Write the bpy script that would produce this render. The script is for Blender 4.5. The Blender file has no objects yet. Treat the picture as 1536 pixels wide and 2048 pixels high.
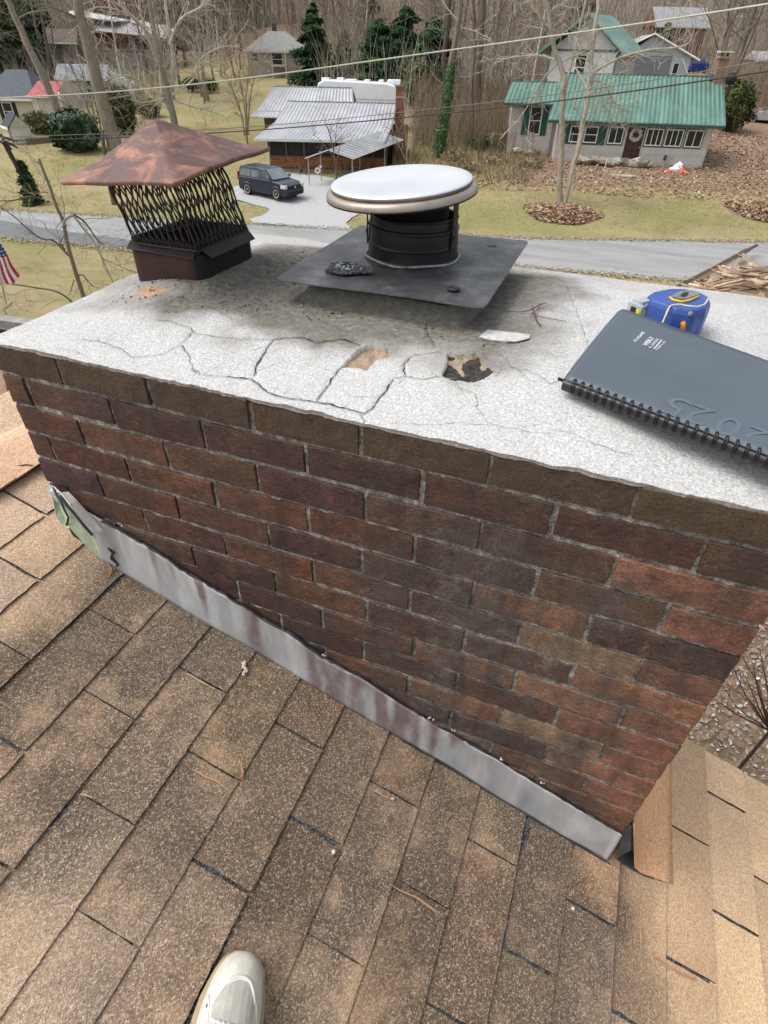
import bpy, bmesh, math, random
import numpy as np
from mathutils import Vector, Matrix, noise
from mathutils.geometry import delaunay_2d_cdt
R = math.radians
scene = bpy.context.scene
COL = scene.collection

# ------------------------------------------------------------------ camera
CAM = np.array([0.0, -0.71, 0.45])
ROT = np.array([[0.93046602, -0.24386566, 0.27342737],
                [0.36592367, 0.58139788, -0.72668863],
                [0.01824431, 0.77621263, 0.63020719]])
FPX = 1139.9
cd = bpy.data.cameras.new('camera'); cam = bpy.data.objects.new('camera', cd); COL.objects.link(cam)
cam.matrix_world = Matrix([[*ROT[0], CAM[0]], [*ROT[1], CAM[1]], [*ROT[2], CAM[2]], [0, 0, 0, 1]])
cd.sensor_fit = 'HORIZONTAL'; cd.sensor_width = 36.0; cd.lens = FPX / 1536 * 36.0
cd.clip_start = 0.02; cd.clip_end = 1500
scene.camera = cam

# ------------------------------------------------------------------ light: bright hazy overcast, veiled sun from the left
SUN_EL, SUN_AZ = 58.0, -112.0          # azimuth from +Y, clockwise positive towards +X
scene.world = bpy.data.worlds.new('World'); scene.world.use_nodes = True
wn = scene.world.node_tree.nodes; wl = scene.world.node_tree.links
for n in list(wn): wn.remove(n)
sky = wn.new('ShaderNodeTexSky'); sky.sky_type = 'NISHITA'; sky.sun_disc = False
sky.sun_elevation = R(SUN_EL); sky.sun_rotation = R(SUN_AZ); sky.air_density = 1.2; sky.dust_density = 4.0; sky.ozone_density = 0.6
bg = wn.new('ShaderNodeBackground'); bg.inputs[1].default_value = 0.15
hs = wn.new('ShaderNodeHueSaturation'); hs.inputs['Saturation'].default_value = 0.35
wo = wn.new('ShaderNodeOutputWorld')
wl.new(sky.outputs[0], hs.inputs['Color']); wl.new(hs.outputs[0], bg.inputs[0]); wl.new(bg.outputs[0], wo.inputs[0])
sd = bpy.data.lights.new('sun', 'SUN'); sd.energy = 1.0; sd.angle = R(38); sd.color = (1.0, 0.96, 0.90)
sun = bpy.data.objects.new('sun', sd); COL.objects.link(sun)
sv = Vector((math.sin(R(SUN_AZ)) * math.cos(R(SUN_EL)), math.cos(R(SUN_AZ)) * math.cos(R(SUN_EL)), math.sin(R(SUN_EL))))
sun.rotation_euler = sv.to_track_quat('Z', 'Y').to_euler()
vs = scene.view_settings; vs.view_transform = 'Standard'; vs.look = 'None'; vs.exposure = 0.56; vs.gamma = 1.0

# ------------------------------------------------------------------ geometry helpers
def ray(u, v):
    d = ROT @ np.array([u - 768.0, 1024.0 - v, -FPX]); return d / np.linalg.norm(d)
def rp(u, v, D):
    d = ray(u, v); return Vector(CAM + d * (D / math.hypot(d[0], d[1])))
QX = [-50, 4, 25, 27, 36.3, 60, 110, 160, 260, 420]
QZ = [-3.6, -3.6, -7.4, -7.55, -7.55, -5.95, -.5, 9, 32, 60]
def T(x, y):
    q = -.28 * x + .96 * y
    return float(np.interp(q, QX, QZ))
def hit(u, v, dz=0.0):
    d = ray(u, v); t = 3.0
    while t < 500:
        p = CAM + d * t
        if p[2] < T(p[0], p[1]) + dz: return Vector(p)
        t += .05 if t < 120 else .3
    return Vector(p)
def zpl(u, v, z):
    d = ray(u, v); return Vector(CAM + d * ((z - CAM[2]) / d[2]))
def ypl(u, v, y=0.0):
    d = ray(u, v); return Vector(CAM + d * ((y - CAM[1]) / d[1]))
RS, RZ = -0.378, -0.922            # roof plane z = RZ + RS*x
def rpl(u, v, h=0.0):
    d = ray(u, v); n = np.array([-RS, 0, 1.0]); t = (RZ + h * 1.069 - n @ CAM) / (n @ d); return Vector(CAM + d * t)

def tag(o, label=None, cat=None, group=None, kind=None):
    if label: o['label'] = label
    if cat: o['category'] = cat
    if group: o['group'] = group
    if kind: o['kind'] = kind
    return o
def empty(name, loc=(0, 0, 0), rz=0.0, label=None, cat=None, group=None, parent=None):
    o = bpy.data.objects.new(name, None); o.empty_display_size = .1; COL.objects.link(o)
    o.location = loc; o.rotation_euler = (0, 0, rz); o.parent = parent
    return tag(o, label, cat, group)
def copy_tree(o, parent=None):
    c = o.copy(); COL.objects.link(c); c.parent = parent
    for ch in [k for k in KIDS.get(o.name, [])]: copy_tree(ch, c)
    return c
KIDS = {}
class MB:
    def __init__(s): s.v = []; s.f = []; s.c = []; s.m = []; s.cc = (1, 1, 1); s.mi = 0
    def add(s, vs, fs, c=None):
        b = len(s.v); s.v.extend([tuple(q) for q in vs]); c = c or s.cc
        for f in fs: s.f.append(tuple(b + i for i in f)); s.c.append(c); s.m.append(s.mi)
    def box(s, lo, hi, c=None, M=None, taper=0):
        x0, y0, z0 = lo; x1, y1, z1 = hi
        P = [Vector(p) for p in ((x0, y0, z0), (x1, y0, z0), (x1, y1, z0), (x0, y1, z0), (x0, y0, z1), (x1, y0, z1), (x1, y1, z1), (x0, y1, z1))]
        if M is not None: P = [M @ p for p in P]
        s.add(P, [(0, 3, 2, 1), (4, 5, 6, 7), (0, 1, 5, 4), (1, 2, 6, 5), (2, 3, 7, 6), (3, 0, 4, 7)], c)
    def quad(s, a, b, c_, d, c=None): s.add([a, b, c_, d], [(0, 1, 2, 3)], c)
    def prism(s, pts, z0, z1, c=None, M=None):   # pts = xy outline ccw
        n = len(pts); P = [Vector((p[0], p[1], z0)) for p in pts] + [Vector((p[0], p[1], z1)) for p in pts]
        if M is not None: P = [M @ p for p in P]
        s.add(P, [tuple(range(n - 1, -1, -1)), tuple(range(n, 2 * n))] + [(i, (i + 1) % n, n + (i + 1) % n, n + i) for i in range(n)], c)
    def tube(s, pts, rad, n=6, c=None, caps=True):
        pts = [Vector(p) for p in pts]
        if not hasattr(rad, '__len__'): rad = [rad] * len(pts)
        rings = []; up = None
        for i, p in enumerate(pts):
            d = (pts[min(i + 1, len(pts) - 1)] - pts[max(i - 1, 0)])
            if d.length < 1e-9: d = Vector((0, 0, 1))
            d.normalize()
            if up is None: up = d.orthogonal().normalized()
            a = (up - d * up.dot(d))
            if a.length < 1e-6: a = d.orthogonal()
            a.normalize(); up = a; b = d.cross(a)
            rings.append([p + (a * math.cos(2 * math.pi * k / n) + b * math.sin(2 * math.pi * k / n)) * rad[i] for k in range(n)])
        vs = [q for r in rings for q in r]
        fs = [(i * n + k, i * n + (k + 1) % n, (i + 1) * n + (k + 1) % n, (i + 1) * n + k) for i in range(len(pts) - 1) for k in range(n)]
        if caps: fs += [tuple(range(n - 1, -1, -1)), tuple((len(pts) - 1) * n + k for k in range(n))]
        s.add(vs, fs, c)
    def lathe(s, prof, n=48, M=None, c=None, caps=True):   # prof = (r,z)
        vs = []
        for r, z in prof:
            for k in range(n): vs.append(Vector((r * math.cos(2 * math.pi * k / n), r * math.sin(2 * math.pi * k / n), z)))
        if M is not None: vs = [M @ q for q in vs]
        fs = [(i * n + k, i * n + (k + 1) % n, (i + 1) * n + (k + 1) % n, (i + 1) * n + k) for i in range(len(prof) - 1) for k in range(n)]
        if caps: fs += [tuple(range(n - 1, -1, -1)), tuple((len(prof) - 1) * n + k for k in range(n))]
        s.add(vs, fs, c)
    def build(s, name, mats, parent=None, smooth=False, attrs=None, sub=None):
        me = bpy.data.meshes.new(name); me.from_pydata(s.v, [], s.f); me.update()
        if not isinstance(mats, (list, tuple)): mats = [mats]
        for m in mats: me.materials.append(m)
        if len(mats) > 1: me.polygons.foreach_set('material_index', s.m)
        a = me.attributes.new('col', 'FLOAT_COLOR', 'FACE')
        arr = np.ones((len(s.f), 4), np.float32); arr[:, :3] = np.array(s.c, np.float32).reshape(-1, 3) if s.c else 1
        a.data.foreach_set('color', arr.ravel())
        if attrs:
            for k, val in attrs.items():
                t = me.attributes.new(k, 'FLOAT', 'POINT'); t.data.foreach_set('value', np.asarray(val, np.float32))
        if smooth: me.polygons.foreach_set('use_smooth', [True] * len(s.f))
        o = bpy.data.objects.new(name, me); COL.objects.link(o)
        if parent is not None: o.parent = parent; KIDS.setdefault(parent.name, []).append(o)
        return o
def bevel(o, w=.004, seg=2, angle=35):
    m = o.modifiers.new('bevel', 'BEVEL'); m.width = w; m.segments = seg; m.limit_method = 'ANGLE'; m.angle_limit = R(angle); return o
def fr(p0, yaw): return Matrix.Translation(p0) @ Matrix.Rotation(yaw, 4, 'Z')
def rc(a, b, t): return tuple(a[i] + (b[i] - a[i]) * t for i in range(3))
def vary(c, k=.12, rnd=random):
    f = 1 + rnd.uniform(-k, k); return tuple(max(0, x * f * (1 + rnd.uniform(-k, k) * .3)) for x in c)

# ------------------------------------------------------------------ material helpers
def newmat(name):
    m = bpy.data.materials.new(name); m.use_nodes = True; nt = m.node_tree
    for n in list(nt.nodes): nt.nodes.remove(n)
    out = nt.nodes.new('ShaderNodeOutputMaterial'); b = nt.nodes.new('ShaderNodeBsdfPrincipled'); nt.links.new(b.outputs[0], out.inputs[0])
    return m, nt, b
class NT:
    def __init__(s, name): s.m, s.t, s.b = newmat(name); s.N = s.t.nodes; s.L = s.t.links; s.tc = None
    def co(s, kind='Object'):
        if s.tc is None: s.tc = s.N.new('ShaderNodeTexCoord')
        return s.tc.outputs[kind]
    def mapping(s, sc, kind='Object'):
        mp = s.N.new('ShaderNodeMapping'); mp.inputs['Scale'].default_value = sc; s.L.new(s.co(kind), mp.inputs[0]); return mp.outputs[0]
    def noise(s, scale, detail=4, rough=.6, dist=0, vec=None):
        n = s.N.new('ShaderNodeTexNoise'); n.inputs['Scale'].default_value = scale; n.inputs['Detail'].default_value = detail
        n.inputs['Roughness'].default_value = rough; n.inputs['Distortion'].default_value = dist
        s.L.new(vec if vec is not None else s.co(), n.inputs['Vector']); return n.outputs['Fac']
    def voro(s, scale, feature='F1', out='Distance', vec=None):
        n = s.N.new('ShaderNodeTexVoronoi'); n.feature = feature; n.inputs['Scale'].default_value = scale
        s.L.new(vec if vec is not None else s.co(), n.inputs['Vector']); return n.outputs[out]
    def ramp(s, fac, stops):
        n = s.N.new('ShaderNodeValToRGB'); e = n.color_ramp.elements
        cv = lambda c: (*c, 1) if hasattr(c, '__len__') else (c, c, c, 1)
        e[0].position = stops[0][0]; e[0].color = cv(stops[0][1]); e[1].position = stops[-1][0]; e[1].color = cv(stops[-1][1])
        for p, c in stops[1:-1]: q = e.new(p); q.color = cv(c)
        s.L.new(fac, n.inputs[0]); return n.outputs[0]
    def mix(s, fac, a, b, mode='MIX'):
        n = s.N.new('ShaderNodeMix'); n.data_type = 'RGBA'; n.blend_type = mode
        for sock, val in ((n.inputs[0], fac), (n.inputs[6], a), (n.inputs[7], b)):
            if isinstance(val, (int, float)): sock.default_value = val
            elif isinstance(val, tuple): sock.default_value = (*val, 1)
            else: s.L.new(val, sock)
        return n.outputs[2]
    def attr(s, name, out='Fac'):
        n = s.N.new('ShaderNodeAttribute'); n.attribute_name = name; return n.outputs[out]
    def math(s, op, a, b=0.0):
        n = s.N.new('ShaderNodeMath'); n.operation = op
        for i, val in enumerate((a, b)):
            if isinstance(val, (int, float)): n.inputs[i].default_value = val
            else: s.L.new(val, n.inputs[i])
        return n.outputs[0]
    def bump(s, h, strength=.5, dist=.01, prev=None):
        n = s.N.new('ShaderNodeBump'); n.inputs['Strength'].default_value = strength; n.inputs['Distance'].default_value = dist
        s.L.new(h, n.inputs['Height'])
        if prev is not None: s.L.new(prev, n.inputs['Normal'])
        return n.outputs[0]
    def fin(s, col=None, rough=.8, metal=0, nrm=None, spec=.3):
        i = s.b.inputs
        if col is not None:
            if isinstance(col, tuple): i['Base Color'].default_value = (*col, 1)
            else: s.L.new(col, i['Base Color'])
        if isinstance(rough, (int, float)): i['Roughness'].default_value = rough
        else: s.L.new(rough, i['Roughness'])
        if isinstance(metal, (int, float)): i['Metallic'].default_value = metal
        else: s.L.new(metal, i['Metallic'])
        i['Specular IOR Level'].default_value = spec
        if nrm is not None: s.L.new(nrm, i['Normal'])
        return s.m
def M(name, c, c2=None, scale=8, rough=.75, bump=.0, bscale=40, bdist=.01, metal=0, spec=.3, stretch=None, attr=True, lo=.35, hi=.65):
    n = NT(name); vec = n.mapping(stretch) if stretch else None
    c2 = c2 or tuple(x * .75 for x in c)
    col = n.ramp(n.noise(scale, 5, .65, vec=vec), [(lo, c2), (hi, c)])
    if attr: col = n.mix(1.0, col, n.attr('col', 'Color'), 'MULTIPLY')
    nr = n.bump(n.noise(bscale, 5, .7, vec=vec), bump, bdist) if bump else None
    return n.fin(col, rough, metal, nr, spec)
white = (1, 1, 1)
# ================================================================== THE LAND
def polyin(x, y, poly):
    n = len(poly); c = False; j = n - 1
    for i in range(n):
        xi, yi = poly[i][0], poly[i][1]; xj, yj = poly[j][0], poly[j][1]
        if (yi > y) != (yj > y) and x < (xj - xi) * (y - yi) / (yj - yi + 1e-12) + xi: c = not c
        j = i
    return c
def sstep(a, b, x):
    t = min(1, max(0, (x - a) / (b - a))); return t * t * (3 - 2 * t)
# --- ground sheet
xs = np.concatenate([np.arange(-230, -70, 3.0), np.arange(-70, 24, .8), np.arange(24, 190, 3.0)])
ys = np.concatenate([np.arange(-14, 18, .5), np.arange(18, 75, .7), np.arange(75, 330, 2.2)])
gm = MB(); leafA = []; mossA = []
for y in ys:
    for x in xs:
        q = -.28 * x + .96 * y
        n1 = noise.noise(Vector((x * .09, y * .09, 0))); n2 = noise.noise(Vector((x * .35, y * .35, 3)))
        z = T(x, y) + (n1 * .35 + n2 * .05) * sstep(60, 85, q) + n2 * .03
        if q > 100: z += n1 * 2.0
        gm.v.append((x, y, z))
        right = sstep(-14, -6, x + 3 * n1)
        leaf = max(sstep(44.5, 47.5, q + 2 * n1) * right, sstep(62, 70, q + 6 * n1) * sstep(-32, -25, x + 8 * n2), sstep(96, 112, q + 10 * n1))
        leaf = max(leaf, 1 - sstep(3, 9, q + n2 * 3), .75 * sstep(.1, .5, noise.noise(Vector((x * .12, y * .25, 9)))) * sstep(10, 26, q) * (1 - sstep(26, 28, q)))
        leafA.append(leaf); mossA.append(.5 + .5 * noise.noise(Vector((x * .07, y * .16, 21))))
nx, ny = len(xs), len(ys)
gm.f = [(j * nx + i, j * nx + i + 1, (j + 1) * nx + i + 1, (j + 1) * nx + i) for j in range(ny - 1) for i in range(nx - 1)]
gm.c = [white] * len(gm.f); gm.m = [0] * len(gm.f)
n = NT('lawn_and_leaf_litter')
g1 = n.ramp(n.noise(.9, 6, .7), [(.3, (.19, .175, .070)), (.5, (.32, .28, .125)), (.72, (.46, .385, .20))])
g2 = n.ramp(n.noise(3.0, 5, .75), [(.35, (.19, .18, .075)), (.65, (.44, .37, .20))])
grass = n.mix(.5, g1, g2); grass = n.mix(n.ramp(n.noise(.22, 7, .75), [(.40, 0.0), (.58, .8)]), grass, (.50, .40, .235)); grass = n.mix(n.ramp(n.noise(9, 4, .8), [(.3, .45), (.6, 0.0)]), grass, (.16, .14, .06))
grass = n.mix(n.ramp(n.attr('green'), [(.40, 0.0), (.80, .65)]), grass, (.24, .255, .095))
l1 = n.ramp(n.noise(7, 6, .8), [(.3, (.14, .098, .068)), (.5, (.27, .19, .132)), (.7, (.43, .32, .23))])
l2 = n.ramp(n.voro(26, out='Color'), [(.2, (.17, .115, .08)), (.6, (.32, .22, .15)), (.9, (.48, .37, .27))])
leaf = n.mix(.5, l1, l2)
fac = n.ramp(n.math('ADD', n.attr('leaf'), n.math('MULTIPLY', n.math('SUBTRACT', n.noise(1.3, 5, .7), .5), .9)), [(.4, 0.0), (.62, 1.0)])
mg = n.fin(n.mix(fac, grass, leaf), .95, 0, n.bump(n.noise(6, 6, .8), .8, .15), .1)
tag(gm.build('ground', mg, smooth=True, attrs={'leaf': leafA, 'green': mossA}), kind='structure')

# --- sheets laid on the ground
def sheet(name, poly, mat, dz, step=.5, kind='structure', jit=.12, seed=1, **kw):
    rnd = random.Random(seed); P = []
    for i, a in enumerate(poly):
        b = poly[(i + 1) % len(poly)]; L = math.hypot(b[0] - a[0], b[1] - a[1]); k = max(1, int(L / step))
        for t in range(k):
            s_ = t / k; P.append(Vector((a[0] + (b[0] - a[0]) * s_ + rnd.uniform(-jit, jit), a[1] + (b[1] - a[1]) * s_ + rnd.uniform(-jit, jit))))
    nb = len(P); E = [(i, (i + 1) % nb) for i in range(nb)]
    x0 = min(p.x for p in P); x1 = max(p.x for p in P); y0 = min(p.y for p in P); y1 = max(p.y for p in P); st = step * 1.6
    bp = [(p.x, p.y) for p in P]
    for gx in np.arange(x0, x1, st):
        for gy in np.arange(y0, y1, st):
            if polyin(gx, gy, bp): P.append(Vector((gx, gy)))
    V, _, F, _, _, _ = delaunay_2d_cdt(P, E, [tuple(range(nb))], 1, 1e-4)
    mb = MB(); mb.add([(p.x, p.y, T(p.x, p.y) + dz) for p in V], [tuple(f) for f in F])
    for i, f in enumerate(mb.f):
        a, b, c = [Vector(mb.v[k]) for k in f[:3]]
        if (b - a).cross(c - a).z < 0: mb.f[i] = f[::-1]
    o = mb.build(name, mat, smooth=True); return tag(o, kind=kind, **kw)
near = [(-150, 40), (-80, 26)] + [tuple(hit(*p)[:2]) for p in [(-60, 473), (0, 478), (254, 501), (640, 517), (1020, 533), (1349, 563)]] + [(14, 35.5), (30, 43), (60, 56)]
far = [(60, 66), (30, 51)] + [tuple(hit(*p)[:2]) for p in [(1536, 485), (1300, 482), (1059, 478), (677, 458), (480, 448), (237, 434), (0, 420), (-60, 414)]] + [(-80, 36), (-150, 52)]
n = NT('worn_asphalt')
a1 = n.ramp(n.noise(.5, 6, .6, vec=n.mapping((.35, 2.2, 1))), [(.35, (.25, .255, .255)), (.65, (.36, .36, .355))])
a2 = n.ramp(n.noise(60, 4, .8), [(.3, .75), (.7, 1.15)])
a1 = n.mix(n.ramp(n.noise(1.6, 7, .8, vec=n.mapping((.6, 1.6, 1))), [(.5, 0.0), (.72, .55)]), a1, (.42, .41, .39))
mroad = n.fin(n.mix(1, a1, a2, 'MULTIPLY'), .85, 0, n.bump(n.noise(50, 3), .3, .02), .25)
road_poly = near + far
sheet('road', road_poly, mroad, .03, 1.2, jit=.10)
# darker newer strip on the near side of the road, left
n = NT('newer_asphalt')
mroad2 = n.fin(n.ramp(n.noise(1.2, 5, .6), [(.3, (.135, .145, .155)), (.7, (.175, .185, .19))]), .8, 0, n.bump(n.noise(60, 3), .25, .02), .25)
sp = [hit(*p) for p in [(-40, 435), (120, 462), (240, 478), (420, 505), (420, 560), (254, 502), (0, 477), (-60, 470)]]
sheet('road_patch', [(p.x, p.y) for p in sp], mroad2, .036, .8, jit=.05)
# gravel driveway
n = NT('pale_gravel')
gv = n.ramp(n.noise(5, 6, .8), [(.3, (.36, .365, .37)), (.7, (.56, .56, .56))])
gv = n.mix(.45, gv, n.voro(22, out='Color'), 'MULTIPLY'); gv = n.mix(.35, gv, (.55, .56, .57))
mgravel = n.fin(gv, .95, 0, n.bump(n.voro(22), .6, .03), .1)
gp = [hit(*p) for p in [(468, 376), (500, 362), (560, 345), (640, 352), (720, 372), (760, 400), (720, 425), (690, 447), (700, 460), (640, 459), (505, 447), (498, 440), (528, 433), (536, 420), (505, 408), (470, 400)]]
sheet('driveway', [(p.x, p.y) for p in gp], mgravel, .05, .5, jit=.12)
# bare brown verge strips along the road
mverge = M('bare_verge', (.36, .27, .17), (.22, .16, .10), 3, .95, .5, 30, .05)
vp = [(p[0], p[1] - .05) for p in far[1:6]]
vp += [(p[0], p[1] + .55) for p in reversed(vp)]
sheet('verge', vp, mverge, .045, .6, jit=.12)
# leaf litter cards
def leaf_cards(name, pts_fn, N, size, cols, seed, lift=.05, label=None, kind='stuff', spread=.6):
    rnd = random.Random(seed); mb = MB()
    for i in range(N):
        x, y, zb = pts_fn(rnd)
        if x is None: continue
        s_ = size * rnd.uniform(.5, 1.3); a = rnd.uniform(0, 6.28); tx = rnd.uniform(-spread, spread); ty = rnd.uniform(-spread, spread)
        dx = Vector((math.cos(a), math.sin(a), tx)) * s_; dy = Vector((-math.sin(a), math.cos(a), ty)) * s_ * .6
        c = Vector((x, y, zb + lift * rnd.uniform(.4, 1.4)))
        mb.add([c - dx, c - dy, c + dx, c + dy + Vector((0, 0, s_ * .3))], [(0, 1, 2, 3)], vary(rnd.choice(cols), .25, rnd))
    return mb
mleaf = M('dry_leaves', (1, 1, 1), (.8, .8, .8), 20, .9, spec=.1)
LC = [(.36, .23, .15), (.48, .33, .22), (.26, .165, .11), (.42, .275, .175), (.54, .42, .31)]
def right_yard(rnd):
    x = rnd.uniform(-15, 34); y = rnd.uniform(41, 72); q = -.28 * x + .96 * y
    w = 45.4 + 2.2 * noise.noise(Vector((x * .09, y * .09, 0))) - 1
    if q < w or (x < -12 and rnd.random() < .5): return None, None, None
    return x, y, T(x, y)
tag(leaf_cards('fallen_leaves', right_yard, 34000, .10, LC, 5).build('fallen_leaves', mleaf), kind='stuff')
def pile(cx, cy, rx, ry, N, seed, label):
    def f(rnd):
        a = rnd.uniform(0, 6.28); r = math.sqrt(rnd.random()); x = cx + math.cos(a) * r * rx * (1 + .15 * math.sin(3 * a)); y = cy + math.sin(a) * r * ry
        return x, y, T(x, y) + .30 * (1 - r * r)
    mb = leaf_cards('x', f, N, .12, LC, seed)
    m2 = []; K = 28
    base = [(cx + math.cos(2 * math.pi * k / K) * rx, cy + math.sin(2 * math.pi * k / K) * ry) for k in range(K)]
    vs_ = [(x, y, T(x, y) - .02) for x, y in base] + [(cx + (x - cx) * .55, cy + (y - cy) * .55, T(x, y) + .2) for x, y in base] + [(cx, cy, T(cx, cy) + .28)]
    mb.add(vs_, [(k, (k + 1) % K, K + (k + 1) % K, K + k) for k in range(K)] + [(K + k, K + (k + 1) % K, 2 * K) for k in range(K)], (.25, .17, .11))
    tag(mb.build('leaf_pile', mleaf), label, 'leaf pile', None, 'stuff')
h = hit(1122, 428); pile(h.x, h.y, 2.35, 2.2, 3600, 7, 'round bed of raked brown leaves at the foot of the twin trunk tree')
h = hit(1545, 425); pile(h.x, h.y, 2.8, 2.6, 3600, 8, 'bed of raked brown leaves on the lawn at the right edge')
def lawn(rnd):
    x = rnd.uniform(-52, 22); q = rnd.uniform(36.8, 62 if x < -26 else 47.5); y = (q + .28 * x) / .96
    if polyin(x, y, [(p.x, p.y) for p in gp]): return None, None
    return x, y
def edge_pts(line, w):
    def f(rnd):
        i = rnd.randrange(2, len(line) - 3); t = rnd.random(); a, b = line[i], line[i + 1]; x = a[0] + (b[0] - a[0]) * t; y = a[1] + (b[1] - a[1]) * t + rnd.gauss(0, w)
        return x, y, T(x, y) + .03
    return f
EC = [(.42, .34, .23), (.34, .30, .17), (.30, .24, .16), (.48, .44, .36)]
tag(leaf_cards('x', edge_pts(far, .22), 5200, .06, EC, 61, .02, spread=.25).build('roadside_debris', mleaf), kind='stuff')
tag(leaf_cards('x', edge_pts(near, .28), 6500, .06, EC, 62, .02, spread=.25).build('roadside_debris', mleaf), kind='stuff')
# near ground beside the house: pale leaf and chip litter
def near_right(rnd):
    return (lambda x, y: (x, y, T(x, y)))(rnd.uniform(.3, 7.5), rnd.uniform(.4, 9.0))
NC = [(.36, .33, .29), (.46, .43, .39), (.30, .26, .21), (.42, .31, .22), (.50, .48, .44), (.24, .19, .15), (.38, .25, .17), (.30, .22, .16)]
tag(leaf_cards('ground_litter', near_right, 52000, .019, NC, 9, .02).build('ground_litter', mleaf), kind='stuff')
def near_left(rnd):
    return (lambda x, y: (x, y, T(x, y)))(rnd.uniform(-12.0, -5.0), rnd.uniform(1.5, 7.5))
tag(leaf_cards('stone_chippings', near_left, 9000, .05, [(.60, .59, .56), (.70, .69, .66), (.48, .46, .42), (.55, .50, .43)], 10, .02).build('stone_chippings', mleaf), kind='stuff')
# dead grass tufts and twig litter in the strip by the green house
def brush(name, N, fn, hmin, hmax, wid, cols, seed, lean=.35, bend=.3):
    rnd = random.Random(seed); mb = MB()
    for i in range(N):
        x, y = fn(rnd)
        if x is None: continue
        z = T(x, y) - .1; L = rnd.uniform(hmin, hmax); w_ = wid * rnd.uniform(.5, 1.5)
        a = rnd.uniform(0, 6.28); lx = rnd.gauss(0, lean); ly = rnd.gauss(0, lean)
        p0 = Vector((x, y, z)); p1 = p0 + Vector((lx * .5, ly * .5, 1)).normalized() * L * .55
        p2 = p1 + Vector((lx + rnd.gauss(0, bend), ly + rnd.gauss(0, bend), 1)).normalized() * L * .45
        mb.tube([p0, p1, p2], [w_, w_ * .7, w_ * .15], 3, vary(rnd.choice(cols), .25, rnd), caps=False)
    return tag(mb.build(name, mtwig), kind='stuff')
mtwig = M('twig_bark', (1, 1, 1), (.7, .7, .7), 3, .9, spec=.1)
def strip(rnd):
    x = rnd.uniform(-24, -7.3); q = rnd.uniform(46.5, 56) ; y = (q + .28 * x) / .96
    return x, y
brush('grass_tufts', 30000, lawn, .13, .24, .016, [(.30, .29, .12), (.42, .36, .18), (.22, .22, .09), (.52, .44, .26), (.36, .31, .15)], 63, .5, .5)
brush('dry_weeds', 3600, strip, .25, 1.0, .022, [(.34, .26, .16), (.24, .19, .12), (.42, .33, .2), (.14, .16, .08)], 3)
# ================================================================== THE CHIMNEY
XL, XR, YD = -1.094, .328, .915
PITCH, CH = .2072, .0677
chimney = empty('brick_chimney', (0, 0, 0), 0, 'wide dark red brick chimney with a cracked whitewashed top', 'chimney')
rb = random.Random(11)
PAL = [(.118, .055, .041), (.100, .048, .038), (.080, .044, .042), (.108, .065, .044), (.132, .066, .044), (.088, .054, .045), (.145, .070, .044), (.092, .047, .038)]
ORG = [(.34, .155, .092), (.38, .19, .11), (.27, .125, .082), (.38, .25, .14), (.23, .115, .078)]
bk = MB()
def brick(u0, u1, z0, z1, pl, col, fine=True):
    # pl(u, z, out) -> point; out = outward offset
    nu, nz = (max(3, int((u1 - u0) / .0085)), 8) if fine else (1, 1)
    du = rb.uniform(-.0012, .0012); off = rb.uniform(-.0012, .0018); sd_ = rb.uniform(0, 99); tl = rb.uniform(-.0015, .0015)
    vs = []
    if not fine:
        a = [pl(u0, z0, off), pl(u1, z0, off), pl(u1, z1, off), pl(u0, z1, off)]
        b = [pl(u0, z0, -.05), pl(u1, z0, -.05), pl(u1, z1, -.05), pl(u0, z1, -.05)]
        bk.add(a + b, [(0, 1, 2, 3), (4, 5, 1, 0), (5, 6, 2, 1), (6, 7, 3, 2), (7, 4, 0, 3)], col); return
    LU, LZ = u1 - u0, z1 - z0; eu, ez_ = .0016 / LU, .0016 / LZ
    SS = [0, eu] + [eu + (1 - 2 * eu) * k / nu for k in range(1, nu)] + [1 - eu, 1]; TT = [0, ez_] + [ez_ + (1 - 2 * ez_) * k / nz for k in range(1, nz)] + [1 - ez_, 1]; nu, nz = len(SS) - 1, len(TT) - 1
    for j in range(nz + 1):
        for i in range(nu + 1):
            s_, t_ = SS[i], TT[j]; u = u0 + (u1 - u0) * s_; z = z0 + (z1 - z0) * t_
            e = min(min(s_, 1 - s_) * (u1 - u0), min(t_, 1 - t_) * (z1 - z0))
            nn = noise.noise(Vector((u * 38, z * 38, sd_)))
            o = off + nn * .0016 + tl * (s_ - .5) * 2
            if e < .0005: o -= .0045 + .002 * abs(nn)
            elif e < .006: o -= .0004
            ce = noise.noise(Vector((u * 60, z * 60, sd_ + 7))) * .0022
            uu = u + (ce * .4 if 0 < s_ < 1 else -.0025 * (1 if s_ == 1 else -1) * abs(nn) * 1.2); zz = z + (ce * .4 if 0 < t_ < 1 else 0) + noise.noise(Vector((u * 25, sd_, 1))) * .0014
            vs.append(pl(uu, zz, o))
    b0 = len(vs); W = nu + 1
    fs = [(j * W + i, j * W + i + 1, (j + 1) * W + i + 1, (j + 1) * W + i) for j in range(nz) for i in range(nu)]
    ring = list(range(W)) + [j * W + nu for j in range(1, nz + 1)] + [nz * W + i for i in range(nu - 1, -1, -1)] + [j * W for j in range(nz - 1, 0, -1)]
    c = vs[:]
    for k in ring: vs.append(Vector(c[k]) + (pl(0, 0, -.03) - pl(0, 0, 0)))
    m_ = len(ring)
    for k in range(m_): fs.append((ring[(k + 1) % m_], ring[k], b0 + k, b0 + (k + 1) % m_))
    bk.add(vs, fs, col)
plF = lambda u, z, o: Vector((u, -o, z))
plB = lambda u, z, o: Vector((XL + XR - u, YD + o, z))
plL = lambda u, z, o: Vector((XL - o, YD - u, z))
plR = lambda u, z, o: Vector((XR + o, u, z))
NR = 50
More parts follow.
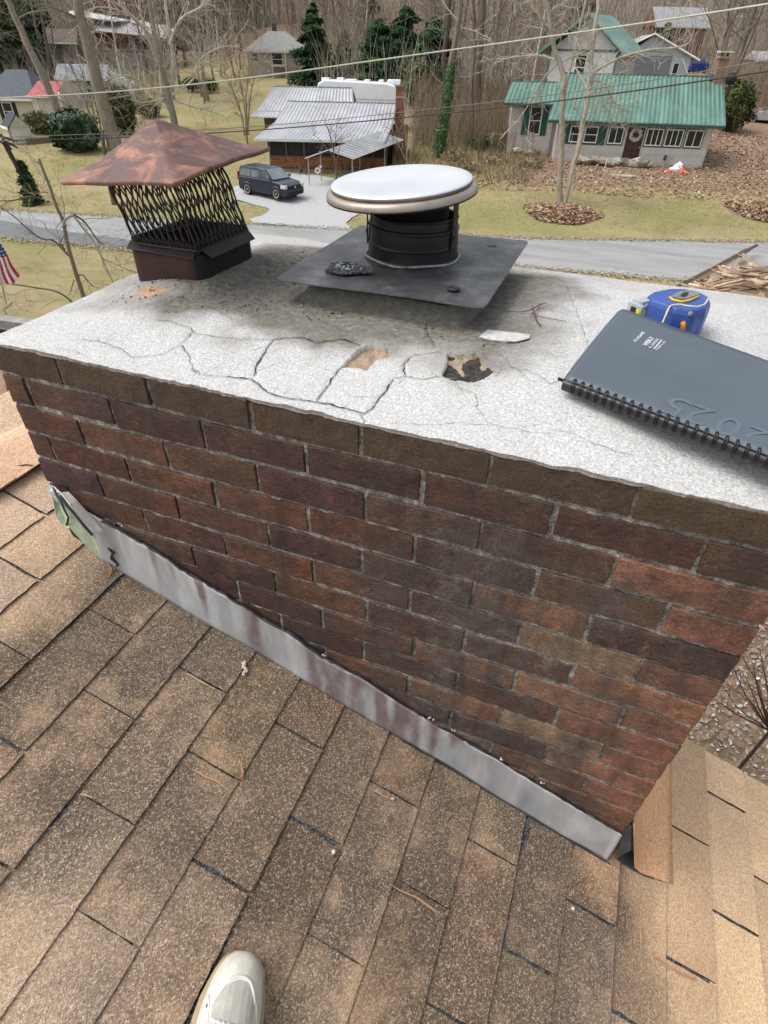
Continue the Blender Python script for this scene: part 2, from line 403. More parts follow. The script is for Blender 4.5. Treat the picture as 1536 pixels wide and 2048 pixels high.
def bcol(x, r):
    w_ = sstep(-.20, .20, x) * sstep(1, 6, r) * 1.1 + .04
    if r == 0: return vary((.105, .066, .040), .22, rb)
    c = rb.choice(ORG) if rb.random() < w_ and x > -.25 else rb.choice(PAL)
    if x > -.3 and r > 1: c = rc(c, (.15, .10, .075), .22)
    return vary(c, .15, rb)
for r in range(NR):
    z1 = -.0015 - r * CH; z0 = z1 - .0592
    if r == 0: z1 = -.0035
    joff = (-.306 if r % 2 == 0 else -.203) + rb.uniform(-.006, .006)
    for pl, length, fine, conv in ((plF, None, r < 18, 0), (plB, XR - XL, False, 1), (plL, YD, False, 2), (plR, YD, r < 18, 3)):
        if conv == 0:
            js = [joff + PITCH * k + rb.uniform(-.004, .004) for k in range(-9, 9)]
            js = [XL] + [j for j in js if XL + .03 < j < XR - .03] + [XR]
            for a, b in zip(js[:-1], js[1:]):
                gj = rb.uniform(.0012, .0042); g0 = .0 if a == XL else gj; g1 = 0 if b == XR else gj
                brick(a + g0, b - g1, z0 + rb.uniform(-.002, .002), z1 + (rb.uniform(-.002, .002) if r else 0), pl, bcol((a + b) / 2, r), fine)
        else:
            lo = 0 if conv > 1 else XL; hi = lo + length
            js = [lo] + [lo + .1 * (r % 2) + PITCH * k for k in range(0, 9) if lo + .03 < lo + .1 * (r % 2) + PITCH * k < hi - .03] + [hi]
            for a, b in zip(js[:-1], js[1:]): brick(a + .005, b - .005, z0, z1, pl, bcol(-1 if conv == 2 else .2, r), fine)
n = NT('old_brick')
c0 = n.attr('col', 'Color')
c1 = n.mix(1, c0, n.ramp(n.noise(14, 6, .75), [(.28, (.45, .44, .46)), (.5, (1, .97, .95)), (.75, (1.65, 1.5, 1.35))]), 'MULTIPLY')
c1 = n.mix(n.ramp(n.noise(5, 5, .7), [(.56, 0.0), (.72, .5)]), c1, (.21, .105, .06))      # warm fired patches
c1 = n.mix(n.ramp(n.noise(3.3, 6, .75, vec=n.mapping((1.0, 1, 1.6))), [(.42, 0.0), (.66, .78)]), c1, (.060, .050, .045))  # soot and lichen
c1 = n.mix(n.ramp(n.noise(90, 3, .6), [(.66, 0.0), (.78, .5)]), c1, (.33, .24, .19))
c1 = n.mix(n.ramp(n.noise(9, 7, .85), [(.60, 0.0), (.74, .34)]), c1, (.24, .205, .18))
# film of soot, lime and algae over the middle right of the wall, brick and mortar alike
def film(n, c):
    sx = n.N.new('ShaderNodeSeparateXYZ'); n.L.new(n.co(), sx.inputs[0]); X, Z = sx.outputs[0], sx.outputs[2]
    fx_ = n.ramp(n.math('ADD', X, n.math('MULTIPLY', n.math('SUBTRACT', n.noise(3, 5, .7), .5), .5)), [(.0, 0.0), (1.0, 1.0)])
    a = n.N.new('ShaderNodeMapRange'); a.interpolation_type = 'SMOOTHSTEP'; a.inputs[1].default_value = -.45; a.inputs[2].default_value = -.10; n.L.new(X, a.inputs[0])
    b = n.N.new('ShaderNodeMapRange'); b.interpolation_type = 'SMOOTHSTEP'; b.inputs[1].default_value = .32; b.inputs[2].default_value = .14; n.L.new(X, b.inputs[0])
    d = n.N.new('ShaderNodeMapRange'); d.interpolation_type = 'SMOOTHSTEP'; d.inputs[1].default_value = -.10; d.inputs[2].default_value = -.22; n.L.new(Z, d.inputs[0])
    m = n.math('MULTIPLY', n.math('MULTIPLY', a.outputs[0], b.outputs[0]), d.outputs[0])
    m1 = n.math('MULTIPLY', m, n.ramp(n.noise(5, 7, .75, vec=n.mapping((1.3, 1, .8))), [(.40, 0.0), (.60, .88)]))
    c = n.mix(m1, c, n.ramp(n.noise(40, 5, .8), [(.35, (.060, .055, .052)), (.65, (.125, .112, .10))]))
    m2 = n.math('MULTIPLY', m, n.ramp(n.noise(11, 7, .85), [(.54, 0.0), (.66, .7)]))
    c = n.mix(m2, c, (.235, .215, .195))
    st = n.ramp(n.noise(9, 4, .6, vec=n.mapping((2.2, 1, .28))), [(.50, 0.0), (.68, .55)])
    c = n.mix(st, c, (.052, .040, .036))
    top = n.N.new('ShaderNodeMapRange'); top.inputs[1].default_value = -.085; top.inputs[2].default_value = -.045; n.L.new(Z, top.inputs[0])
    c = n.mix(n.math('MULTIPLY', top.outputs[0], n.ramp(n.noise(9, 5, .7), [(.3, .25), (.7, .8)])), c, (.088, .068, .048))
    return c
c1 = n.mix(1, c1, n.ramp(n.noise(120, 5, .8, vec=n.mapping((.45, 1, 1.6))), [(.32, (.62, .60, .60)), (.5, (1, 1, 1)), (.68, (1.45, 1.4, 1.35))]), 'MULTIPLY')
c1 = film(n, c1)
sp_ = n.ramp(n.noise(330, 2, .6), [(.3, .62), (.7, 1.3)])
c1 = n.mix(1, c1, sp_, 'MULTIPLY')
nb_ = n.bump(n.noise(260, 4, .75, vec=n.mapping((.5, 1, 1.5))), .7, .0035); nb_ = n.bump(n.noise(45, 5, .7), .6, .006, nb_)
mbrick = n.fin(c1, .85, 0, nb_, .25)
bk.build('brickwork', mbrick, chimney, smooth=False)
# mortar: rough sheet just behind the brick faces
mm = MB(); st = .0052
us = np.arange(XL + .003, XR - .003, st); zs = np.arange(-1.2, -.004, st)
for z in zs:
    for u in us:
        o = noise.noise(Vector((u * 30, z * 30, 4))) * .0026 + noise.noise(Vector((u * 120, z * 120, 8))) * .0020
        o2 = max(0, noise.noise(Vector((u * 9, z * 14, 40))) - .60) * .010
        mm.v.append((u,   .0044 - o - o2, z))
W = len(us)
mm.f = [(j * W + i, j * W + i + 1, (j + 1) * W + i + 1, (j + 1) * W + i) for j in range(len(zs) - 1) for i in range(W - 1)]
mm.c = [white] * len(mm.f); mm.m = [0] * len(mm.f)
mm.box((XL + .006, .012, -3.5), (XR - .006, YD - .006, -.02))
mm.box((XL + .004, .006, -3.5), (XR - .004, YD - .006, -1.19))
n = NT('mortar')
mc = n.ramp(n.noise(60, 5, .8), [(.3, (.085, .080, .072)), (.48, (.25, .24, .215)), (.64, (.56, .54, .50))])
mc = n.mix(n.ramp(n.noise(6, 5, .75), [(.45, 0.0), (.64, .6)]), mc, (.13, .12, .10)); mc = n.mix(.5, mc, film(n, mc)); mc = n.mix(n.ramp(n.noise(14, 6, .8), [(.56, 0.0), (.64, .75)]), mc, (.52, .50, .46))
mc = n.mix(1, mc, n.ramp(n.noise(300, 2, .7), [(.3, .5), (.65, 1.35)]), 'MULTIPLY')
mmort = n.fin(mc, .95, 0, n.bump(n.noise(220, 4, .8), .8, .004), .1)
mm.build('mortar', mmort, chimney, smooth=True)

# ------------------------------------------------------------------ crown (cracked cement top)
def mound(x, y):
    e = min(x - XL, .40 - x + .1, y * 1.1, (.93 - y) * 1.0 + .0)
    m = .034 * sstep(0, .26, e)
    # mortar dam round the flues
    d1 = math.hypot(max(abs(x + .9075) - .0875, 0), max(abs(y - .4375) - .1125, 0))
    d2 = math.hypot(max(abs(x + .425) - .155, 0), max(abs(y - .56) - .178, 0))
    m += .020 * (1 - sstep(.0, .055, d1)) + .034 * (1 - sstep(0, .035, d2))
    return m
def chit(u, v):
    z = .02
    for _ in range(8):
        p = zpl(u, v, z); z = .5 * z + .5 * mound(p.x, p.y)
    return zpl(u, v, z)
CR = [  # crack polylines in the photograph (pixels), width m
 ([(450, 754), (478, 756), (500, 757), (520, 770), (535, 782), (560, 794), (590, 799), (632, 804), (665, 810), (700, 820), (730, 826)], .0036),
 ([(508, 752), (513, 730), (530, 705), (549, 680), (578, 676), (607, 676), (632, 686), (665, 680), (692, 680), (715, 690), (722, 692)], .0030),
 ([(727, 828), (745, 815), (762, 795), (780, 770), (787, 758)], .0036),
 ([(632, 802), (645, 785), (660, 762), (672, 745), (686, 733)], .0030),
 ([(720, 828), (728, 838), (722, 850)], .002),
 ([(787, 758), (806, 754), (840, 757), (880, 754)], .0016), ([(808, 752), (810, 728), (818, 714)], .0030), ([(818, 714), (850, 706), (885, 703)], .0015),
 ([(853, 638), (852, 660), (862, 680), (868, 694)], .0016),
 ([(958, 678), (985, 684), (1010, 687), (1035, 685), (1058, 679)], .0032), ([(932, 677), (944, 678)], .004), ([(962, 696), (968, 689), (995, 690)], .004),
 ([(310, 640), (340, 640), (378, 654), (387, 664), (430, 672), (480, 676), (549, 680)], .0014),
 ([(387, 664), (362, 690), (330, 708), (305, 712), (265, 714), (240, 698), (210, 686), (160, 682)], .0014),
 ([(362, 690), (380, 712), (384, 735), (400, 750), (450, 754)], .0015), ([(384, 735), (390, 752)], .0014),
 ([(0, 655), (50, 650), (110, 648)], .001), ([(120, 700), (150, 704), (175, 712)], .001),
 ([(985, 755), (1000, 740), (1030, 735), (1052, 752), (1060, 765)], .0012), ([(985, 702), (1015, 715), (1020, 735), (1052, 740), (1098, 762)], .0012),
 ([(905, 760), (915, 775), (950, 790), (955, 815), (975, 845), (985, 852), (1040, 862), (1100, 868)], .0011), ([(780, 845), (850, 850), (920, 848), (985, 852)], .001),
 ([(1080, 752), (1100, 770), (1128, 760)], .001), ([(1100, 862), (1150, 870), (1230, 905), (1268, 912)], .001), ([(560, 560), (600, 600), (640, 640), (700, 668)], .0008),
 ([(250, 600), (330, 590), (400, 605), (470, 640)], .0009), ([(1120, 560), (1160, 640), (1180, 700)], .0007)]
HOLES = [[(686, 733), (700, 715), (723, 695), (745, 692), (788, 702), (775, 712), (752, 718), (742, 728), (735, 740), (712, 733)],
         [(886, 753), (890, 735), (897, 722), (893, 708), (925, 710), (957, 708), (962, 722), (992, 741), (965, 758), (945, 764), (910, 760)]]
segs = []
for pts, w_ in CR:
    q = [chit(*p) for p in pts]; r_ = []
    for a, b in zip(q[:-1], q[1:]):
        k = max(1, int((b - a).length / .008))
        for t in range(k):
            p = a.lerp(b, t / k); nn = Vector((noise.noise(p * 60), noise.noise(p * 60 + Vector((9, 9, 9))), 0)) * .004
            r_.append((p.x + nn.x, p.y + nn.y))
    r_.append((q[-1].x, q[-1].y))
    for a, b in zip(r_[:-1], r_[1:]): segs.append((a[0], a[1], b[0], b[1], w_))
segs = np.array(segs); holes = [[chit(*p)[:2] for p in h] for h in HOLES]
NX, NY = 560, 350
crx = np.zeros((NY, NX)); cry = np.zeros((NY, NX))
for j in range(NY):
    v = j / (NY - 1); xl = XL - .002 - .05 * v; xr = .334 + .045 * v
    crx[j] = np.linspace(xl, xr, NX); cry[j] = v * .93
dist = np.full((NY, NX), 9.0); stren = np.ones((NY, NX))
for a, b, c, d, w_ in segs:
    pad = .012
    m_ = (crx > min(a, c) - pad) & (crx < max(a, c) + pad) & (cry > min(b, d) - pad) & (cry < max(b, d) + pad)
    if not m_.any(): continue
    px, py = crx[m_], cry[m_]; L2 = (c - a) ** 2 + (d - b) ** 2 + 1e-12
    t = np.clip(((px - a) * (c - a) + (py - b) * (d - b)) / L2, 0, 1)
    dd = np.hypot(px - a - t * (c - a), py - b - t * (d - b)) / .006
    cur = dist[m_]; sv_ = stren[m_]; nw = dd < cur; cur[nw] = dd[nw]; sv_[nw] = 1.0 if w_ > .0026 else (.62 if w_ > .0013 else .36); dist[m_] = cur; stren[m_] = sv_
cr = MB(); cra = []; soot_shade = []; rust = []; hol = []; tar = []
for j in range(NY):
    for i in range(NX):
        x, y = crx[j, i], cry[j, i]; V = Vector((x, y, 0))
        z = mound(x, y) + noise.noise(V * 9) * .003 + noise.noise(V * 45) * .0009 + noise.noise(V * 160) * .0007
        edge = min(y, .93 - y, x - (XL - .002 - .05 * y / .93))
        if y < .012: z += noise.noise(Vector((x * 22, 3, 0))) * .003 - 0; y = y + (.0004 + noise.noise(Vector((x * 30, 0, 0))) * .0045 + noise.noise(Vector((x * 110, 4, 0))) * .002) * (1 - y / .012)
        k = max(0.0, 1 - dist[j, i]) * stren[j, i]; z -= k * .0022
        z += .0025 * max(0, noise.noise(V * 6 + Vector((5, 5, 5))))
        h = 0; t_ = 0
        for hi_, hp in enumerate(holes):
            jx = x + noise.noise(V * 70) * .003; jy = y + noise.noise(V * 70 + Vector((3, 3, 3))) * .003
            if abs(x - hp[0][0]) < .3 and polyin(jx, jy, hp): h = 1; t_ = hi_ if noise.noise(V * 35) > -.25 else 0; z -= .009 + noise.noise(V * 80) * .003
        # stains: soot between and round the flues, shade painted in under the plate, rust by the left flue
        nn = noise.noise(V * 7) * .09 + noise.noise(V * 25) * .03
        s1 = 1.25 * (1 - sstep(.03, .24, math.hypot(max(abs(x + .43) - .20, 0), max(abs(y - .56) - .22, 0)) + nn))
        s2 = 1 - sstep(.03, .20, math.hypot(max(x + .82, -x - 1.0, 0), max(abs(y - .45) - .13, 0)) + nn)
        s3 = (1 - sstep(.0, .22, math.hypot(max(abs(x + .66) - .12, 0) * 1.2, max(abs(y - .52) - .2, 0)) + nn))
        soot_shade.append(min(1, .8 * s1 + .45 * s2 + .7 * s3 + .25 * sstep(.62, .95, y + nn) ))
        rx = chit(300, 583) if (i == 0 and j == 0) else rx
        rust.append(max(0, 1 - math.hypot((x - rx.x) / .075, (y - rx.y) / .022) + nn * 6) * .9 + max(0, 1 - math.hypot((x + 1.12) / .05, (y - .34) / .06) + nn * 5) * .6)
        cra.append(k); hol.append(h); tar.append(t_)
        cr.v.append((x, y, z))
W = NX
cr.f = [(j * W + i, j * W + i + 1, (j + 1) * W + i + 1, (j + 1) * W + i) for j in range(NY - 1) for i in range(NX - 1)]
# skirt
def skirt(idx):
    b = len(cr.v)
    for k in idx: p = cr.v[k]; cr.v.append((p[0], p[1], -.0060 if p[1] < .02 else -.02)); cra.append(0); soot_shade.append(.4); rust.append(0); hol.append(0); tar.append(0)
    for k in range(len(idx) - 1): cr.f.append((idx[k], b + k, b + k + 1, idx[k + 1]))
skirt([i for i in range(W)][::-1]); skirt([(NY - 1) * W + i for i in range(W)]); skirt([j * W for j in range(NY)]); skirt([j * W + W - 1 for j in range(NY)][::-1])
cr.c = [white] * len(cr.f); cr.m = [0] * len(cr.f)
n = NT('whitewashed_cement')
cw = n.ramp(n.noise(250, 4, .85), [(.32, (.24, .24, .235)), (.46, (.47, .47, .465)), (.62, (.72, .725, .73))])
cw = n.mix(n.ramp(n.noise(340, 2, .6), [(.54, 0.0), (.68, .5)]), cw, (.26, .255, .25))
cw = n.mix(n.ramp(n.noise(5, 6, .7), [(.35, .0), (.75, .42)]), cw, (.44, .425, .39))
cw = n.mix(n.ramp(n.noise(30, 6, .85, vec=n.mapping((1, 1.8, 1))), [(.60, 0.0), (.74, .55)]), cw, (.30, .29, .27))
st_ = n.math('ADD', n.attr('soot_shade'), n.math('MULTIPLY', n.math('SUBTRACT', n.noise(24, 6, .8), .5), .45))
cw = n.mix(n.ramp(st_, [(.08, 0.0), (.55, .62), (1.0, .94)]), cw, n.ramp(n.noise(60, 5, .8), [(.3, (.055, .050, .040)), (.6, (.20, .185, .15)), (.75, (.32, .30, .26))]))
cw = n.mix(n.ramp(n.math('ADD', n.attr('rust'), n.math('MULTIPLY', n.math('SUBTRACT', n.noise(60, 5, .8), .5), .5)), [(.25, 0.0), (.8, .85)]), cw, n.ramp(n.noise(90, 4, .7), [(.3, (.42, .17, .05)), (.7, (.60, .38, .22))]))
cw = n.mix(n.ramp(n.attr('hole'), [(.3, 0.0), (.6, 1.0)]), cw, n.mix(n.ramp(n.attr('tar'), [(.4, 0.0), (.6, 1.0)]), n.ramp(n.noise(70, 5, .8), [(.3, (.20, .14, .09)), (.7, (.46, .38, .28))]), n.ramp(n.noise(90, 5, .8), [(.35, (.018, .018, .017)), (.6, (.07, .065, .055)), (.72, (.28, .2, .12))])))
cw = n.mix(n.ramp(n.attr('crack'), [(.2, 0.0), (1.0, .30)]), cw, (.20, .18, .16))
mcrown = n.fin(cw, .9, 0, n.bump(n.noise(200, 4, .8), .5, .003, n.bump(n.noise(35, 4, .7), .35, .006)), .2)
# dark ribbons over the shallow grooves, painted as the shade inside the cracks
def surf(x, y):
    V = Vector((x, y, 0)); return mound(x, y) + noise.noise(V * 9) * .003 + noise.noise(V * 45) * .0009 + .0025 * max(0, noise.noise(V * 6 + Vector((5, 5, 5))))
nb0 = len(cr.f); rk = random.Random(17)
def crack_ribbon(P, w_):
    L_ = len(P); vs = []
    for i, (x, y) in enumerate(P):
        a = P[max(0, i - 1)]; b = P[min(L_ - 1, i + 1)]; dx, dy = b[0] - a[0], b[1] - a[1]; l = math.hypot(dx, dy) + 1e-9; ww = w_ * (.30 + 1.0 * abs(noise.noise(Vector((x * 55, y * 55, 2))))) * (1 if 0 < i < L_ - 1 else .2)
        z = surf(x, y) + .0004
        vs += [(x - dy / l * ww, y + dx / l * ww, z), (x + dy / l * ww, y - dx / l * ww, z)]
    b0 = len(cr.v); cr.v.extend(vs)
    for _ in vs: cra.append(0); soot_shade.append(0); rust.append(0); hol.append(0); tar.append(0)
    for i in range(L_ - 1): cr.f.append((b0 + 2 * i, b0 + 2 * i + 1, b0 + 2 * i + 3, b0 + 2 * i + 2)); cr.c.append(white); cr.m.append(1)
def wiggle(q):
    r_ = []
    for a, b in zip(q[:-1], q[1:]):
        k = max(1, int((b - a).length / .0045))
        for t in range(k):
            p = a.lerp(b, t / k); nn = Vector((noise.noise(p * 60) + .6 * noise.noise(p * 190), noise.noise(p * 60 + Vector((9, 9, 9))) + .6 * noise.noise(p * 190 + Vector((4, 4, 4))), 0)) * .0036; r_.append((p.x + nn.x, p.y + nn.y))
    r_.append((q[-1].x, q[-1].y)); return r_
for pts, w_ in CR:
    q = [chit(*p) for p in pts]; r_ = wiggle(q); wf = .0018 if w_ > .0026 else (.00085 if w_ > .0013 else .0005); crack_ribbon(r_, wf)
    if w_ > .0012:
        for k in range(int(len(r_) / 11)):
            i = rk.randrange(len(r_)); p = Vector((*r_[i], 0)); a = rk.uniform(0, 6.28); p2 = p + Vector((math.cos(a), math.sin(a), 0)) * rk.uniform(.012, .05); crack_ribbon(wiggle([p, p2]), .0004)
cr.build('crown', [mcrown, M('crack_shadow', (.030, .025, .022), None, 60, .95)], chimney, smooth=True, attrs={'crack': cra, 'soot_shade': soot_shade, 'rust': rust, 'hole': hol, 'tar': tar})
# loose lifted flake of cement beside the holes
fl = MB(); fp = [chit(*p) for p in [(958, 676), (975, 662), (1060, 672), (1058, 679), (1030, 686), (985, 683)]]
fl.add([(p.x, p.y, p.z + .001) for p in fp] + [(p.x, p.y, p.z + .003) for p in fp], [tuple(range(5, -1, -1)), tuple(range(6, 12))] + [(i, (i + 1) % 6, 6 + (i + 1) % 6, 6 + i) for i in range(6)])
mcem = M('cement_white', (.64, .64, .63), (.42, .42, .41), 90, .9, .5, 200, .003)
fl.build('loose_flake', mcem, chimney)
# little rubble lumps lying in soot around the flues belong to the crown's own crust
rr = random.Random(4); lum = MB()
def lump(mb, c, s, col, rnd):
    bmv = []; 
    for k in range(12): bmv.append(None)
    t = (1 + 5 ** .5) / 2
    vs_ = [(-1, t, 0), (1, t, 0), (-1, -t, 0), (1, -t, 0), (0, -1, t), (0, 1, t), (0, -1, -t), (0, 1, -t), (t, 0, -1), (t, 0, 1), (-t, 0, -1), (-t, 0, 1)]
    fs_ = [(0, 11, 5), (0, 5, 1), (0, 1, 7), (0, 7, 10), (0, 10, 11), (1, 5, 9), (5, 11, 4), (11, 10, 2), (10, 7, 6), (7, 1, 8), (3, 9, 4), (3, 4, 2), (3, 2, 6), (3, 6, 8), (3, 8, 9), (4, 9, 5), (2, 4, 11), (6, 2, 10), (8, 6, 7), (9, 8, 1)]
    a = Matrix.Rotation(rnd.uniform(0, 6), 3, 'Z') @ Matrix.Rotation(rnd.uniform(0, 3), 3, 'X')
    mb.add([Vector(c) + a @ (Vector(p) * .53 * s * rnd.uniform(.65, 1.2)) for p in vs_], fs_, col)
for k in range(330):
    a = rr.uniform(0, 6.28); which = rr.random()
    if which < .55: x = rr.uniform(-.82, -.66); y = rr.uniform(.30, .7)
    elif which < .8: x = rr.uniform(-1.02, -.66); y = rr.uniform(.235, .33)
    else: x = rr.uniform(-.66, -.22); y = rr.uniform(.27, .34)
    s_ = rr.uniform(.001, .0036); lump(lum, (x, y, mound(x, y) + s_ * .2), s_, vary(rr.choice([(.17, .155, .125), (.24, .22, .18), (.35, .33, .28), (.3, .19, .11), (.12, .11, .09)]), .2, rr), rr)
tag(lum.build('crumbled_mortar', M('rubble', (1, 1, 1), (.7, .7, .7), 120, .95, .4, 150, .003)), kind='stuff')
# ------------------------------------------------------------------ left flue: clay tile + copper coloured spark cap
def rrect(x0, x1, y0, y1, r, k=5):
    P = []
    for cx, cy, a0 in ((x1 - r, y1 - r, 0), (x0 + r, y1 - r, 90), (x0 + r, y0 + r, 180), (x1 - r, y0 + r, 270)):
        for i in range(k + 1): a = R(a0 + 90 * i / k); P.append((cx + r * math.cos(a), cy + r * math.sin(a)))
    return P
FX0, FX1, FY0, FY1 = -1.015, -.822, .330, .552
n = NT('sooty_clay')
cc = n.ramp(n.noise(10, 6, .7), [(.3, (.024, .014, .012)), (.55, (.050, .023, .018)), (.75, (.10, .042, .028))])
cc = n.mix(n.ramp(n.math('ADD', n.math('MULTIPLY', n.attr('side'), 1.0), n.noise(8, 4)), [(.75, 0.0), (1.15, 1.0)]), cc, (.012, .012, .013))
mclay = n.fin(cc, .7, 0, n.bump(n.noise(120, 4), .4, .003), .35)
tl = MB(); side = []
outer = rrect(FX0, FX1, FY0, FY1, .032); inner = rrect(FX0 + .02, FX1 - .02, FY0 + .02, FY1 - .02, .02)
K = len(outer)
for z, P in ((.02, outer), (.060, outer), (.096, outer), (.101, rrect(FX0 + .004, FX1 - .004, FY0 + .004, FY1 - .004, .03)), (.101, inner), (-.05, inner)):
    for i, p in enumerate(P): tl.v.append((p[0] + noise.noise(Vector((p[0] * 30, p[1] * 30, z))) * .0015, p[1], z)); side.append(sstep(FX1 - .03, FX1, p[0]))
for r_ in range(5):
    for i in range(K): tl.f.append((r_ * K + i, r_ * K + (i + 1) % K, (r_ + 1) * K + (i + 1) % K, (r_ + 1) * K + i))
tl.f.append(tuple(5 * K + i for i in range(K)))
tl.c = [white] * len(tl.f); tl.m = [0] * len(tl.f)
tl.build('flue_tile', mclay, chimney, smooth=False, attrs={'side': side})
cap = empty('spark_arrestor_cap', (-.905, .435, .1), 0, 'rusty coppery pyramid chimney cap on a black expanded metal cage', 'chimney cap')
o0 = Vector((-.905, .435, .1))
def rel(p): return Vector(p) - o0
mblack = M('sooty_black_metal', (.022, .020, .020), (.012, .011, .011), 12, .55, .3, 90, .002, spec=.4)
mrustdark = M('dark_rusty_metal', (.10, .042, .028), (.035, .018, .015), 9, .6, .3, 80, .002, spec=.4)
bs = MB()
# base skirt sitting over the tile and its folded flanges
def ringframe(mb, x0, x1, y0, y1, z0, z1, t, c=white):
    mb.box(rel((x0, y0, z0)), rel((x1, y0 + t, z1)), c); mb.box(rel((x0, y1 - t, z0)), rel((x1, y1, z1)), c)
    mb.box(rel((x0, y0 + t, z0)), rel((x0 + t, y1 - t, z1)), c); mb.box(rel((x1 - t, y0 + t, z0)), rel((x1, y1 - t, z1)), c)
ringframe(bs, FX0 + .012, FX1 - .012, FY0 + .012, FY1 - .012, .095, .122, .004)
for a, b, mi in (((FX0 + .004, FY0 - .006), (FX1 - .01, FY0 + .016), 1),):
    A = [rel((FX0 + .006, FY0 + .014, .114)), rel((FX1 - .012, FY0 + .013, .113)), rel((FX1 - .010, FY0 - .006, .100)), rel((FX0 + .012, FY0 - .008, .103))]
    bs.add(A + [p - Vector((0, 0, .002)) for p in A], [(3, 2, 1, 0), (4, 5, 6, 7), (0, 1, 5, 4), (1, 2, 6, 5), (2, 3, 7, 6), (3, 0, 4, 7)])
fb = bs
A = [rel((FX1 - .014, FY0 + .02, .117)), rel((FX1 - .014, FY1 - .01, .118)), rel((FX1 + .014, FY1 - .02, .098)), rel((FX1 + .012, FY0 + .03, .096))]
fb.add(A + [p - Vector((0, 0, .002)) for p in A], [(3, 2, 1, 0), (4, 5, 6, 7), (0, 1, 5, 4), (1, 2, 6, 5), (2, 3, 7, 6), (3, 0, 4, 7)])
bevel(bs.build('base_flange', M('charred_metal', (.038, .024, .021), (.014, .012, .012), 14, .6, .3, 80, .002, spec=.4), cap), .0012, 1)
# mesh cage, leaning left; bottom and top corners
Bc = [Vector((-.983, .337, .112)), Vector((-.832, .337, .112)), Vector((-.832, .538, .112)), Vector((-.983, .538, .112))]
Tc = [Vector((-1.010, .325, .226)), Vector((-.842, .312, .246)), Vector((-.900, .560, .252)), Vector((-1.04, .560, .236))]
cg = MB()
for s_ in range(4):
    b0, b1, t0, t1 = Bc[s_], Bc[(s_ + 1) % 4], Tc[s_], Tc[(s_ + 1) % 4]
    Lw = (b1 - b0).length; nc = int(round(Lw / .0165)); nrw = 4
    def P_(u, v): 
        p = b0.lerp(b1, u).lerp(t0.lerp(t1, u), v)
        nrm = (b1 - b0).cross(Vector((0, 0, 1))).normalized()
        return p - o0 + nrm * (math.sin(v * 9 + s_) * .003 + .004 * math.sin(math.pi * v))
    for c_ in range(-nrw, nc + nrw):
        for dr in (0, 1):
            pts = []
            for k in range(nrw * 6 + 1):
                v = k / (nrw * 6); ph = v * nrw; cell = int(ph + 1e-9); f_ = ph - cell
                tri = (f_ if cell % 2 == 0 else 1 - f_); sm = tri * tri * (3 - 2 * tri)
                off = .5 * sm if dr == 0 else -.5 * sm
                u = (c_ + .5 + off) / nc
                if 0 <= u <= 1: pts.append(P_(u, v))
            if len(pts) > 2: cg.tube(pts, .0016, 4)
    cg.tube([P_(0, v / 6) for v in range(7)], .0022, 5); cg.tube([P_(u / 6, 0) for u in range(7)], .003, 5)
cg.build('mesh_cage', mblack, cap)
# pyramid lid
Lc = [Vector((-1.10, .285, .226)), Vector((-.757, .220, .260)), Vector((-.779, .594, .275)), Vector((-1.122, .659, .241))]
apx = Vector((-.940, .42, .333))
ld = MB(); NS = 22; heat = []
def edgept(i, k):
    a, b = Lc[i], Lc[(i + 1) % 4]; t = k / NS; p = a.lerp(b, t)
    c = sum((q for q in Lc), Vector()) / 4; rr_ = min(t, 1 - t); p = p + (c - p) * (.018 * (1 - sstep(0, .05, rr_))); p.z += .004 * math.sin(math.pi * t) - .0
    return p
rim = [edgept(i, k) for i in range(4) for k in range(NS)]
RN = len(rim); rows = [(1.0, -.0065, 1.0), (1.0, -.003, 1.008), (1.0, .0005, 1.004), (.985, .001, 1)] + [(1 - t, 0, 1) for t in (.1, .2, .32, .44, .56, .68, .78, .86, .93, .97)]
for f_, dz, sc in rows:
    for p in rim:
        c = Vector((apx.x, apx.y, p.z)); q = c + (p - c) * sc
        w_ = q.lerp(apx, 1 - f_); w_.z += dz + noise.noise(w_ * 14) * .003 * f_ - .006 * math.sin(math.pi * min(1, (1 - f_) * 1.1)) * .6
        ld.v.append(tuple(w_ - o0))
        d_ = 1 - f_
        heat.append(.8 * sstep(.03, .70, d_))
b = len(ld.v); ld.v.append(tuple(apx + Vector((0, 0, -.003)) - o0)); heat.append(.75)
for r_ in range(len(rows) - 1):
    for i in range(RN): ld.f.append((r_ * RN + i, r_ * RN + (i + 1) % RN, (r_ + 1) * RN + (i + 1) % RN, (r_ + 1) * RN + i))
r_ = len(rows) - 1
for i in range(RN): ld.f.append((r_ * RN + i, r_ * RN + (i + 1) % RN, b))
ld.c = [white] * len(ld.f); ld.m = [0] * len(ld.f)
n = NT('heat_stained_copper')
rc1 = n.ramp(n.noise(7, 5, .6, .4), [(.30, (.135, .062, .052)), (.50, (.225, .105, .088)), (.66, (.33, .16, .125))])
h_ = n.math('ADD', n.math('MULTIPLY', n.attr('heat'), .46), n.math('MULTIPLY', n.noise(11, 8, .75, 1.0), 1.0))
rc2 = n.ramp(h_, [(.48, (.24, .12, .10)), (.58, (.60, .26, .17)), (.67, (.80, .42, .25)), (.76, (.66, .55, .36)), (.82, (.46, .24, .20)), (.88, (.24, .14, .13)), (.93, (.42, .44, .52)), (1.0, (.6, .36, .28))])
cl = n.mix(n.ramp(h_, [(.44, 0.0), (.54, 1.0)]), rc1, rc2)
cl = n.mix(n.ramp(n.noise(42, 4, .7), [(.68, 0.0), (.74, .7)]), cl, (.05, .03, .04))
cl = n.mix(n.ramp(n.attr('heat'), [(.0, .55), (.06, .0)]), cl, (.035, .022, .02))
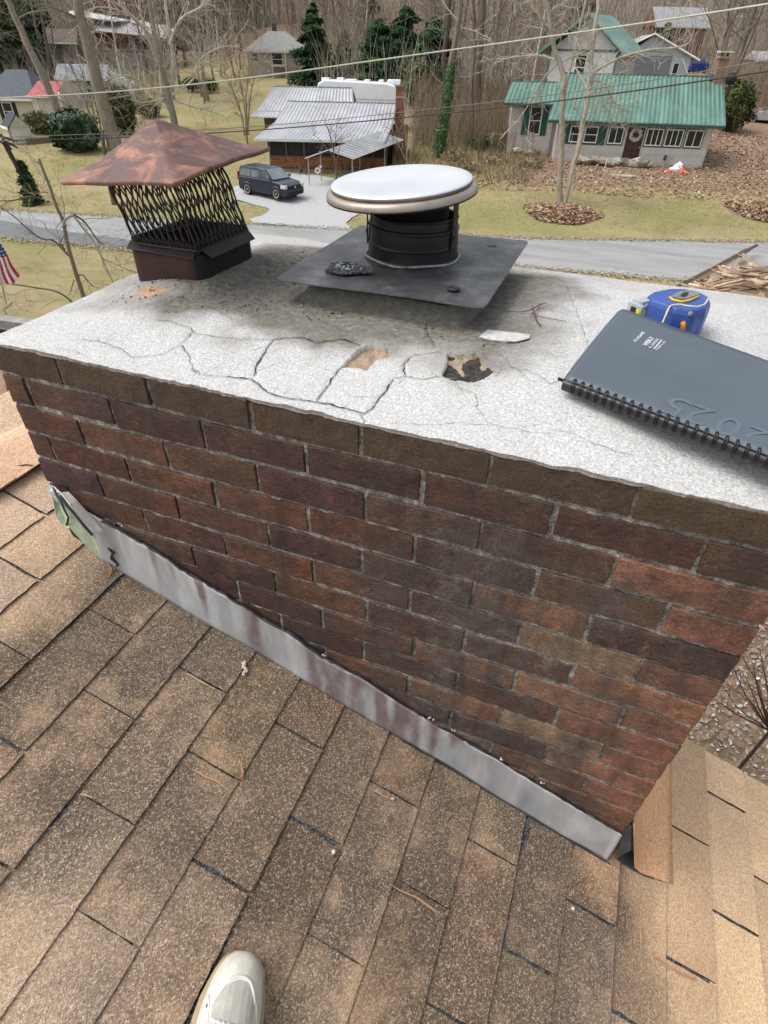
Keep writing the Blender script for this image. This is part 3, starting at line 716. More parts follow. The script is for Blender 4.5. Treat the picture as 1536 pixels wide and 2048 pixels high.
mcop = n.fin(cl, n.ramp(n.noise(18, 4), [(.3, .40), (.7, .65)]), .30, n.bump(n.noise(9, 3), .12, .01), .45)
lid = ld.build('pyramid_lid', mcop, cap, smooth=True, attrs={'heat': heat})
sol = lid.modifiers.new('thick', 'SOLIDIFY'); sol.thickness = .0012; sol.offset = -1

# ------------------------------------------------------------------ right flue: flat steel plate with collar and round cap
vent = empty('round_vent_cap', (-.43, .575, .09), 0, 'round pale steel flue cap over a black collar on a square plate', 'chimney cap')
o1 = Vector((-.43, .575, .09))
n = NT('weathered_dark_steel')
ps = n.ramp(n.noise(9, 7, .75), [(.3, (.036, .038, .040)), (.5, (.075, .078, .081)), (.70, (.18, .185, .19))])
ps = n.mix(n.ramp(n.noise(40, 5, .8), [(.58, 0.0), (.75, .35)]), ps, (.26, .27, .28))
mplate = n.fin(ps, n.ramp(n.noise(14, 5), [(.3, .35), (.7, .6)]), .4, n.bump(n.noise(60, 4), .2, .003), .5)
pc = [Vector((-.640, .325, .084)), Vector((-.205, .330, .086)), Vector((-.212, .815, .094)), Vector((-.650, .790, .090))]
pm = MB(); NP = 26
def pp(u, v, dz=0):
    p = pc[0].lerp(pc[1], u).lerp(pc[3].lerp(pc[2], u), v); d_ = math.hypot(p.x - o1.x, p.y - o1.y)
    p.z += noise.noise(Vector((p.x * 5, p.y * 5, 0))) * .004 + .006 * (1 - sstep(.095, .135, d_)) + dz
    if u < .02 and v < .02 or (u > .98 and v < .02) or (u > .98 and v > .98): p = p.lerp(o1 + Vector((0, 0, p.z - o1.z)), .02)
    return p - o1
for dz in (0, -.0018):
    for j in range(NP + 1):
        for i in range(NP + 1): pm.v.append(tuple(pp(i / NP, j / NP, dz)))
W = NP + 1; N2 = W * W
for j in range(NP):
    for i in range(NP):
        a = j * W + i; pm.f.append((a, a + 1, a + W + 1, a + W)); pm.f.append((N2 + a, N2 + a + W, N2 + a + W + 1, N2 + a + 1))
ring = [i for i in range(W)] + [j * W + NP for j in range(1, W)] + [NP * W + i for i in range(NP - 1, -1, -1)] + [j * W for j in range(NP - 1, 0, -1)]
for k in range(len(ring)): a, b_ = ring[k], ring[(k + 1) % len(ring)]; pm.f.append((a, N2 + a, N2 + b_, b_))
pm.c = [white] * len(pm.f); pm.m = [0] * len(pm.f)
pm.build('base_plate', mplate, vent, smooth=False)
bo = MB()
for u, v in ((984, 491), (908, 575)):
    bo = MB(); p = zpl(u, v, .094); p = Vector((p.x, p.y, .093)) - o1; bo.lathe([(.013, -.002), (.012, .0006), (.007, .0013), (.0, .0010)], 14, Matrix.Translation(p)); bo.v = [tuple(Vector(q) + (Vector(q) - p).normalized() * noise.noise(Vector(q) * 150) * .003) for q in bo.v]; bo.build('sealant_dab', mblack, vent, smooth=True)
n = NT('burnt_collar')
bc_ = n.ramp(n.noise(5, 5, .7, vec=n.mapping((1, 1, 6))), [(.3, (.012, .012, .014)), (.55, (.028, .026, .028)), (.68, (.075, .05, .04))])
mcol = n.fin(bc_, n.ramp(n.noise(10, 4), [(.3, .32), (.7, .6)]), .5, n.bump(n.noise(30, 4), .25, .004), .5)
co = MB(); prof = [(.104, 0.0), (.1005, .004), (.0985, .008), (.0985, .030), (.1000, .033), (.0985, .036), (.0975, .062), (.0990, .064), (.0990, .068), (.0950, .070), (.0950, .083), (.0965, .086), (.0955, .088), (.0925, .088), (.0915, .084), (.0915, .0)]
co.lathe(prof, 64, Matrix.Translation((0, 0, .001)))
for i, v in enumerate(co.v): co.v[i] = tuple(Vector(v) + Vector((0, 0, noise.noise(Vector(v) * 12) * .0025)))
co.build('collar', mcol, vent, smooth=False)
sl = MB(); tor = []
for k in range(49): a = 2 * math.pi * k / 48; tor.append((.1035 * math.cos(a), .1035 * math.sin(a), .006 + .0015 * math.sin(5 * a)))
sl.tube(tor, .0028, 6, caps=False); sl.build('sealant_bead', M('silver_seam', (.40, .40, .40), (.08, .08, .08), 30, .4, .3, 60, .003, .3), vent, smooth=True)
br = MB()
inn = MB(); inn.lathe([(.074, .0), (.074, .122)], 40, None, caps=False); inn.build('inner_screen', M('soot_black', (.012, .011, .011), None, 30, .9), vent, smooth=True)
for az in (-14, 96, 206):
    br = MB(); a = R(az); ca, sa = math.cos(a), math.sin(a); Mx = Matrix.Rotation(a, 4, 'Z')
    br.box((.0995, -.009, .03), (.1022, .0075, .134), M=Mx); br.box((.1015, -.005, .05), (.1040, .005, .058), M=Mx); br.build('bracket', mcol, vent)
n = NT('galvanised_lid')
gz = n.ramp(n.noise(4, 5, .6), [(.3, (.68, .70, .72)), (.7, (.80, .81, .82))])
gz = n.mix(n.ramp(n.noise(16, 6, .8), [(.60, 0.0), (.78, .4)]), gz, (.50, .47, .42))
mgal = n.fin(gz, n.ramp(n.noise(5, 4, .6), [(.35, .30), (.7, .50)]), .55, n.bump(n.noise(5, 2), .06, .02), .5)
mrimd = M('brown_rim', (.22, .18, .14), (.12, .10, .08), 8, .5, .1, 60, .002, .5)
LT = Matrix.Translation(Vector((-.452, .548, .234)) - o1) @ Matrix.Rotation(R(4.5), 4, Vector((.946, .325, 0))) @ Matrix.Rotation(R(-4.8), 4, 'Y')
t1 = MB(); t1.lathe([(.144, .003), (.1455, .0075), (.144, .0090), (.132, .0102), (.115, .0098), (.07, .0085), (.05, .0075), (.001, .0072)], 72, LT); t1.build('lid_top', mgal, vent, smooth=True)
t3 = MB(); t3.lathe([(.1435, -.001), (.1450, -.0005), (.1456, .0065), (.144, .007)], 72, LT, caps=False); t3.build('lid_band', mrimd, vent, smooth=True)
t2 = MB(); t2.lathe([(.144, .0005), (.150, -.0005), (.1545, -.004), (.1565, -.009), (.1565, -.0125)], 72, LT, caps=False); t2.build('lid_rim', M('tarnished_rim', (.46, .41, .36), (.27, .22, .18), 5, .38, .1, 60, .002, .5), vent, smooth=True)
t4 = MB(); t4.lathe([(.1562, -.012), (.1568, -.0155), (.151, -.017), (.10, -.014), (.001, -.012)], 72, LT); t4.build('lid_underside', mblack, vent, smooth=True)
# clay tile hidden below the plate, its colour darkened to carry the shade there, and its mortar bed
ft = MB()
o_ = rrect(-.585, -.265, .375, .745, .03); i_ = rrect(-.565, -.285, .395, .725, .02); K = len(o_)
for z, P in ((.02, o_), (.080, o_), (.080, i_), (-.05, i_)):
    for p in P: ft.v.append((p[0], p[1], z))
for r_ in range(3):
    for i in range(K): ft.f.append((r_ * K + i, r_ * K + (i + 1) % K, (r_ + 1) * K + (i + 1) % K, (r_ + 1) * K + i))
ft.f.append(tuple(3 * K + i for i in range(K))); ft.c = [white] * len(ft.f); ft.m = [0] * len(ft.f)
ft.build('flue_tile', M('shade_dark_clay', (.05, .028, .02), (.018, .012, .01), 14, .9, .5, 80, .004), chimney)
# chunk of grey ash-like deposit on the plate
rr = random.Random(8); ash = MB(); hc = zpl(692, 533, .095)
for k in range(800):
    a = rr.uniform(0, 6.28); r_ = math.sqrt(rr.random()); x = hc.x + math.cos(a) * r_ * .046 * (1 + .3 * math.sin(3 * a + 1)); y = hc.y + math.sin(a) * r_ * .036
    lump(ash, (x, y, .0905 + .016 * (1 - r_) ** 1.3 * rr.random()), rr.uniform(.0012, .0046), vary(rr.choice([(.05, .05, .055), (.075, .078, .085), (.10, .105, .11)] if r_ > .6 or rr.random() < .35 else [(.34, .37, .42), (.22, .24, .27), (.12, .125, .135)]), .2, rr), rr)
tag(ash.build('ash_clump', M('ash', (1, 1, 1), (.6, .6, .6), 100, .9, .5, 200, .003)), 'crumbly grey clump of creosote ash on the square plate', 'ash clump')
# ================================================================== THE HOUSE WE STAND ON
house = empty('shingled_house', (0, 0, -3.6), 0, 'tan and brown shingled roof of the house the chimney is built against', 'house')
H0 = Vector((0, 0, -3.6))
UX = Vector((1, 0, RS)).normalized(); UN = Vector((-RS, 0, 1)).normalized(); KS = math.hypot(1, RS)
def rf(s, y, h=0.0):   # s = distance down the slope from x=0
    return Vector((0, y, RZ)) + UX * s + UN * h - H0
RIDGE = -1.41 * KS; EAVE = 4.6; RAKE = .455; YFAR = -7.0; EXPO = .1262
rs_ = random.Random(21); sh = MB(); zone = []; fresh = []
ks = list(range(int((RIDGE + .757) / EXPO) - 1, int((EAVE + .757) / EXPO) + 1))
for k in ks:
    s0 = -.757 + EXPO * (k - 1); s1 = -.757 + EXPO * k     # lower (exposed) edge at s1
    yoff = -.44 + (0 if k % 2 == 1 else .1505) + rs_.uniform(-.006, .006)
    ysl = [yoff + .3048 * m for m in range(-22, 5)]
    ysl = [y for y in ysl if y < RAKE - .02] + [RAKE]
    curl = rs_.uniform(-.001, .001)
    for a, b in zip(ysl[:-1], ysl[1:]):
        near_ = b > -1.9 and s0 < 1.6 and a < 1
        wf = rs_.uniform(.0012, .0042) if rs_.random() < .8 else .0008
        wb = wf if b < RAKE - .001 else 0
        y0, y1 = a + wf, b - wb; nu, nv = (26, 7) if near_ else (2, 1)
        s_lo = s1 + rs_.uniform(-.0015, .0015); col = rc((1, 1, 1), rs_.choice([(.78, .72, .68), (1.15, 1.10, 1.04), (.88, .82, .80), (1.02, .95, .86), (1.06, .93, .86)]), rs_.uniform(.3, 1))
        seed = rs_.uniform(0, 50); dk = rs_.uniform(-.0006, .0006)
        base = len(sh.v)
        for j in range(nv + 1):
            for i in range(nu + 1):
                t = j / nv; s_ = s0 - .012 + (s_lo - s0 + .012) * t; y = y0 + (y1 - y0) * i / nu
                h = .0012 + .0058 * t + curl + dk
                if near_:
                    h += noise.noise(Vector((s_ * 9, y * 9, 2))) * .0016
                    if j == nv: s_ += noise.noise(Vector((y * 60, seed, 0))) * .0022
                    if i in (0, nu): y += noise.noise(Vector((s_ * 70, seed, 5))) * .0022
                    if (i < 2 or i > nu - 2) and t > .85: h += .0008 * math.sin(seed)
                sh.v.append(tuple(rf(s_, y, h))); X_ = s_ / KS
                nn = noise.noise(Vector((s_ * 3, y * 3, 1))) * .16 + noise.noise(Vector((s_ * 9, y * 9, 7))) * .06
                # 0 = tan, 1 = dark weathered;  streaks run downslope from the chimney
                dk_ = sstep(-1.18, -.9, X_ + nn * .6) * (1 - sstep(.25, .52, X_ + .18 * (y + .2) + nn * .7)) * (1 - .8 * sstep(.2, .95, -y + nn)) 
                dk_ = max(dk_, .56 * sstep(-.75, -.3, X_ + nn) * (1 - sstep(.05, .4, X_ + nn)))
                zone.append(dk_)
                fresh.append(sstep(.22, .55, X_ + .22 * (y + .3) + nn * .6))
        W = nu + 1
        fs = [(j * W + i, (j + 1) * W + i, (j + 1) * W + i + 1, j * W + i + 1) for j in range(nv) for i in range(nu)]
        sh.f += [tuple(base + q for q in f) for f in fs]; sh.c += [col] * len(fs)
        # thickness at lower edge and the two ends
        edge = [base + nv * W + i for i in range(W)]; b2 = len(sh.v)
        for e in edge: p = Vector(sh.v[e]); sh.v.append(tuple(p - UN * .0052)); zone.append(1); fresh.append(0)
        for i in range(nu): sh.f.append((edge[i], b2 + i, b2 + i + 1, edge[i + 1])); sh.c.append((.18, .16, .15))
        for side in (0, nu):
            e2 = [base + j * W + side for j in range(W and nv + 1)]; b3 = len(sh.v)
            for e in e2: p = Vector(sh.v[e]); sh.v.append(tuple(p - UN * .0045)); zone.append(1); fresh.append(0)
            for j in range(nv): sh.f.append((e2[j], b3 + j, b3 + j + 1, e2[j + 1])); sh.c.append((.18, .16, .15))
sh.m = [0] * len(sh.f)
def granule(name, cA, cB, dark):
    n = NT(name)
    tan = n.ramp(n.voro(430, out='Color'), [(.05, (.42, .30, .205)), (.35, (.60, .435, .30)), (.60, (.74, .56, .405)), (.93, (.92, .80, .64))])
    fr_ = n.ramp(n.voro(430, out='Color'), [(.05, (.62, .41, .23)), (.35, (.80, .55, .33)), (.60, (.95, .69, .43)), (.95, (1.0, .86, .64))])
    dk = n.ramp(n.voro(430, out='Color'), [(.05, (.064, .050, .037)), (.40, (.128, .100, .073)), (.70, (.20, .158, .118)), (.95, (.52, .46, .37))])
    tan = n.mix(n.ramp(n.attr('fresh'), [(.2, 0.0), (.8, 1.0)]), tan, fr_)
    f_ = n.math('ADD', n.attr('zone'), n.math('MULTIPLY', n.math('SUBTRACT', n.noise(5, 6, .75), .5), .7))
    c = n.mix(n.ramp(f_, [(.05, 0.10), (.75, 1.0)]), tan, dk)
    c = n.mix(n.ramp(n.noise(2.2, 5, .7), [(.44, 0.0), (.72, .32)]), c, n.mix(.5, dk, (.34, .23, .175)))
    c = n.mix(n.ramp(n.noise(4.3, 5, .7, vec=n.mapping((1.3, 1, 1.3))), [(.50, 0.0), (.66, .55)]), c, n.mix(.5, tan, (.44, .28, .15)))
    c = n.mix(n.ramp(n.noise(260, 2, .5), [(.60, 0.0), (.72, .35)]), c, (.045, .034, .027))
    c = n.mix(n.ramp(n.noise(250, 2, .5), [(.65, 0.0), (.71, .55)]), c, (.72, .60, .46))
    c = n.mix(n.ramp(n.math('ADD', n.attr('zone'), n.noise(3.1, 7, .8, vec=n.mapping((.5, 1.6, .5)))), [(1.02, 0.0), (1.42, .72)]), c, (.058, .047, .036))
    c = n.mix(1, c, n.attr('col', 'Color'), 'MULTIPLY')
    nb = n.bump(n.voro(430), .6, .0025); nb = n.bump(n.noise(110, 3, .7), .4, .004, nb)
    return n.fin(c, .95, 0, nb, .12)
mshin = granule('mineral_granules', 0, 0, 0)
o = sh.build('shingles', mshin, house, smooth=False, attrs={'zone': zone, 'fresh': fresh})
# dark felt seen in the cut-outs, deck, far slope, ridge caps, walls
fe = MB(); fe.quad(rf(RIDGE, YFAR, .0004), rf(EAVE, YFAR, .0004), rf(EAVE, RAKE - .004, .0004), rf(RIDGE, RAKE - .004, .0004))
fe.v = fe.v; n = NT('charcoal_granules')
cg_ = n.ramp(n.voro(330, out='Color'), [(.1, (.022, .024, .027)), (.6, (.075, .080, .085)), (.95, (.24, .25, .25))])
mfelt = n.fin(cg_, .95, 0, n.bump(n.voro(330), .6, .003), .1)
fe.build('underlay', mfelt, house)
dk = MB()
a, b, c, d = rf(RIDGE, YFAR, -.004), rf(EAVE, YFAR, -.004), rf(EAVE, RAKE - .01, -.004), rf(RIDGE, RAKE - .01, -.004)
dn = Vector((0, 0, -.022)); dk.add([a, b, c, d, a + dn, b + dn, c + dn, d + dn], [(0, 1, 2, 3), (7, 6, 5, 4), (1, 0, 4, 5), (2, 1, 5, 6), (3, 2, 6, 7), (0, 3, 7, 4)])
rx_ = RIDGE / KS; mir = lambda p: Vector((2 * rx_ - p.x, p.y, p.z))
a2, b2, c2, d2 = [mir(q) for q in (a, b, c, d)]; dk.add([a2, b2, c2, d2, a2 + dn, b2 + dn, c2 + dn, d2 + dn], [(3, 2, 1, 0), (4, 5, 6, 7), (5, 4, 0, 1), (6, 5, 1, 2), (7, 6, 2, 3), (4, 7, 3, 0)])
dk.build('roof_deck', M('deck_boards', (.35, .27, .18), None, 5), house)
fs_ = MB(); zz = []
for i in range(30):
    for j in range(2):
        pass
A2 = [mir(rf(RIDGE, YFAR, .004)), mir(rf(EAVE, YFAR, .004)), mir(rf(EAVE, RAKE, .004)), mir(rf(RIDGE, RAKE, .004))]
fs_.add(A2, [(3, 2, 1, 0)]); fs_.build('far_slope_shingles', mshin, house, attrs={'zone': [0] * 4, 'fresh': [.6] * 4})
rcp = MB(); rz_ = []
m = 0; y = RAKE
while y > YFAR:
    L = .30; n_ = 14; b0 = len(rcp.v)
    for j in range(6):
        for i in range(n_ + 1):
            t = (i / n_ - .5) * 2; ww = .125; yy = y - L * j / 5
            x = rx_ + t * ww; ztop = (RZ + RS * rx_) - abs(RS) * (math.sqrt(t * t * ww * ww + .018 ** 2)) + .020 + (.0045 * (j / 5) if False else .0045 * (1 - j / 5))
            rcp.v.append((x, yy + noise.noise(Vector((x * 30, y, 0))) * .002, ztop + 3.6 + noise.noise(Vector((x * 9, yy * 9, 0))) * .003)); rz_.append(0)
    W = n_ + 1; col = vary((1.05, .98, .95), .08, rs_)
    for j in range(5):
        for i in range(n_): rcp.f.append((b0 + j * W + i, b0 + (j + 1) * W + i, b0 + (j + 1) * W + i + 1, b0 + j * W + i + 1)); rcp.c.append(col)
    y -= .135
rcp.m = [0] * len(rcp.f)
rcp.build('ridge_cap', mshin, house, attrs={'zone': rz_, 'fresh': [.55] * len(rz_)})
wl_ = MB(); gz0 = 0.0; XE = EAVE / KS - .3
gx0, gx1 = 2 * rx_ - XE, XE
wallp_ = [(gx0, gz0), (gx1, gz0), (gx1, 3.6 + RZ + RS * gx1 - .05), (rx_, 3.6 + RZ + RS * rx_ - .05), (gx0, 3.6 + RZ + RS * gx1 - .05)]
ya, yb = YFAR + .3, .27
wl_.add([(p[0], ya, p[1]) for p in wallp_] + [(p[0], yb, p[1]) for p in wallp_], [(0, 1, 2, 3, 4), (9, 8, 7, 6, 5)] + [(i, 5 + i, 5 + (i + 1) % 5, (i + 1) % 5) for i in range(5)])
wl_.build('wall', M('white_siding', (.62, .60, .56), (.55, .53, .5), 3, .7), house)
fa = MB()
for sgn in (1, -1):
    P = [rf(RIDGE, RAKE - .012, -.03), rf(EAVE, RAKE - .012, -.03), rf(EAVE, RAKE - .012, -.17), rf(RIDGE, RAKE - .012, -.17)]
    if sgn < 0: P = [mir(q) for q in P][::-1]
    fa.add(P + [q + Vector((0, -.022, 0)) for q in P], [(3, 2, 1, 0), (4, 5, 6, 7), (0, 1, 5, 4), (1, 2, 6, 5), (2, 3, 7, 6), (3, 0, 4, 7)])
fa.build('rake_board', M('white_trim', (.70, .70, .68), None, 4), house)

# ------------------------------------------------------------------ step flashing along the chimney
FT = [(150, 1003), (172, 1023), (200, 1040), (229, 1056), (272, 1080), (326, 1112), (350, 1130), (386, 1154), (454, 1193), (500, 1222), (541, 1247), (586, 1272), (643, 1315), (722, 1354), (808, 1412), (856, 1441), (895, 1463), (981, 1512), (1059, 1559), (1161, 1621), (1245, 1670)]
fm = MB(); tops = [ypl(u, v, -.009) for u, v in FT]; nsub = 7; cols = []; stain = []
xs_ = np.linspace(tops[0].x, tops[-1].x, 260); tz = np.interp(xs_, [t.x for t in tops], [t.z for t in tops])
NV = 12
for i, x in enumerate(xs_):
    zt = tz[i] + noise.noise(Vector((x * 22, 0, 0))) * .004; zb = RZ + RS * x + .004 + noise.noise(Vector((x * 6, 4, 0))) * .002
    for j in range(NV + 1):
        t = j / NV; z = zb + (zt - zb) * t
        yy = -.0085 - .0025 * noise.noise(Vector((x * 7, z * 10, 0))) - (1 - t) ** 2 * .006 - .0015 * math.sin(x * 14)
        if x > .315: yy -= .002
        fm.v.append((x, yy, z + 3.6))
        w_ = sstep(-.46, -.43, x) * (1 - sstep(-.14, -.08, x + .02 * noise.noise(Vector((x * 40, z * 6, 0))))) 
        st_ = .95 * w_ * (.55 + .8 * noise.noise(Vector((x * 30, z * 5, 3)))) 
        dr = max(0, noise.noise(Vector((x * 26, z * 2.2, 11))) * 2.0 - .12) * (.25 + .75 * t) * (1 - sstep(-.12, 0, x))
        stain.append(min(1, max(st_, dr)))
W = NV + 1; base = len(fm.v)
for i in range(len(xs_) - 1):
    for j in range(NV): fm.f.append((i * W + j, (i + 1) * W + j, (i + 1) * W + j + 1, i * W + j + 1))
fm.c = [white] * len(fm.f); fm.m = [0] * len(fm.f)
n = NT('painted_flashing')
fcx = n.ramp(n.noise(20, 5, .6, vec=n.mapping((1, 1, .25))), [(.3, (.31, .315, .32)), (.5, (.44, .45, .455)), (.72, (.62, .63, .63))])
fcx = n.mix(n.ramp(n.noise(40, 5, .8), [(.6, 0.0), (.8, .35)]), fcx, (.25, .24, .24))
sa = n.math('ADD', n.attr('stain'), n.math('MULTIPLY', n.math('SUBTRACT', n.noise(55, 6, .8, vec=n.mapping((1, 1, .35))), .5), .8))
fcx = n.mix(n.ramp(sa, [(.16, 0.0), (.6, .78)]), fcx, n.ramp(n.noise(30, 4), [(.3, (.115, .055, .055)), (.7, (.22, .15, .155))]))
mflash = n.fin(fcx, .5, .15, n.bump(n.noise(16, 4, .6), .25, .006), .4)
of = fm.build('step_flashing', mflash, house, smooth=True, attrs={'stain': stain})
so = of.modifiers.new('t', 'SOLIDIFY'); so.thickness = .0009; so.offset = 1
# black tar line along the top edge and dark gap at the foot
tm = MB(); rt = random.Random(3)
P = []; Rr = []
for i in range(0, 260, 2):
    x = xs_[i]; P.append((x, -.0085 + rt.uniform(-.002, .001), tz[i] + .001 + noise.noise(Vector((x * 30, 1, 0))) * .005 + 3.6)); Rr.append(.0008 + .0026 * abs(noise.noise(Vector((x * 20, 5, 5)))) + (.0016 if x < -.35 else 0))
tm.tube(P[6:], Rr[6:], 6)
x_ = -.955; tm.tube([(x_ + .008 * math.sin(k * 2.0), -.016, RZ + RS * x_ + 3.6 + .02 + .012 * k) for k in range(6)], [.002, .0035, .004, .003, .004, .002], 6)
mtar = M('roofing_tar', (.055, .055, .058), (.025, .025, .027), 30, .6, .5, 80, .004)
tm.build('tar_and_shade_seam', mtar, house)
gmx = MB(); P = [(x, -.0165, RZ + RS * x + .0065 + 3.6) for x in np.linspace(-.2, .335, 30)]; gmx.tube(P, .0022, 5); gmx.build('tar_and_shade_seam', mtar, house)  # dark tube drawn in place of the shaded gap under the flashing
# white caulk crumbs
mcaulk = M('caulk_white', (1, 1, 1), (.8, .8, .8), 40, .7); rr = random.Random(5)
for u, v in [(648, 1312), (905, 1460), (862, 1437), (1005, 1519), (1085, 1565), (240, 1048)]:
    p = ypl(u, v, -.008)
    ck = MB()
    for k in range(3): lump(ck, p - H0 + Vector((rr.uniform(-.006, .006), rr.uniform(-.003, .001), rr.uniform(-.003, .004))), rr.uniform(.0015, .003), (.60, .60, .58), rr)
    ck.build('caulk', mcaulk, house)

# crumpled corner flashing at the upper end: green face, white fold
cf = MB()
def Q(u, v, y): return ypl(u, v, y) - H0
G = [Q(112, 1003, -.030), Q(122, 1032, -.045), Q(131, 1057, -.058), Q(140, 1056, -.060), Q(170, 1090, -.062), Q(205, 1122, -.058), Q(195, 1088, -.050), Q(190, 1070, -.043), Q(160, 1036, -.040), Q(140, 1008, -.036), Q(122, 985, -.026)]
cf.cc = (.50, .55, .38); cf.add(G, [(0, 1, 2, 3, 9, 10), (3, 4, 8, 9), (4, 5, 6, 7, 8)])
cf.cc = (1.0, 1.0, .97); Wt = [Q(122, 985, -.026), Q(140, 1008, -.036), Q(160, 1036, -.040), Q(190, 1070, -.043), Q(205, 1060, -.014), Q(178, 1028, -.013), Q(155, 1002, -.012), Q(137, 983, -.011)]
cf.add(Wt, [(0, 1, 6, 7), (1, 2, 5, 6), (2, 3, 4, 5)])
cf.cc = (.62, .65, .68); cf.add([Q(96, 968, -.012), Q(96, 982, -.03), Q(112, 1003, -.030), Q(122, 985, -.026), Q(108, 972, -.008)], [(0, 1, 2, 3, 4)])
cf.cc = (.45, .52, .42); cf.add([Q(104, 990, -.034), Q(112, 1030, -.056), Q(128, 1056, -.062), Q(126, 1035, -.050), Q(112, 1003, -.031)], [(0, 1, 2, 3, 4)])
oc = cf.build('corner_flashing', M('chipped_paint', (1, 1, 1), (.72, .72, .70), 35, .6, .3, 60, .004), house)
so = oc.modifiers.new('t', 'SOLIDIFY'); so.thickness = .0014
tk = MB(); tk.tube([Q(106, 975, -.02), Q(113, 990, -.033), Q(120, 1000, -.037), Q(130, 1022, -.050), Q(137, 1035, -.056), Q(134, 1050, -.060)], [.002, .003, .0034, .0028, .0025, .003], 6)
tk.tube([Q(120, 992, -.032), Q(133, 1010, -.040), Q(147, 1026, -.043), Q(165, 1048, -.046), Q(185, 1071, -.048)], [.003, .0036, .003, .0034, .003], 6)
tk.build('tar_and_shade_seam', mtar, house)
# shingle scrap bent up against the lower end of the chimney + black flashing under it
fpz = MB(); low = [rpl(1290, 1752, .004), rpl(1345, 1765, .006), rpl(1343, 1640, .006), rpl(1341, 1520, .006)]
NL = 24; zn = []; gA = Vector(rpl(1346, 1768, .004)); gB = Vector(rpl(1342, 1522, .004))
tA = ypl(1262, 1650, .004); tA.x = .338; tB = Vector((.338, .29, -.66))
tA = Vector((.338, -.003, ypl(1262, 1650, 0).z)); top_ = lambda t: Vector((.339, .0 + .35 * t, tA.z + .0 + .33 * t ** .8))
for i in range(NL + 1):
    t = i / NL; g = gA.lerp(gB, t); tp = Vector((.3385, .004 + .34 * t, tA.z - .012 * t))
    for j in range(13):
        s_ = j / 12; p = tp.lerp(g, s_); kb = max(0, 1 - t * 1.15); mid_ = (tp + g) / 2; ct = mid_.lerp(Vector((.396, tp.y - .006, RZ + RS * .396 + .016)), min(1, kb * 1.25)); p = tp.lerp(ct, s_ / .62) if s_ < .62 else ct.lerp(g, (s_ - .62) / .38)
        fpz.v.append(tuple(p - H0 + Vector((0, noise.noise(p * 30) * .003, 0)))); zn.append(.12)
W = 13
for i in range(NL):
    for j in range(12): fpz.f.append((i * W + j, i * W + j + 1, (i + 1) * W + j + 1, (i + 1) * W + j)); fpz.c.append((1.0, .80, .68))
fpz.m = [0] * len(fpz.f)
o = fpz.build('bent_shingle_flap', mshin, house, smooth=True, attrs={'zone': [0] * len(zn), 'fresh': [.75] * len(zn)})
so = o.modifiers.new('t', 'SOLIDIFY'); so.thickness = .004
bf = MB(); bf.cc = (1, 1, 1)
bf.add([Q(1248, 1660, -.010), Q(1263, 1648, -.006), Q(1262, 1700, -.014), Q(1232, 1716, -.014)], [(0, 1, 2, 3)])
bf.add([rpl(1232, 1718, .010) - H0, rpl(1263, 1700, .009) - H0, rpl(1285, 1735, .009) - H0, rpl(1310, 1759, .0075) - H0, rpl(1290, 1753, .007) - H0, rpl(1262, 1738, .008) - H0], [(0, 1, 2, 3, 4, 5)])
ob = bf.build('corner_flashing', M('black_flashing', (.07, .075, .085), (.035, .037, .042), 20, .5, .3, 60, .003), house)
so = ob.modifiers.new('t', 'SOLIDIFY'); so.thickness = .0012

# ------------------------------------------------------------------ pine needles and bits on the roof
def needle(pts, w_, col, label, cat='pine needle', group=None, name='pine_needles'):
    mb = MB(); rr = random.Random(int(pts[0][0]))
    for k in range(3 if w_ < .0011 else 1):
        P = [rpl(u, v, .009 + .003 * k) + Vector((rr.uniform(-1, 1), rr.uniform(-1, 1), 0)) * .0025 * (k > 0) * (i + 1) / len(pts) for i, (u, v) in enumerate(pts)]
        mb.tube(P, [w_ * .6] + [w_] * (len(P) - 2) + [w_ * .4], 5, vary(col, .15, rr))
    return tag(mb.build(name, mneed), label, cat, group)
mneed = M('dry_needle', (1, 1, 1), (.75, .75, .75), 60, .7)
ST = (.62, .45, .24)
needle([(372, 1346), (385, 1352), (402, 1363), (429, 1379)], .001, ST, 'straw coloured pine needles in a slot near the middle of the flashing')
needle([(385, 1538), (410, 1552), (435, 1562), (462, 1583)], .001, (.60, .36, .2), 'longest reddish pine needles lying in a shingle slot left of centre')
needle([(605, 1495), (618, 1499), (631, 1506)], .001, ST, 'single short pale needle right of the middle shingles')
needle([(737, 1575), (755, 1584), (770, 1594), (785, 1600)], .001, (.5, .32, .2), 'brown needles beside a small white chip on the shingles')
needle([(778, 1768), (800, 1780), (835, 1797), (880, 1828)], .001, (.55, .36, .22), 'long brown needles lying across shingles above the shoe to the right')
needle([(1305, 1912), (1335, 1930), (1360, 1945), (1395, 1962)], .001, (.55, .25, .13), 'red brown needles in the slot at the lower right')
needle([(1280, 1850), (1283, 1875), (1281, 1905)], .001, (.6, .38, .24), 'upright pair of thin needles at the lower right')
needle([(482, 1530), (486, 1545), (484, 1560)], .001, (.58, .3, .18), 'tiny needle tuft beside a course line left of centre')
needle([(160, 1588), (172, 1590), (185, 1594)], .001, ST, 'short pale needles at the left end of a wide slot')
needle([(204, 1128), (215, 1127), (224, 1140), (216, 1155)], .001, (.55, .25, .12), 'orange needles caught under the torn green flashing')
for (u, v), lb in (((785, 1598), 'small white chip lying beside brown needles on the shingles'), ((667, 1704), 'tiny white stone at a course line above the shoe'), ((1146, 1817), 'small white chip in a slot at the lower right')):
    mb = MB(); lump(mb, rpl(u, v, .0095), .0045, (.70, .68, .63), rr); tag(mb.build('stone_chip', mneed), lb, 'stone chip')
mb = MB(); rr = random.Random(9)
for k in range(9): lump(mb, rpl(490 + rr.uniform(-4, 4), 1324 + k * 3.0, .010), .005, (.70, .60, .55), rr)
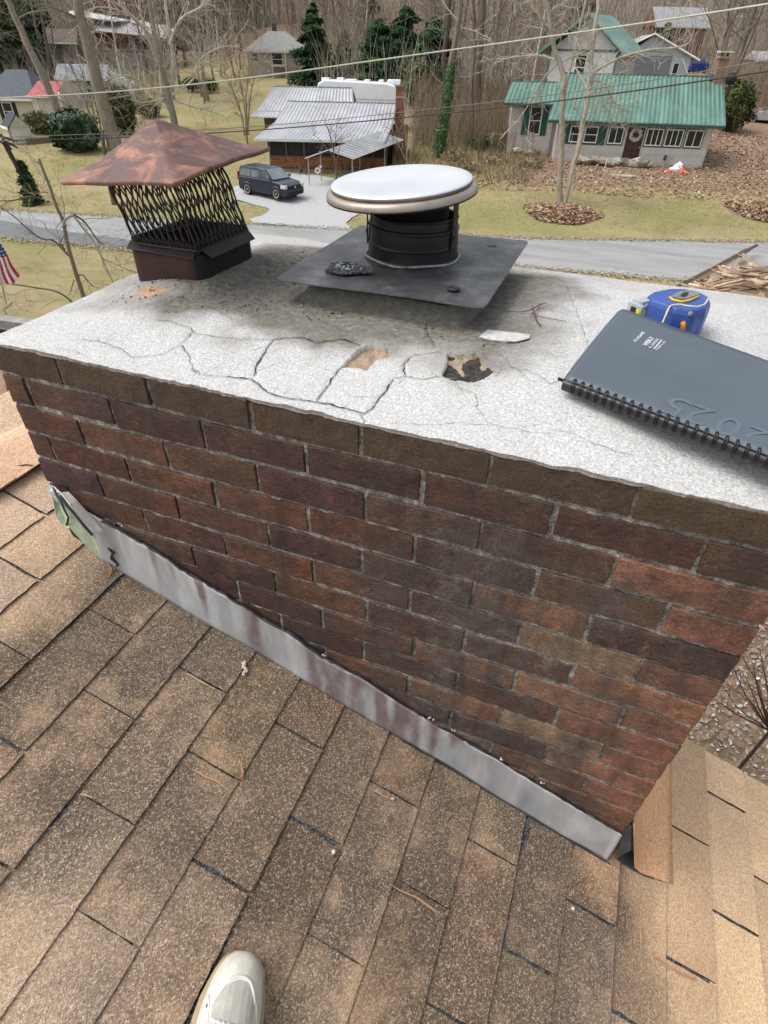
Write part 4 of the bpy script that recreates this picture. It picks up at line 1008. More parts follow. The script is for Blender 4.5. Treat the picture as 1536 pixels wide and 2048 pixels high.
tag(mb.build('bird_dropping', mneed), 'pale pinkish bird dropping on the shingles below the flashing', 'bird dropping')
tw = MB(); tw.tube([rpl(12, 944, .012), rpl(35, 932, .02), rpl(55, 929, .026), rpl(70, 932, .02), rpl(86, 940, .012)], [.0022, .0018, .0016, .0014, .001], 6, (.09, .05, .05))
tag(tw.build('twig', mneed), 'thin curved dark twig on the ridge shingles beside the chimney', 'twig')
tw = MB(); P = [chit(*p) for p in [(1000, 625), (1040, 628), (1062, 626), (1078, 616), (1092, 612)]]; tw.tube([p + Vector((0, 0, .004 + .003 * (i > 1))) for i, p in enumerate(P)], [.0006, .0008, .0016, .0014, .0008], 5, (.14, .09, .09))
P = [chit(*p) for p in [(1062, 617), (1068, 630), (1072, 645), (1082, 655)]]; tw.tube([p + Vector((0, 0, .006 - .001 * i)) for i, p in enumerate(P)], [.0012, .002, .0014, .0008], 5, (.16, .08, .09))
P = [chit(*p) for p in [(1072, 634), (1100, 640), (1132, 646)]]; tw.tube([p + Vector((0, 0, .003)) for p in P], [.0008, .0006, .0005], 4, (.14, .09, .09))
P = [chit(*p) for p in [(1058, 640), (1066, 632), (1075, 622), (1080, 618)]]; tw.tube([p + Vector((0, 0, .006)) for p in P], .0008, 4, (.14, .09, .09))
tag(tw.build('twig', mneed), 'small branching reddish vine twig on the cracked cement top', 'twig')
# ================================================================== THINGS ON THE CROWN AND ROOF
def text_mesh(name, body, size, Mx, mat, parent, extrude=.0002, spacing=1.0, shear=0, align='LEFT', bold=0):
    cu = bpy.data.curves.new('t', 'FONT'); cu.body = body; cu.size = size; cu.extrude = extrude; cu.space_character = spacing; cu.shear = shear; cu.align_x = align; cu.offset = bold; cu.resolution_u = 4
    to = bpy.data.objects.new('t', cu); COL.objects.link(to); bpy.context.view_layer.update()
    me = bpy.data.meshes.new_from_object(to.evaluated_get(bpy.context.evaluated_depsgraph_get())); bpy.data.objects.remove(to)
    me.transform(Mx); me.materials.clear(); me.materials.append(mat)
    o = bpy.data.objects.new(name, me); COL.objects.link(o); o.parent = parent; KIDS.setdefault(parent.name, []).append(o); return o
# ---- planner: local x along the wire spine, y away from the camera
A = zpl(1124, 768, .050); B = zpl(1536, 925, .050); Lf = zpl(1243, 614, .088)
ex = (B - A); ex.z = 0; ex.normalize(); fy = Lf - A; ey = fy - ex * fy.dot(ex) * .0; 
PW = fy.length; ey = fy.normalized(); ez = ex.cross(ey).normalized(); PL = .42
pl = empty('weekly_planner', tuple(A), 0, 'slate grey spiral bound weekly planner lying on the white cement top', 'planner')
Lf = Lf - Vector((0, 0, .0095)); RF = zpl(1536, 719, .070) - Vector((0, 0, .0095)); exf = (RF - Lf).normalized()
def PM(x, y, z=0):
    t = y / PW; return (ex * x).lerp((Lf - A) + exf * x, t) + ez * z
n = NT('slate_cover'); cvc = n.ramp(n.noise(3, 4), [(.3, (.074, .095, .116)), (.7, (.088, .112, .136))]); cvc = n.mix(n.ramp(n.noise(30, 6, .8, vec=n.mapping((1, 6, 1))), [(.66, 0.0), (.76, .25)]), cvc, (.20, .235, .265)); mcov = n.fin(cvc, n.ramp(n.noise(9, 6, .75), [(.35, .34), (.65, .56)]), 0, n.bump(n.noise(700, 2), .12, .0006, n.bump(n.noise(7, 3), .08, .004)), .4)
def cover_pts(zoff, x0=0.0, y0=.0):
    P = []; r = .012
    for (cx, cy, a0) in ((PL - r, PW - r, 0), (r + .0, PW - r, 90)):
        for k in range(7): a = R(a0 + 15 * k); P.append((cx + r * math.cos(a), cy + r * math.sin(a)))
    return P
def sheetp(name, z, mat, th, y0, sag=.0, inset=0, x0=0):
    mb = MB(); NXs, NYs = 40, 16; O = {}
    vs = []
    for j in range(NYs + 1):
        for i in range(NXs + 1):
            x = x0 + inset + (PL - 2 * inset - x0) * i / NXs; y = y0 + (PW - inset - y0) * j / NYs
            r = .012   # rounded far corners
            if j > NYs - 3 and i < 2: dx = (r - (x - inset)); 
            if x - inset < r and y > PW - inset - r:
                vx, vy = x - inset - r, y - (PW - inset - r); m_ = max(abs(vx), abs(vy)); l_ = math.hypot(vx, vy)
                if l_ > 1e-6: x = inset + r + vx * m_ / l_; y = PW - inset - r + vy * m_ / l_
            t = y / PW; zz = z + sag * (math.sin(math.pi * min(1, t * 1.0)) ) + (-.0022 * (1 - sstep(0, .10, t)) if name == 'cover' else 0)
            vs.append(PM(x, y, zz))
    W = NXs + 1; f = [(j * W + i, j * W + i + 1, (j + 1) * W + i + 1, (j + 1) * W + i) for j in range(NYs) for i in range(NXs)]
    mb.add(vs, f); o = mb.build(name, mat, pl, smooth=True); so = o.modifiers.new('t', 'SOLIDIFY'); so.thickness = th; so.offset = -1; return o
sheetp('cover', .0085, mcov, .0012, .006, .004)
mpaper = M('paper', (.72, .71, .68), (.6, .59, .56), 200, .8, stretch=(1, 1, 30))
sheetp('page_block', .0055, mpaper, .011, .018, .003, .004)
o = sheetp('back_cover', -.0075, mcov, .0012, .004, .0); o.name = 'back_cover'
mwire = M('black_wire', (.02, .02, .022), None, 5, .18, spec=.9, metal=.6)
# rounded spine strip + 28 twin loops
spn = MB(); NN = 40
for j in range(9):
    a = R(-100 + 200 * j / 8); 
    for i in range(NN + 1): spn.v.append(tuple(PM(PL * i / NN, .006 - .006 * math.cos(a) - .001, .0 + .009 * math.sin(a) - .004)))
W = NN + 1; spn.f = [(j * W + i, j * W + i + 1, (j + 1) * W + i + 1, (j + 1) * W + i) for j in range(8) for i in range(NN)]; spn.c = [white] * len(spn.f); spn.m = [0] * len(spn.f)
spn.build('spine', M('black_spine', (.022, .023, .026), None, 5, .35, spec=.5), pl, smooth=True)
nl = 30
for k in range(nl):
    x = .018 + k * .01335; w_ = MB()
    for d_ in (-.0016, .0016):
        P = [PM(x + d_, .0055 + -.0088 * math.cos(R(a)) , -.001 + .0115 * math.sin(R(a))) for a in range(-70, 150, 15)]
        w_.tube(P, .00085, 6)
    w_.tube([PM(x - .0016, .012, .0093), PM(x + .0016, .012, .0093)], .0009, 6)
    w_.build('wire_loop', mwire, pl, smooth=True)
    hb = MB(); hb.lathe([(.0036, .0), (.0036, .0004), (.0, .0005)], 12, Matrix.Translation(PM(x, .0128, .0066 if k < 99 else 0)), (.015, .015, .017)); hb.build('punch_hole', mwire, pl)
st_ = MB(); st_.box((0, 0, 0), (1, 1, 1)); st_.v = [tuple(PM(-.012 + v[0] * .014, .010 + v[1] * .004, -.003 + v[2] * .004)) for v in st_.v]; st_.build('wire_end', mwire, pl)
# writing on the cover
mwt = M('white_print', (.80, .84, .88), None, 5, .5, attr=False); memb = M('faint_emboss', (.105, .135, .164), (.098, .126, .154), 5, .35, attr=False)
def cover_frame(u, v, dirx, diry, lift=.0105):
    # place at the photograph's spot: intersect with cover plane
    d = Vector(ray(u, v)); P0 = A + ez * lift; t = (P0 - Vector(CAM)).dot(ez) / d.dot(ez); p = Vector(CAM) + d * t
    q = p - A; xx, yy = None, None
    G2 = np.array([[ex.dot(ex), ex.dot(ey)], [ex.dot(ey), ey.dot(ey)]]); s_ = np.linalg.solve(G2, [q.dot(ex), q.dot(ey)])
    X_, Y_ = s_; return X_, Y_
def on_cover(u0, v0, u1, v1, lift=.0006):
    a = cover_frame(u0, v0, 0, 0); b = cover_frame(u1, v1, 0, 0)
    def zc(y): t = y / PW; return .0085 + .004 * math.sin(math.pi * min(1, t)) - .0022 * (1 - sstep(0, .10, t)) + lift
    pa = PM(a[0], a[1], zc(a[1])); pb = PM(b[0], b[1], zc(b[1])); X = (pb - pa); Lx = X.length; X.normalize(); Yv = ez.cross(X).normalized(); Zv = X.cross(Yv)
    Mx = Matrix(((X.x, Yv.x, Zv.x, pa.x), (X.y, Yv.y, Zv.y, pa.y), (X.z, Yv.z, Zv.z, pa.z), (0, 0, 0, 1))); return Mx, Lx
def fit_text(name, body, u0, v0, u1, v1, ysc, mat, **kw):
    Mx, Lx = on_cover(u0, v0, u1, v1, .0016 if mat == memb else .0009); o = text_mesh(name, body, 1.0, Matrix(), mat, pl, extrude=0.0, **kw)
    xs = [v.co.x for v in o.data.vertices]; w_ = max(xs) - min(xs); s_ = Lx / w_
    o.data.transform(Mx @ Matrix.Diagonal((s_, s_ * ysc, 1, 1)) @ Matrix.Translation((-min(xs), 0, 0))); return o
fit_text('maker_name', 'AT-A-GLANCE', 1274, 677, 1294, 654, 1.15, mwt, shear=.25, bold=.012)
fit_text('title_text', 'WEEKLY', 1297, 684, 1313, 664, 1.15, mwt, bold=.01)
fit_text('title_text', 'PLANNER', 1306, 688, 1323, 666, .85, mwt, spacing=1.25)
fit_text('title_text', '12 MONTHS  JAN', 1318, 692, 1336, 671, 1.0, mwt)
Mx, Lx = on_cover(1311, 689, 1328, 667); rl = MB(); rl.box((0, -.0008, 0), (Lx, .0008, .0002), M=Mx); rl.build('title_rule', mwt, pl)
# the embossed year reads from the far side: 2 0 2 5 turned about
fit_text('year_emboss', '2', 1550, 862, 1506, 845, .86, memb)
fit_text('year_emboss', '0', 1494, 841, 1450, 826, 1.0, memb)
fit_text('year_emboss', '2', 1435, 818, 1391, 803, .98, memb)
fit_text('year_emboss', '5', 1389, 802, 1349, 788, .95, memb)

# ---- tape measure, lying on its side
tp = empty('tape_measure', (0, 0, 0), 0, 'blue tape measure with grey mouth, yellow blade and orange trim behind the planner', 'tape measure')
zb, ztp = .034, .098
bot = [zpl(u, v, zb) for u, v in [(1283, 640), (1330, 668), (1372, 675), (1396, 670), (1416, 640), (1426, 616), (1414, 606), (1370, 598), (1310, 600), (1284, 612)]]
def seg_out(uvs, z): return [zpl(u, v, z) for u, v in uvs]
top = seg_out([(1302, 600), (1327, 612), (1352, 618), (1374, 622), (1396, 622), (1412, 616), (1421, 604), (1416, 594), (1400, 585), (1368, 578), (1340, 578), (1308, 584), (1298, 590)], ztp)
cx_ = sum((p for p in top), Vector()) / len(top)
base = [Vector((cx_.x + (p.x - cx_.x) * 1.06, cx_.y + (p.y - cx_.y) * 1.10, zb)) for p in top]
# smooth closed outline
def smooth_loop(P, k=5):
    out = []; n_ = len(P)
    for i in range(n_):
        p0, p1, p2, p3 = P[i - 1], P[i], P[(i + 1) % n_], P[(i + 2) % n_]
        for j in range(k):
            t = j / k; out.append(.5 * ((2 * p1) + (p2 - p0) * t + (2 * p0 - 5 * p1 + 4 * p2 - p3) * t * t + (3 * p1 - p0 - 3 * p2 + p3) * t ** 3))
    return out
tl_ = [top[0], top[0].lerp(top[2], .55), top[2], top[3].lerp(top[4], .25), top[3].lerp(top[4], .85), top[5], top[6], top[7], top[8], top[9], top[10], top[11], top[12]]; NLp = len(tl_)
tb = MB(); prof = [(1.00, zb, .0), (1.045, zb + .004, 0), (1.06, zb + .020, 0), (1.065, zb + .046, 0), (1.045, zb + .056, 0), (.995, ztp - .0005, 0), (.95, ztp + .0015, 0), (.6, ztp + .002, 0), (.2, ztp + .002, 0)]
for sc, z, _ in prof:
    for p in tl_: tb.v.append((cx_.x + (p.x - cx_.x) * sc, cx_.y + (p.y - cx_.y) * sc, z))
for r_ in range(len(prof) - 1):
    for i in range(NLp): tb.f.append((r_ * NLp + i, r_ * NLp + (i + 1) % NLp, (r_ + 1) * NLp + (i + 1) % NLp, (r_ + 1) * NLp + i))
tb.f.append(tuple((len(prof) - 1) * NLp + i for i in range(NLp))); tb.f.append(tuple(range(NLp - 1, -1, -1)))
# orientation check: flip if needed
area = sum(tl_[i].x * tl_[(i + 1) % NLp].y - tl_[(i + 1) % NLp].x * tl_[i].y for i in range(NLp))
if area < 0: tb.f = [f[::-1] for f in tb.f]
tb.c = [white] * len(tb.f); tb.m = [0] * len(tb.f)
n = NT('blue_rubber'); bcx = n.ramp(n.noise(16, 6, .8), [(.35, (.022, .062, .25)), (.62, (.034, .095, .36))]); bcx = n.mix(n.ramp(n.noise(60, 6, .85, vec=n.mapping((1, 3, 1))), [(.64, 0.0), (.74, .5)]), bcx, (.16, .22, .42)); mblue = n.fin(bcx, n.ramp(n.noise(40, 5, .8), [(.35, .30), (.65, .6)]), 0, n.bump(n.noise(60, 4), .2, .002), .5)
bevel(tb.build('case', mblue, tp, smooth=False), .0035, 3, 20)
mcream = M('cream_trim', (.75, .66, .42), None, 5, .5); morange = M('orange_trim', (.85, .30, .02), None, 5, .4); mlock = M('grey_clip', (.20, .22, .22), (.14, .15, .15), 40, .45, spec=.5)
def topc(u, v, dz=.003): p = zpl(u, v, ztp + .002); p.z += dz - .001; return p
ln = MB(); P = [topc(*p, .0012) for p in [(1337, 617), (1341, 612), (1349, 610), (1360, 609), (1374, 612), (1394, 614), (1408, 610), (1414, 603), (1415, 598)]]
ln.tube(P, .0016, 6)
pr = ray(1333, 640); P2 = [P[0]] + [Vector((P[0].x + (P[0].x - cx_.x) * .06 * k, P[0].y - .0045 * min(k, 3), ztp - .010 * k)) for k in range(1, 6)]
ln.tube(P2, .0016, 6); ln.build('cream_line', mcream, tp, smooth=True)
og = MB(); P = [topc(1339, 597), topc(1345, 602), topc(1363, 606), topc(1378, 603), topc(1397, 595)]; og.tube(P, .0026, 6); og.build('clip_trim', M('amber_trim', (.80, .52, .10), None, 5, .45), tp, smooth=True)
cl_ = MB(); P = [topc(*p, .005) for p in [(1341, 596), (1352, 600), (1364, 602), (1374, 601), (1398, 592), (1396, 588), (1378, 584), (1360, 586), (1350, 590)]]
n_ = len(P); cl_.add([tuple(p) for p in P] + [(p.x, p.y, p.z - .0022) for p in P], [tuple(range(n_)), tuple(range(2 * n_ - 1, n_ - 1, -1))] + [(i, n_ + i, n_ + (i + 1) % n_, (i + 1) % n_) for i in range(n_)]); cl_.build('belt_clip', mlock, tp)
hl = MB(); P = [topc(*p, .0062) for p in [(1358, 596), (1364, 598.5), (1371, 597.5), (1376, 591), (1371, 589), (1364, 591)]]; hl.add([tuple(p) for p in P], [tuple(range(6))]); hl.build('clip_slot', mblack, tp)
def facep(u, v, out=.0):   # near upright face of the case
    d = Vector(ray(u, v)); best = None
    for k in range(2, 6):
        z = ztp - .0085 * k
    # march until inside the swollen outline
    t = 1.0; c_ = Vector(CAM)
    while t < 2.2:
        p = c_ + d * t
        if p.z < ztp:
            sc = 1.065 if p.z < zb + .046 else 1.03
            loop = [(cx_.x + (q.x - cx_.x) * sc, cx_.y + (q.y - cx_.y) * sc) for q in tl_]
            if polyin(p.x, p.y, loop): return p - d * out
        t += .002
    return p
mo = MB(); mo.tube([facep(1366, 643, .001), facep(1367, 650, .001), facep(1364, 662, .001)], .0042, 8, (1, 1, 1)); mo.build('lock_trim', morange, tp, smooth=True)
sc_ = MB(); lump(sc_, facep(1380, 628, .0), .0062, (1, 1, 1), random.Random(2)); sc_.build('screw', M('screw_steel', (.30, .28, .24), None, 5, .4, metal=.5), tp)
# mouth: grey collar and yellow blade
ma = zpl(1284, 609, .088); mb2 = zpl(1320, 603, .088); xax = (mb2 - ma); WM = xax.length; xax.normalize(); yax = Vector((-xax.y, xax.x, 0))
MT = Matrix(((xax.x, yax.x, 0, ma.x), (xax.y, yax.y, 0, ma.y), (0, 0, 1, zb), (0, 0, 0, 1)))
HM = .056; mg_ = MB()
mg_.box((-.004, -.006, .0), (.006, .030, HM - .004), M=MT); mg_.box((WM - .006, -.006, .0), (WM + .002, .030, HM), M=MT); mg_.box((.006, -.006, HM - .008), (WM - .006, .030, HM), M=MT); mg_.box((.006, .004, .0), (WM - .006, .030, HM - .008), M=MT)
mg_.prism([(-.003, -.003), (WM + .001, -.003), (WM + .002, .010), (.004, .010)], HM + .0005, HM + .004, M=MT)
mouth = bevel(mg_.build('mouth_collar', M('pale_grey_plastic', (.42, .48, .50), None, 5, .45), tp), .0018)
bl = MB(); bl.prism([(-.0055, .005), (-.0055, -.0035), (.45 * WM, -.011), (WM - .007, -.0065), (WM - .007, .0035)], .004, HM - .011, M=MT); bl.build('blade', M('yellow_blade', (.66, .68, .03), (.50, .52, .02), 90, .5), tp)
hk = MB(); hk.box((-.0065, .006, .004), (-.0045, .018, HM - .010), M=MT); hk.build('end_hook', mblack, tp)

# ---- person's foot
tip = rpl(482, 1908, .0); fx = Vector((-.35, .937, 0)); fx.z = RS * fx.x; fx.normalize(); nz = UN; wx = fx.cross(nz).normalized()
per = empty('person', tuple(tip), 0, 'person standing on the roof, only the toe of one cream leather shoe in view', 'person')
def SH(d, w_, h): return -fx * d + wx * w_ + nz * (h + .006)
DD = [-.002, .002, .007, .014, .024, .040, .060, .085, .110, .140, .175, .215, .255, .285, .298]
HWd = [.012, .021, .028, .0345, .040, .0455, .0500, .0535, .0545, .052, .047, .042, .039, .032, .018]
SHIFT = [.0, .0, .0, -.0005, -.001, -.003, -.005, -.007, -.008, -.006, -.003, 0, 0, 0, 0]
HT = [.028, .036, .043, .049, .054, .059, .064, .070, .079, .090, .096, .098, .100, .098, .090]
def shoe_loft(name, prof, mat, ringn=28):
    mb = MB(); 
    for i, d in enumerate(DD):
        for k in range(ringn):
            a = 2 * math.pi * k / ringn; w_, h = prof(i, a); mb.v.append(tuple(SH(d, w_ + SHIFT[i], h)))
    for i in range(len(DD) - 1):
        for k in range(ringn): mb.f.append((i * ringn + k, i * ringn + (k + 1) % ringn, (i + 1) * ringn + (k + 1) % ringn, (i + 1) * ringn + k))
    mb.f.append(tuple(range(ringn - 1, -1, -1))); mb.f.append(tuple((len(DD) - 1) * ringn + k for k in range(ringn)))
    mb.c = [white] * len(mb.f); mb.m = [0] * len(mb.f); return mb.build(name, mat, per, smooth=True)
def pu(i, a):
    c, s_ = math.cos(a), math.sin(a); w_ = HWd[i] * .97 * math.copysign(abs(c) ** .75, c) * (1 - .26 * max(0, s_)); h = .018 + (HT[i] - .018) * max(0, s_) ** .75 if s_ > 0 else .018 + .012 * s_; return w_, h
n = NT('cream_leather'); cle = n.ramp(n.noise(26, 6, .7), [(.3, (.52, .50, .42)), (.5, (.64, .63, .56)), (.75, (.74, .73, .68))])
mlea = n.fin(cle, .6, 0, n.bump(n.noise(60, 5, .7), .35, .004), .3)
up = shoe_loft('shoe', pu, mlea); up.modifiers.new('s', 'SUBSURF').render_levels = 2
def ps_(i, a):
    c, s_ = math.cos(a), math.sin(a); lug = .0018 * (1 if int(a * 9 + DD[i] * 160) % 2 else 0); return (HWd[i] * 1.04 + .001 + lug) * math.copysign(abs(c) ** .5, c), .011 + .011 * math.copysign(abs(s_) ** .5, s_)
shoe_loft('sole', ps_, M('tan_rubber', (.42, .33, .22), (.33, .25, .16), 30, .7, .3, 90, .003))
def up_surf(d, wn, off=.0):
    i = int(np.searchsorted(DD, d)) - 1; i = max(0, min(len(DD) - 2, i)); t = (d - DD[i]) / (DD[i + 1] - DD[i])
    hw = HWd[i] * (1 - t) + HWd[i + 1] * t; ht = HT[i] * (1 - t) + HT[i + 1] * t; sft = SHIFT[i] * (1 - t) + SHIFT[i + 1] * t
    a = math.acos(max(-1, min(1, wn))); c, s_ = math.cos(a), math.sin(a)
    w_ = hw * .97 * math.copysign(abs(c) ** .75, c) * (1 - .26 * s_); h = .018 + (ht - .018) * s_ ** .75
    return SH(d, w_ + sft, h + off)
ov = MB()
ov.tube([up_surf(.012 + d, w_, .0005) for d, w_ in [(.085, -.93), (.060, -.82), (.040, -.62), (.030, -.35), (.026, -.05), (.028, .25), (.036, .5), (.052, .72), (.080, .86)]], .0016, 6)
ov.tube([up_surf(d, w_, .0003) for d, w_ in [(.06, -.96), (.075, -.88), (.10, -.80), (.13, -.78), (.17, -.8)]], .0018, 6)
ov.build('shoe_seam', M('white_leather', (.78, .78, .74), (.66, .66, .60), 40, .55), per, smooth=True)
vp_ = MB(); G3 = []
arc = [(-.80, .070), (-.62, .052), (-.40, .041), (-.15, .0375), (.10, .038), (.35, .043), (.55, .054), (.72, .072)]
for w_, d0 in arc: G3.append([up_surf(d0 + (.118 - d0) * j / 6, w_ * (1 - .12 * j / 6), .0007) for j in range(7)])
for i in range(len(G3) - 1):
    for j in range(6): vp_.add([G3[i][j], G3[i + 1][j], G3[i + 1][j + 1], G3[i][j + 1]], [(0, 1, 2, 3)])
vpo = vp_.build('vamp_panel', M('greige_mesh_cloth', (.48, .46, .41), (.40, .385, .34), 60, .8, .4, 400, .001), per, smooth=True)
tr_ = MB(); tr_.tube([up_surf(d0 - .002, w_, .0008) for w_, d0 in arc], .0028, 8); tr_.build('shoe_seam', M('white_leather_3', (.72, .72, .68), (.60, .60, .55), 40, .55), per, smooth=True)
ey_ = MB(); ey_.lathe([(.0035, 0), (.003, .0012), (.0015, .0006), (0, .0004)], 12, Matrix.Translation(up_surf(.072, -.93, .0)) @ Matrix.Rotation(R(-60), 4, 'Y'), (.2, .18, .15)); ey_.build('vent_eyelet', mneed, per)
va = MB(); ring_ = []
for k in range(9):
    w_ = -.75 + 1.5 * k / 8; d0 = .086 + .014 * (1 - abs(w_)) * 0 + .010 * (w_ + .75)
    ring_.append([up_surf(d0 + e, w_ * (1 - e * 1.0), .0018 + .004 * (e > .004)) for e in (0, .006, .02, .05)])
for i in range(8):
    for j in range(3): va.add([ring_[i][j], ring_[i + 1][j], ring_[i + 1][j + 1], ring_[i][j + 1]], [(0, 1, 2, 3)])
so = va.build('lace_stay', M('white_leather_2', (.82, .83, .82), (.72, .72, .7), 30, .5), per, smooth=True); s2 = so.modifiers.new('t', 'SOLIDIFY'); s2.thickness = .003; s2.offset = 1
tg = MB(); tg.tube([up_surf(.108, .1, .006), up_surf(.135, .05, .010), up_surf(.165, 0, .014)], [.014, .020, .022], 12, (.03, .03, .035)); tg.build('tongue', mneed, per, smooth=True)
for q in range(4):
    lc = MB(); d = .112 + .014 * q; lc.tube([up_surf(d, -.55, .006), up_surf(d + .004, -.2, .016), up_surf(d - .002, .2, .016), up_surf(d + .003, .55, .006)], .0026, 6); lc.build('lace', M('lace', (.75, .75, .72), None, 90, .8), per, smooth=True)
lg = MB(); ank = SH(.205, 0, .10); pts = [ank, ank + Vector((.03, -.02, .06)), ank + Vector((.08, -.10, .20)), ank + Vector((.12, -.22, .42))]
lg.tube(pts, [.050, .060, .075, .085], 20, (.10, .11, .14)); lg.build('trouser_leg', M('denim', (1, 1, 1), (.8, .8, .8), 200, .9), per, smooth=True)
# ================================================================== TREES AND SHRUBS
def grow(mb, rnd, p, d, r, L, depth, maxd, cols, spread=.6, up=.25, nseg=4, kids=(2, 4), rend=.45, wander=.18, minr=.004):
    pts = [p.copy()]; rad = [r]; q = p.copy(); dd = d.copy()
    for i in range(nseg):
        dd = (dd + Vector((rnd.gauss(0, wander), rnd.gauss(0, wander), rnd.gauss(0, wander * .7) + up * .12))).normalized()
        q = q + dd * (L / nseg); pts.append(q.copy()); rad.append(max(minr, r * (1 - (1 - rend) * (i + 1) / nseg)))
    if depth == maxd: rad[-1] = minr * .5
    mb.tube(pts, rad, 6 if depth == 0 else (4 if depth == 1 else 3), vary(rnd.choice(cols[min(depth, len(cols) - 1)]), .12, rnd), caps=False)
    if depth >= maxd: return
    for k in range(rnd.randint(*kids) + (1 if depth == 0 else 0)):
        t = rnd.uniform(.35, 1.0) if depth else rnd.uniform(.3, 1.0); i = min(nseg - 1, int(t * nseg)); f_ = t * nseg - i
        b = pts[i].lerp(pts[i + 1], f_); br_ = rad[i] * (1 - f_) + rad[i + 1] * f_
        ax = (pts[i + 1] - pts[i]).normalized(); o = ax.orthogonal().normalized(); o = Matrix.Rotation(rnd.uniform(0, 6.28), 3, ax) @ o
        nd = (ax * (1 - spread * rnd.uniform(.6, 1.2)) + o * spread * rnd.uniform(.8, 1.3) + Vector((0, 0, up * .5))).normalized()
        grow(mb, rnd, b, nd, max(minr, br_ * rnd.uniform(.45, .7)), L * rnd.uniform(.45, .72), depth + 1, maxd, cols, spread, up, 3 if depth else 4, kids, .4, wander * 1.15, minr)
GREY = [(.29, .26, .22), (.24, .215, .18), (.34, .31, .265)]; PALE = [(.60, .57, .50), (.50, .475, .41), (.66, .635, .57)]; BRN = [(.20, .15, .11), (.24, .18, .13)]
WOODC = [[(.21, .18, .15), (.26, .23, .195), (.17, .15, .13), (.33, .295, .25)], [(.30, .265, .22), (.25, .21, .175)], [(.36, .32, .27), (.30, .25, .205)]]
mbark = M('bark', (1, 1, 1), (.62, .60, .56), 3, .95, .6, 14, .03, spec=.1, stretch=(3, 3, .8))
def tree_from(mbT, mbC, name, label, cat, group, p0):
    e = empty(name, tuple(p0), 0, label, cat, group); return e
# --- generic leafless wood trees: six source shapes, copied over the hillside
protos = []
def wood_proto(seed, H, r, cols, maxd=3, br=19, first=.16):
    rnd = random.Random(seed); t = MB(); c = MB(); pts = []; rad = []; q = Vector((0, 0, -.6)); d = Vector((rnd.gauss(0, .03), rnd.gauss(0, .03), 1)).normalized(); NS = 9
    for i in range(NS + 1):
        pts.append(q.copy()); rad.append(r * (1 - .88 * i / NS) * (1.35 if i == 0 else 1)); d = (d + Vector((rnd.gauss(0, .045), rnd.gauss(0, .045), .03))).normalized(); q = q + d * ((H + .6) / NS)
    t.tube(pts, rad, 7, rnd.choice(cols[0]))
    for k in range(br):
        f_ = first + (1 - first) * (k + rnd.random()) / br; i = min(NS - 1, int(f_ * NS)); b = pts[i].lerp(pts[i + 1], f_ * NS - i); a = rnd.uniform(0, 6.28)
        el = rnd.uniform(.2, .9) + .5 * f_; nd = Vector((math.cos(a), math.sin(a), el)).normalized()
        grow(c, rnd, b, nd, rad[i] * .42, H * rnd.uniform(.16, .30) * (1.2 - .6 * f_), 1, maxd, cols, .55, .3, 4, (2, 4), .4, .16, .011)
    return t, c
wspec = [(1, 19, .15, WOODC), (2, 22, .20, WOODC), (3, 16, .10, WOODC), (4, 20, .13, [PALE, GREY, WOODC[2]]), (5, 14, .07, WOODC), (6, 24, .25, WOODC), (7, 17, .09, [GREY, GREY, WOODC[2]]), (8, 21, .13, WOODC)]
WG = 'bare trees of the wooded hillside'
WL = 'leafless grey brown tree standing in the wooded hillside behind the houses'
for sp in wspec:
    t, c = wood_proto(*sp); e = empty('bare_tree', (0, 0, -500), 0, WL, 'tree', WG)
    t.build('trunk', mbark, e, smooth=True); c.build('crown', mbark, e); protos.append(e)
rw = random.Random(77); used = [False] * len(protos); spots = []
KEEP = []   # (u0,u1,vmax) lanes that must stay clear in front of houses
def wood_ok(p, D):
    return True
zones = [  # (u range, distance range, count)
    ((640, 1110), (84, 125), 46), ((905, 1110), (66, 84), 11), ((1060, 1600), (108, 150), 40), ((330, 520), (88, 130), 18), ((-60, 330), (126, 170), 34), ((460, 720), (112, 150), 26), ((-80, 130), (84, 110), 8), ((230, 430), (78, 100), 9), ((600, 1600), (150, 200), 40), ((1430, 1620), (84, 105), 4)]
for (u0, u1), (d0, d1), cnt in zones:
    for k in range(cnt):
        u = rw.uniform(u0, u1); D = rw.uniform(d0, d1); p = rp(u, 100, D); spots.append((p.x, p.y))
for i, (x, y) in enumerate(spots):
    k = rw.randrange(len(protos)); src = protos[k]
    o = src if not used[k] else copy_tree(src); used[k] = True
    o.location = (x, y, T(x, y) + .35 * noise.noise(Vector((x * .09, y * .09, 0))) - .1); o.rotation_euler = (rw.gauss(0, .03), rw.gauss(0, .03), rw.uniform(0, 6.28)); s_ = rw.uniform(.75, 1.25); o.scale = (s_ * rw.uniform(.9, 1.3), s_ * rw.uniform(.9, 1.3), s_)
for k, e in enumerate(protos):
    if not used[k]: e.location = (0, 160, T(0, 160))
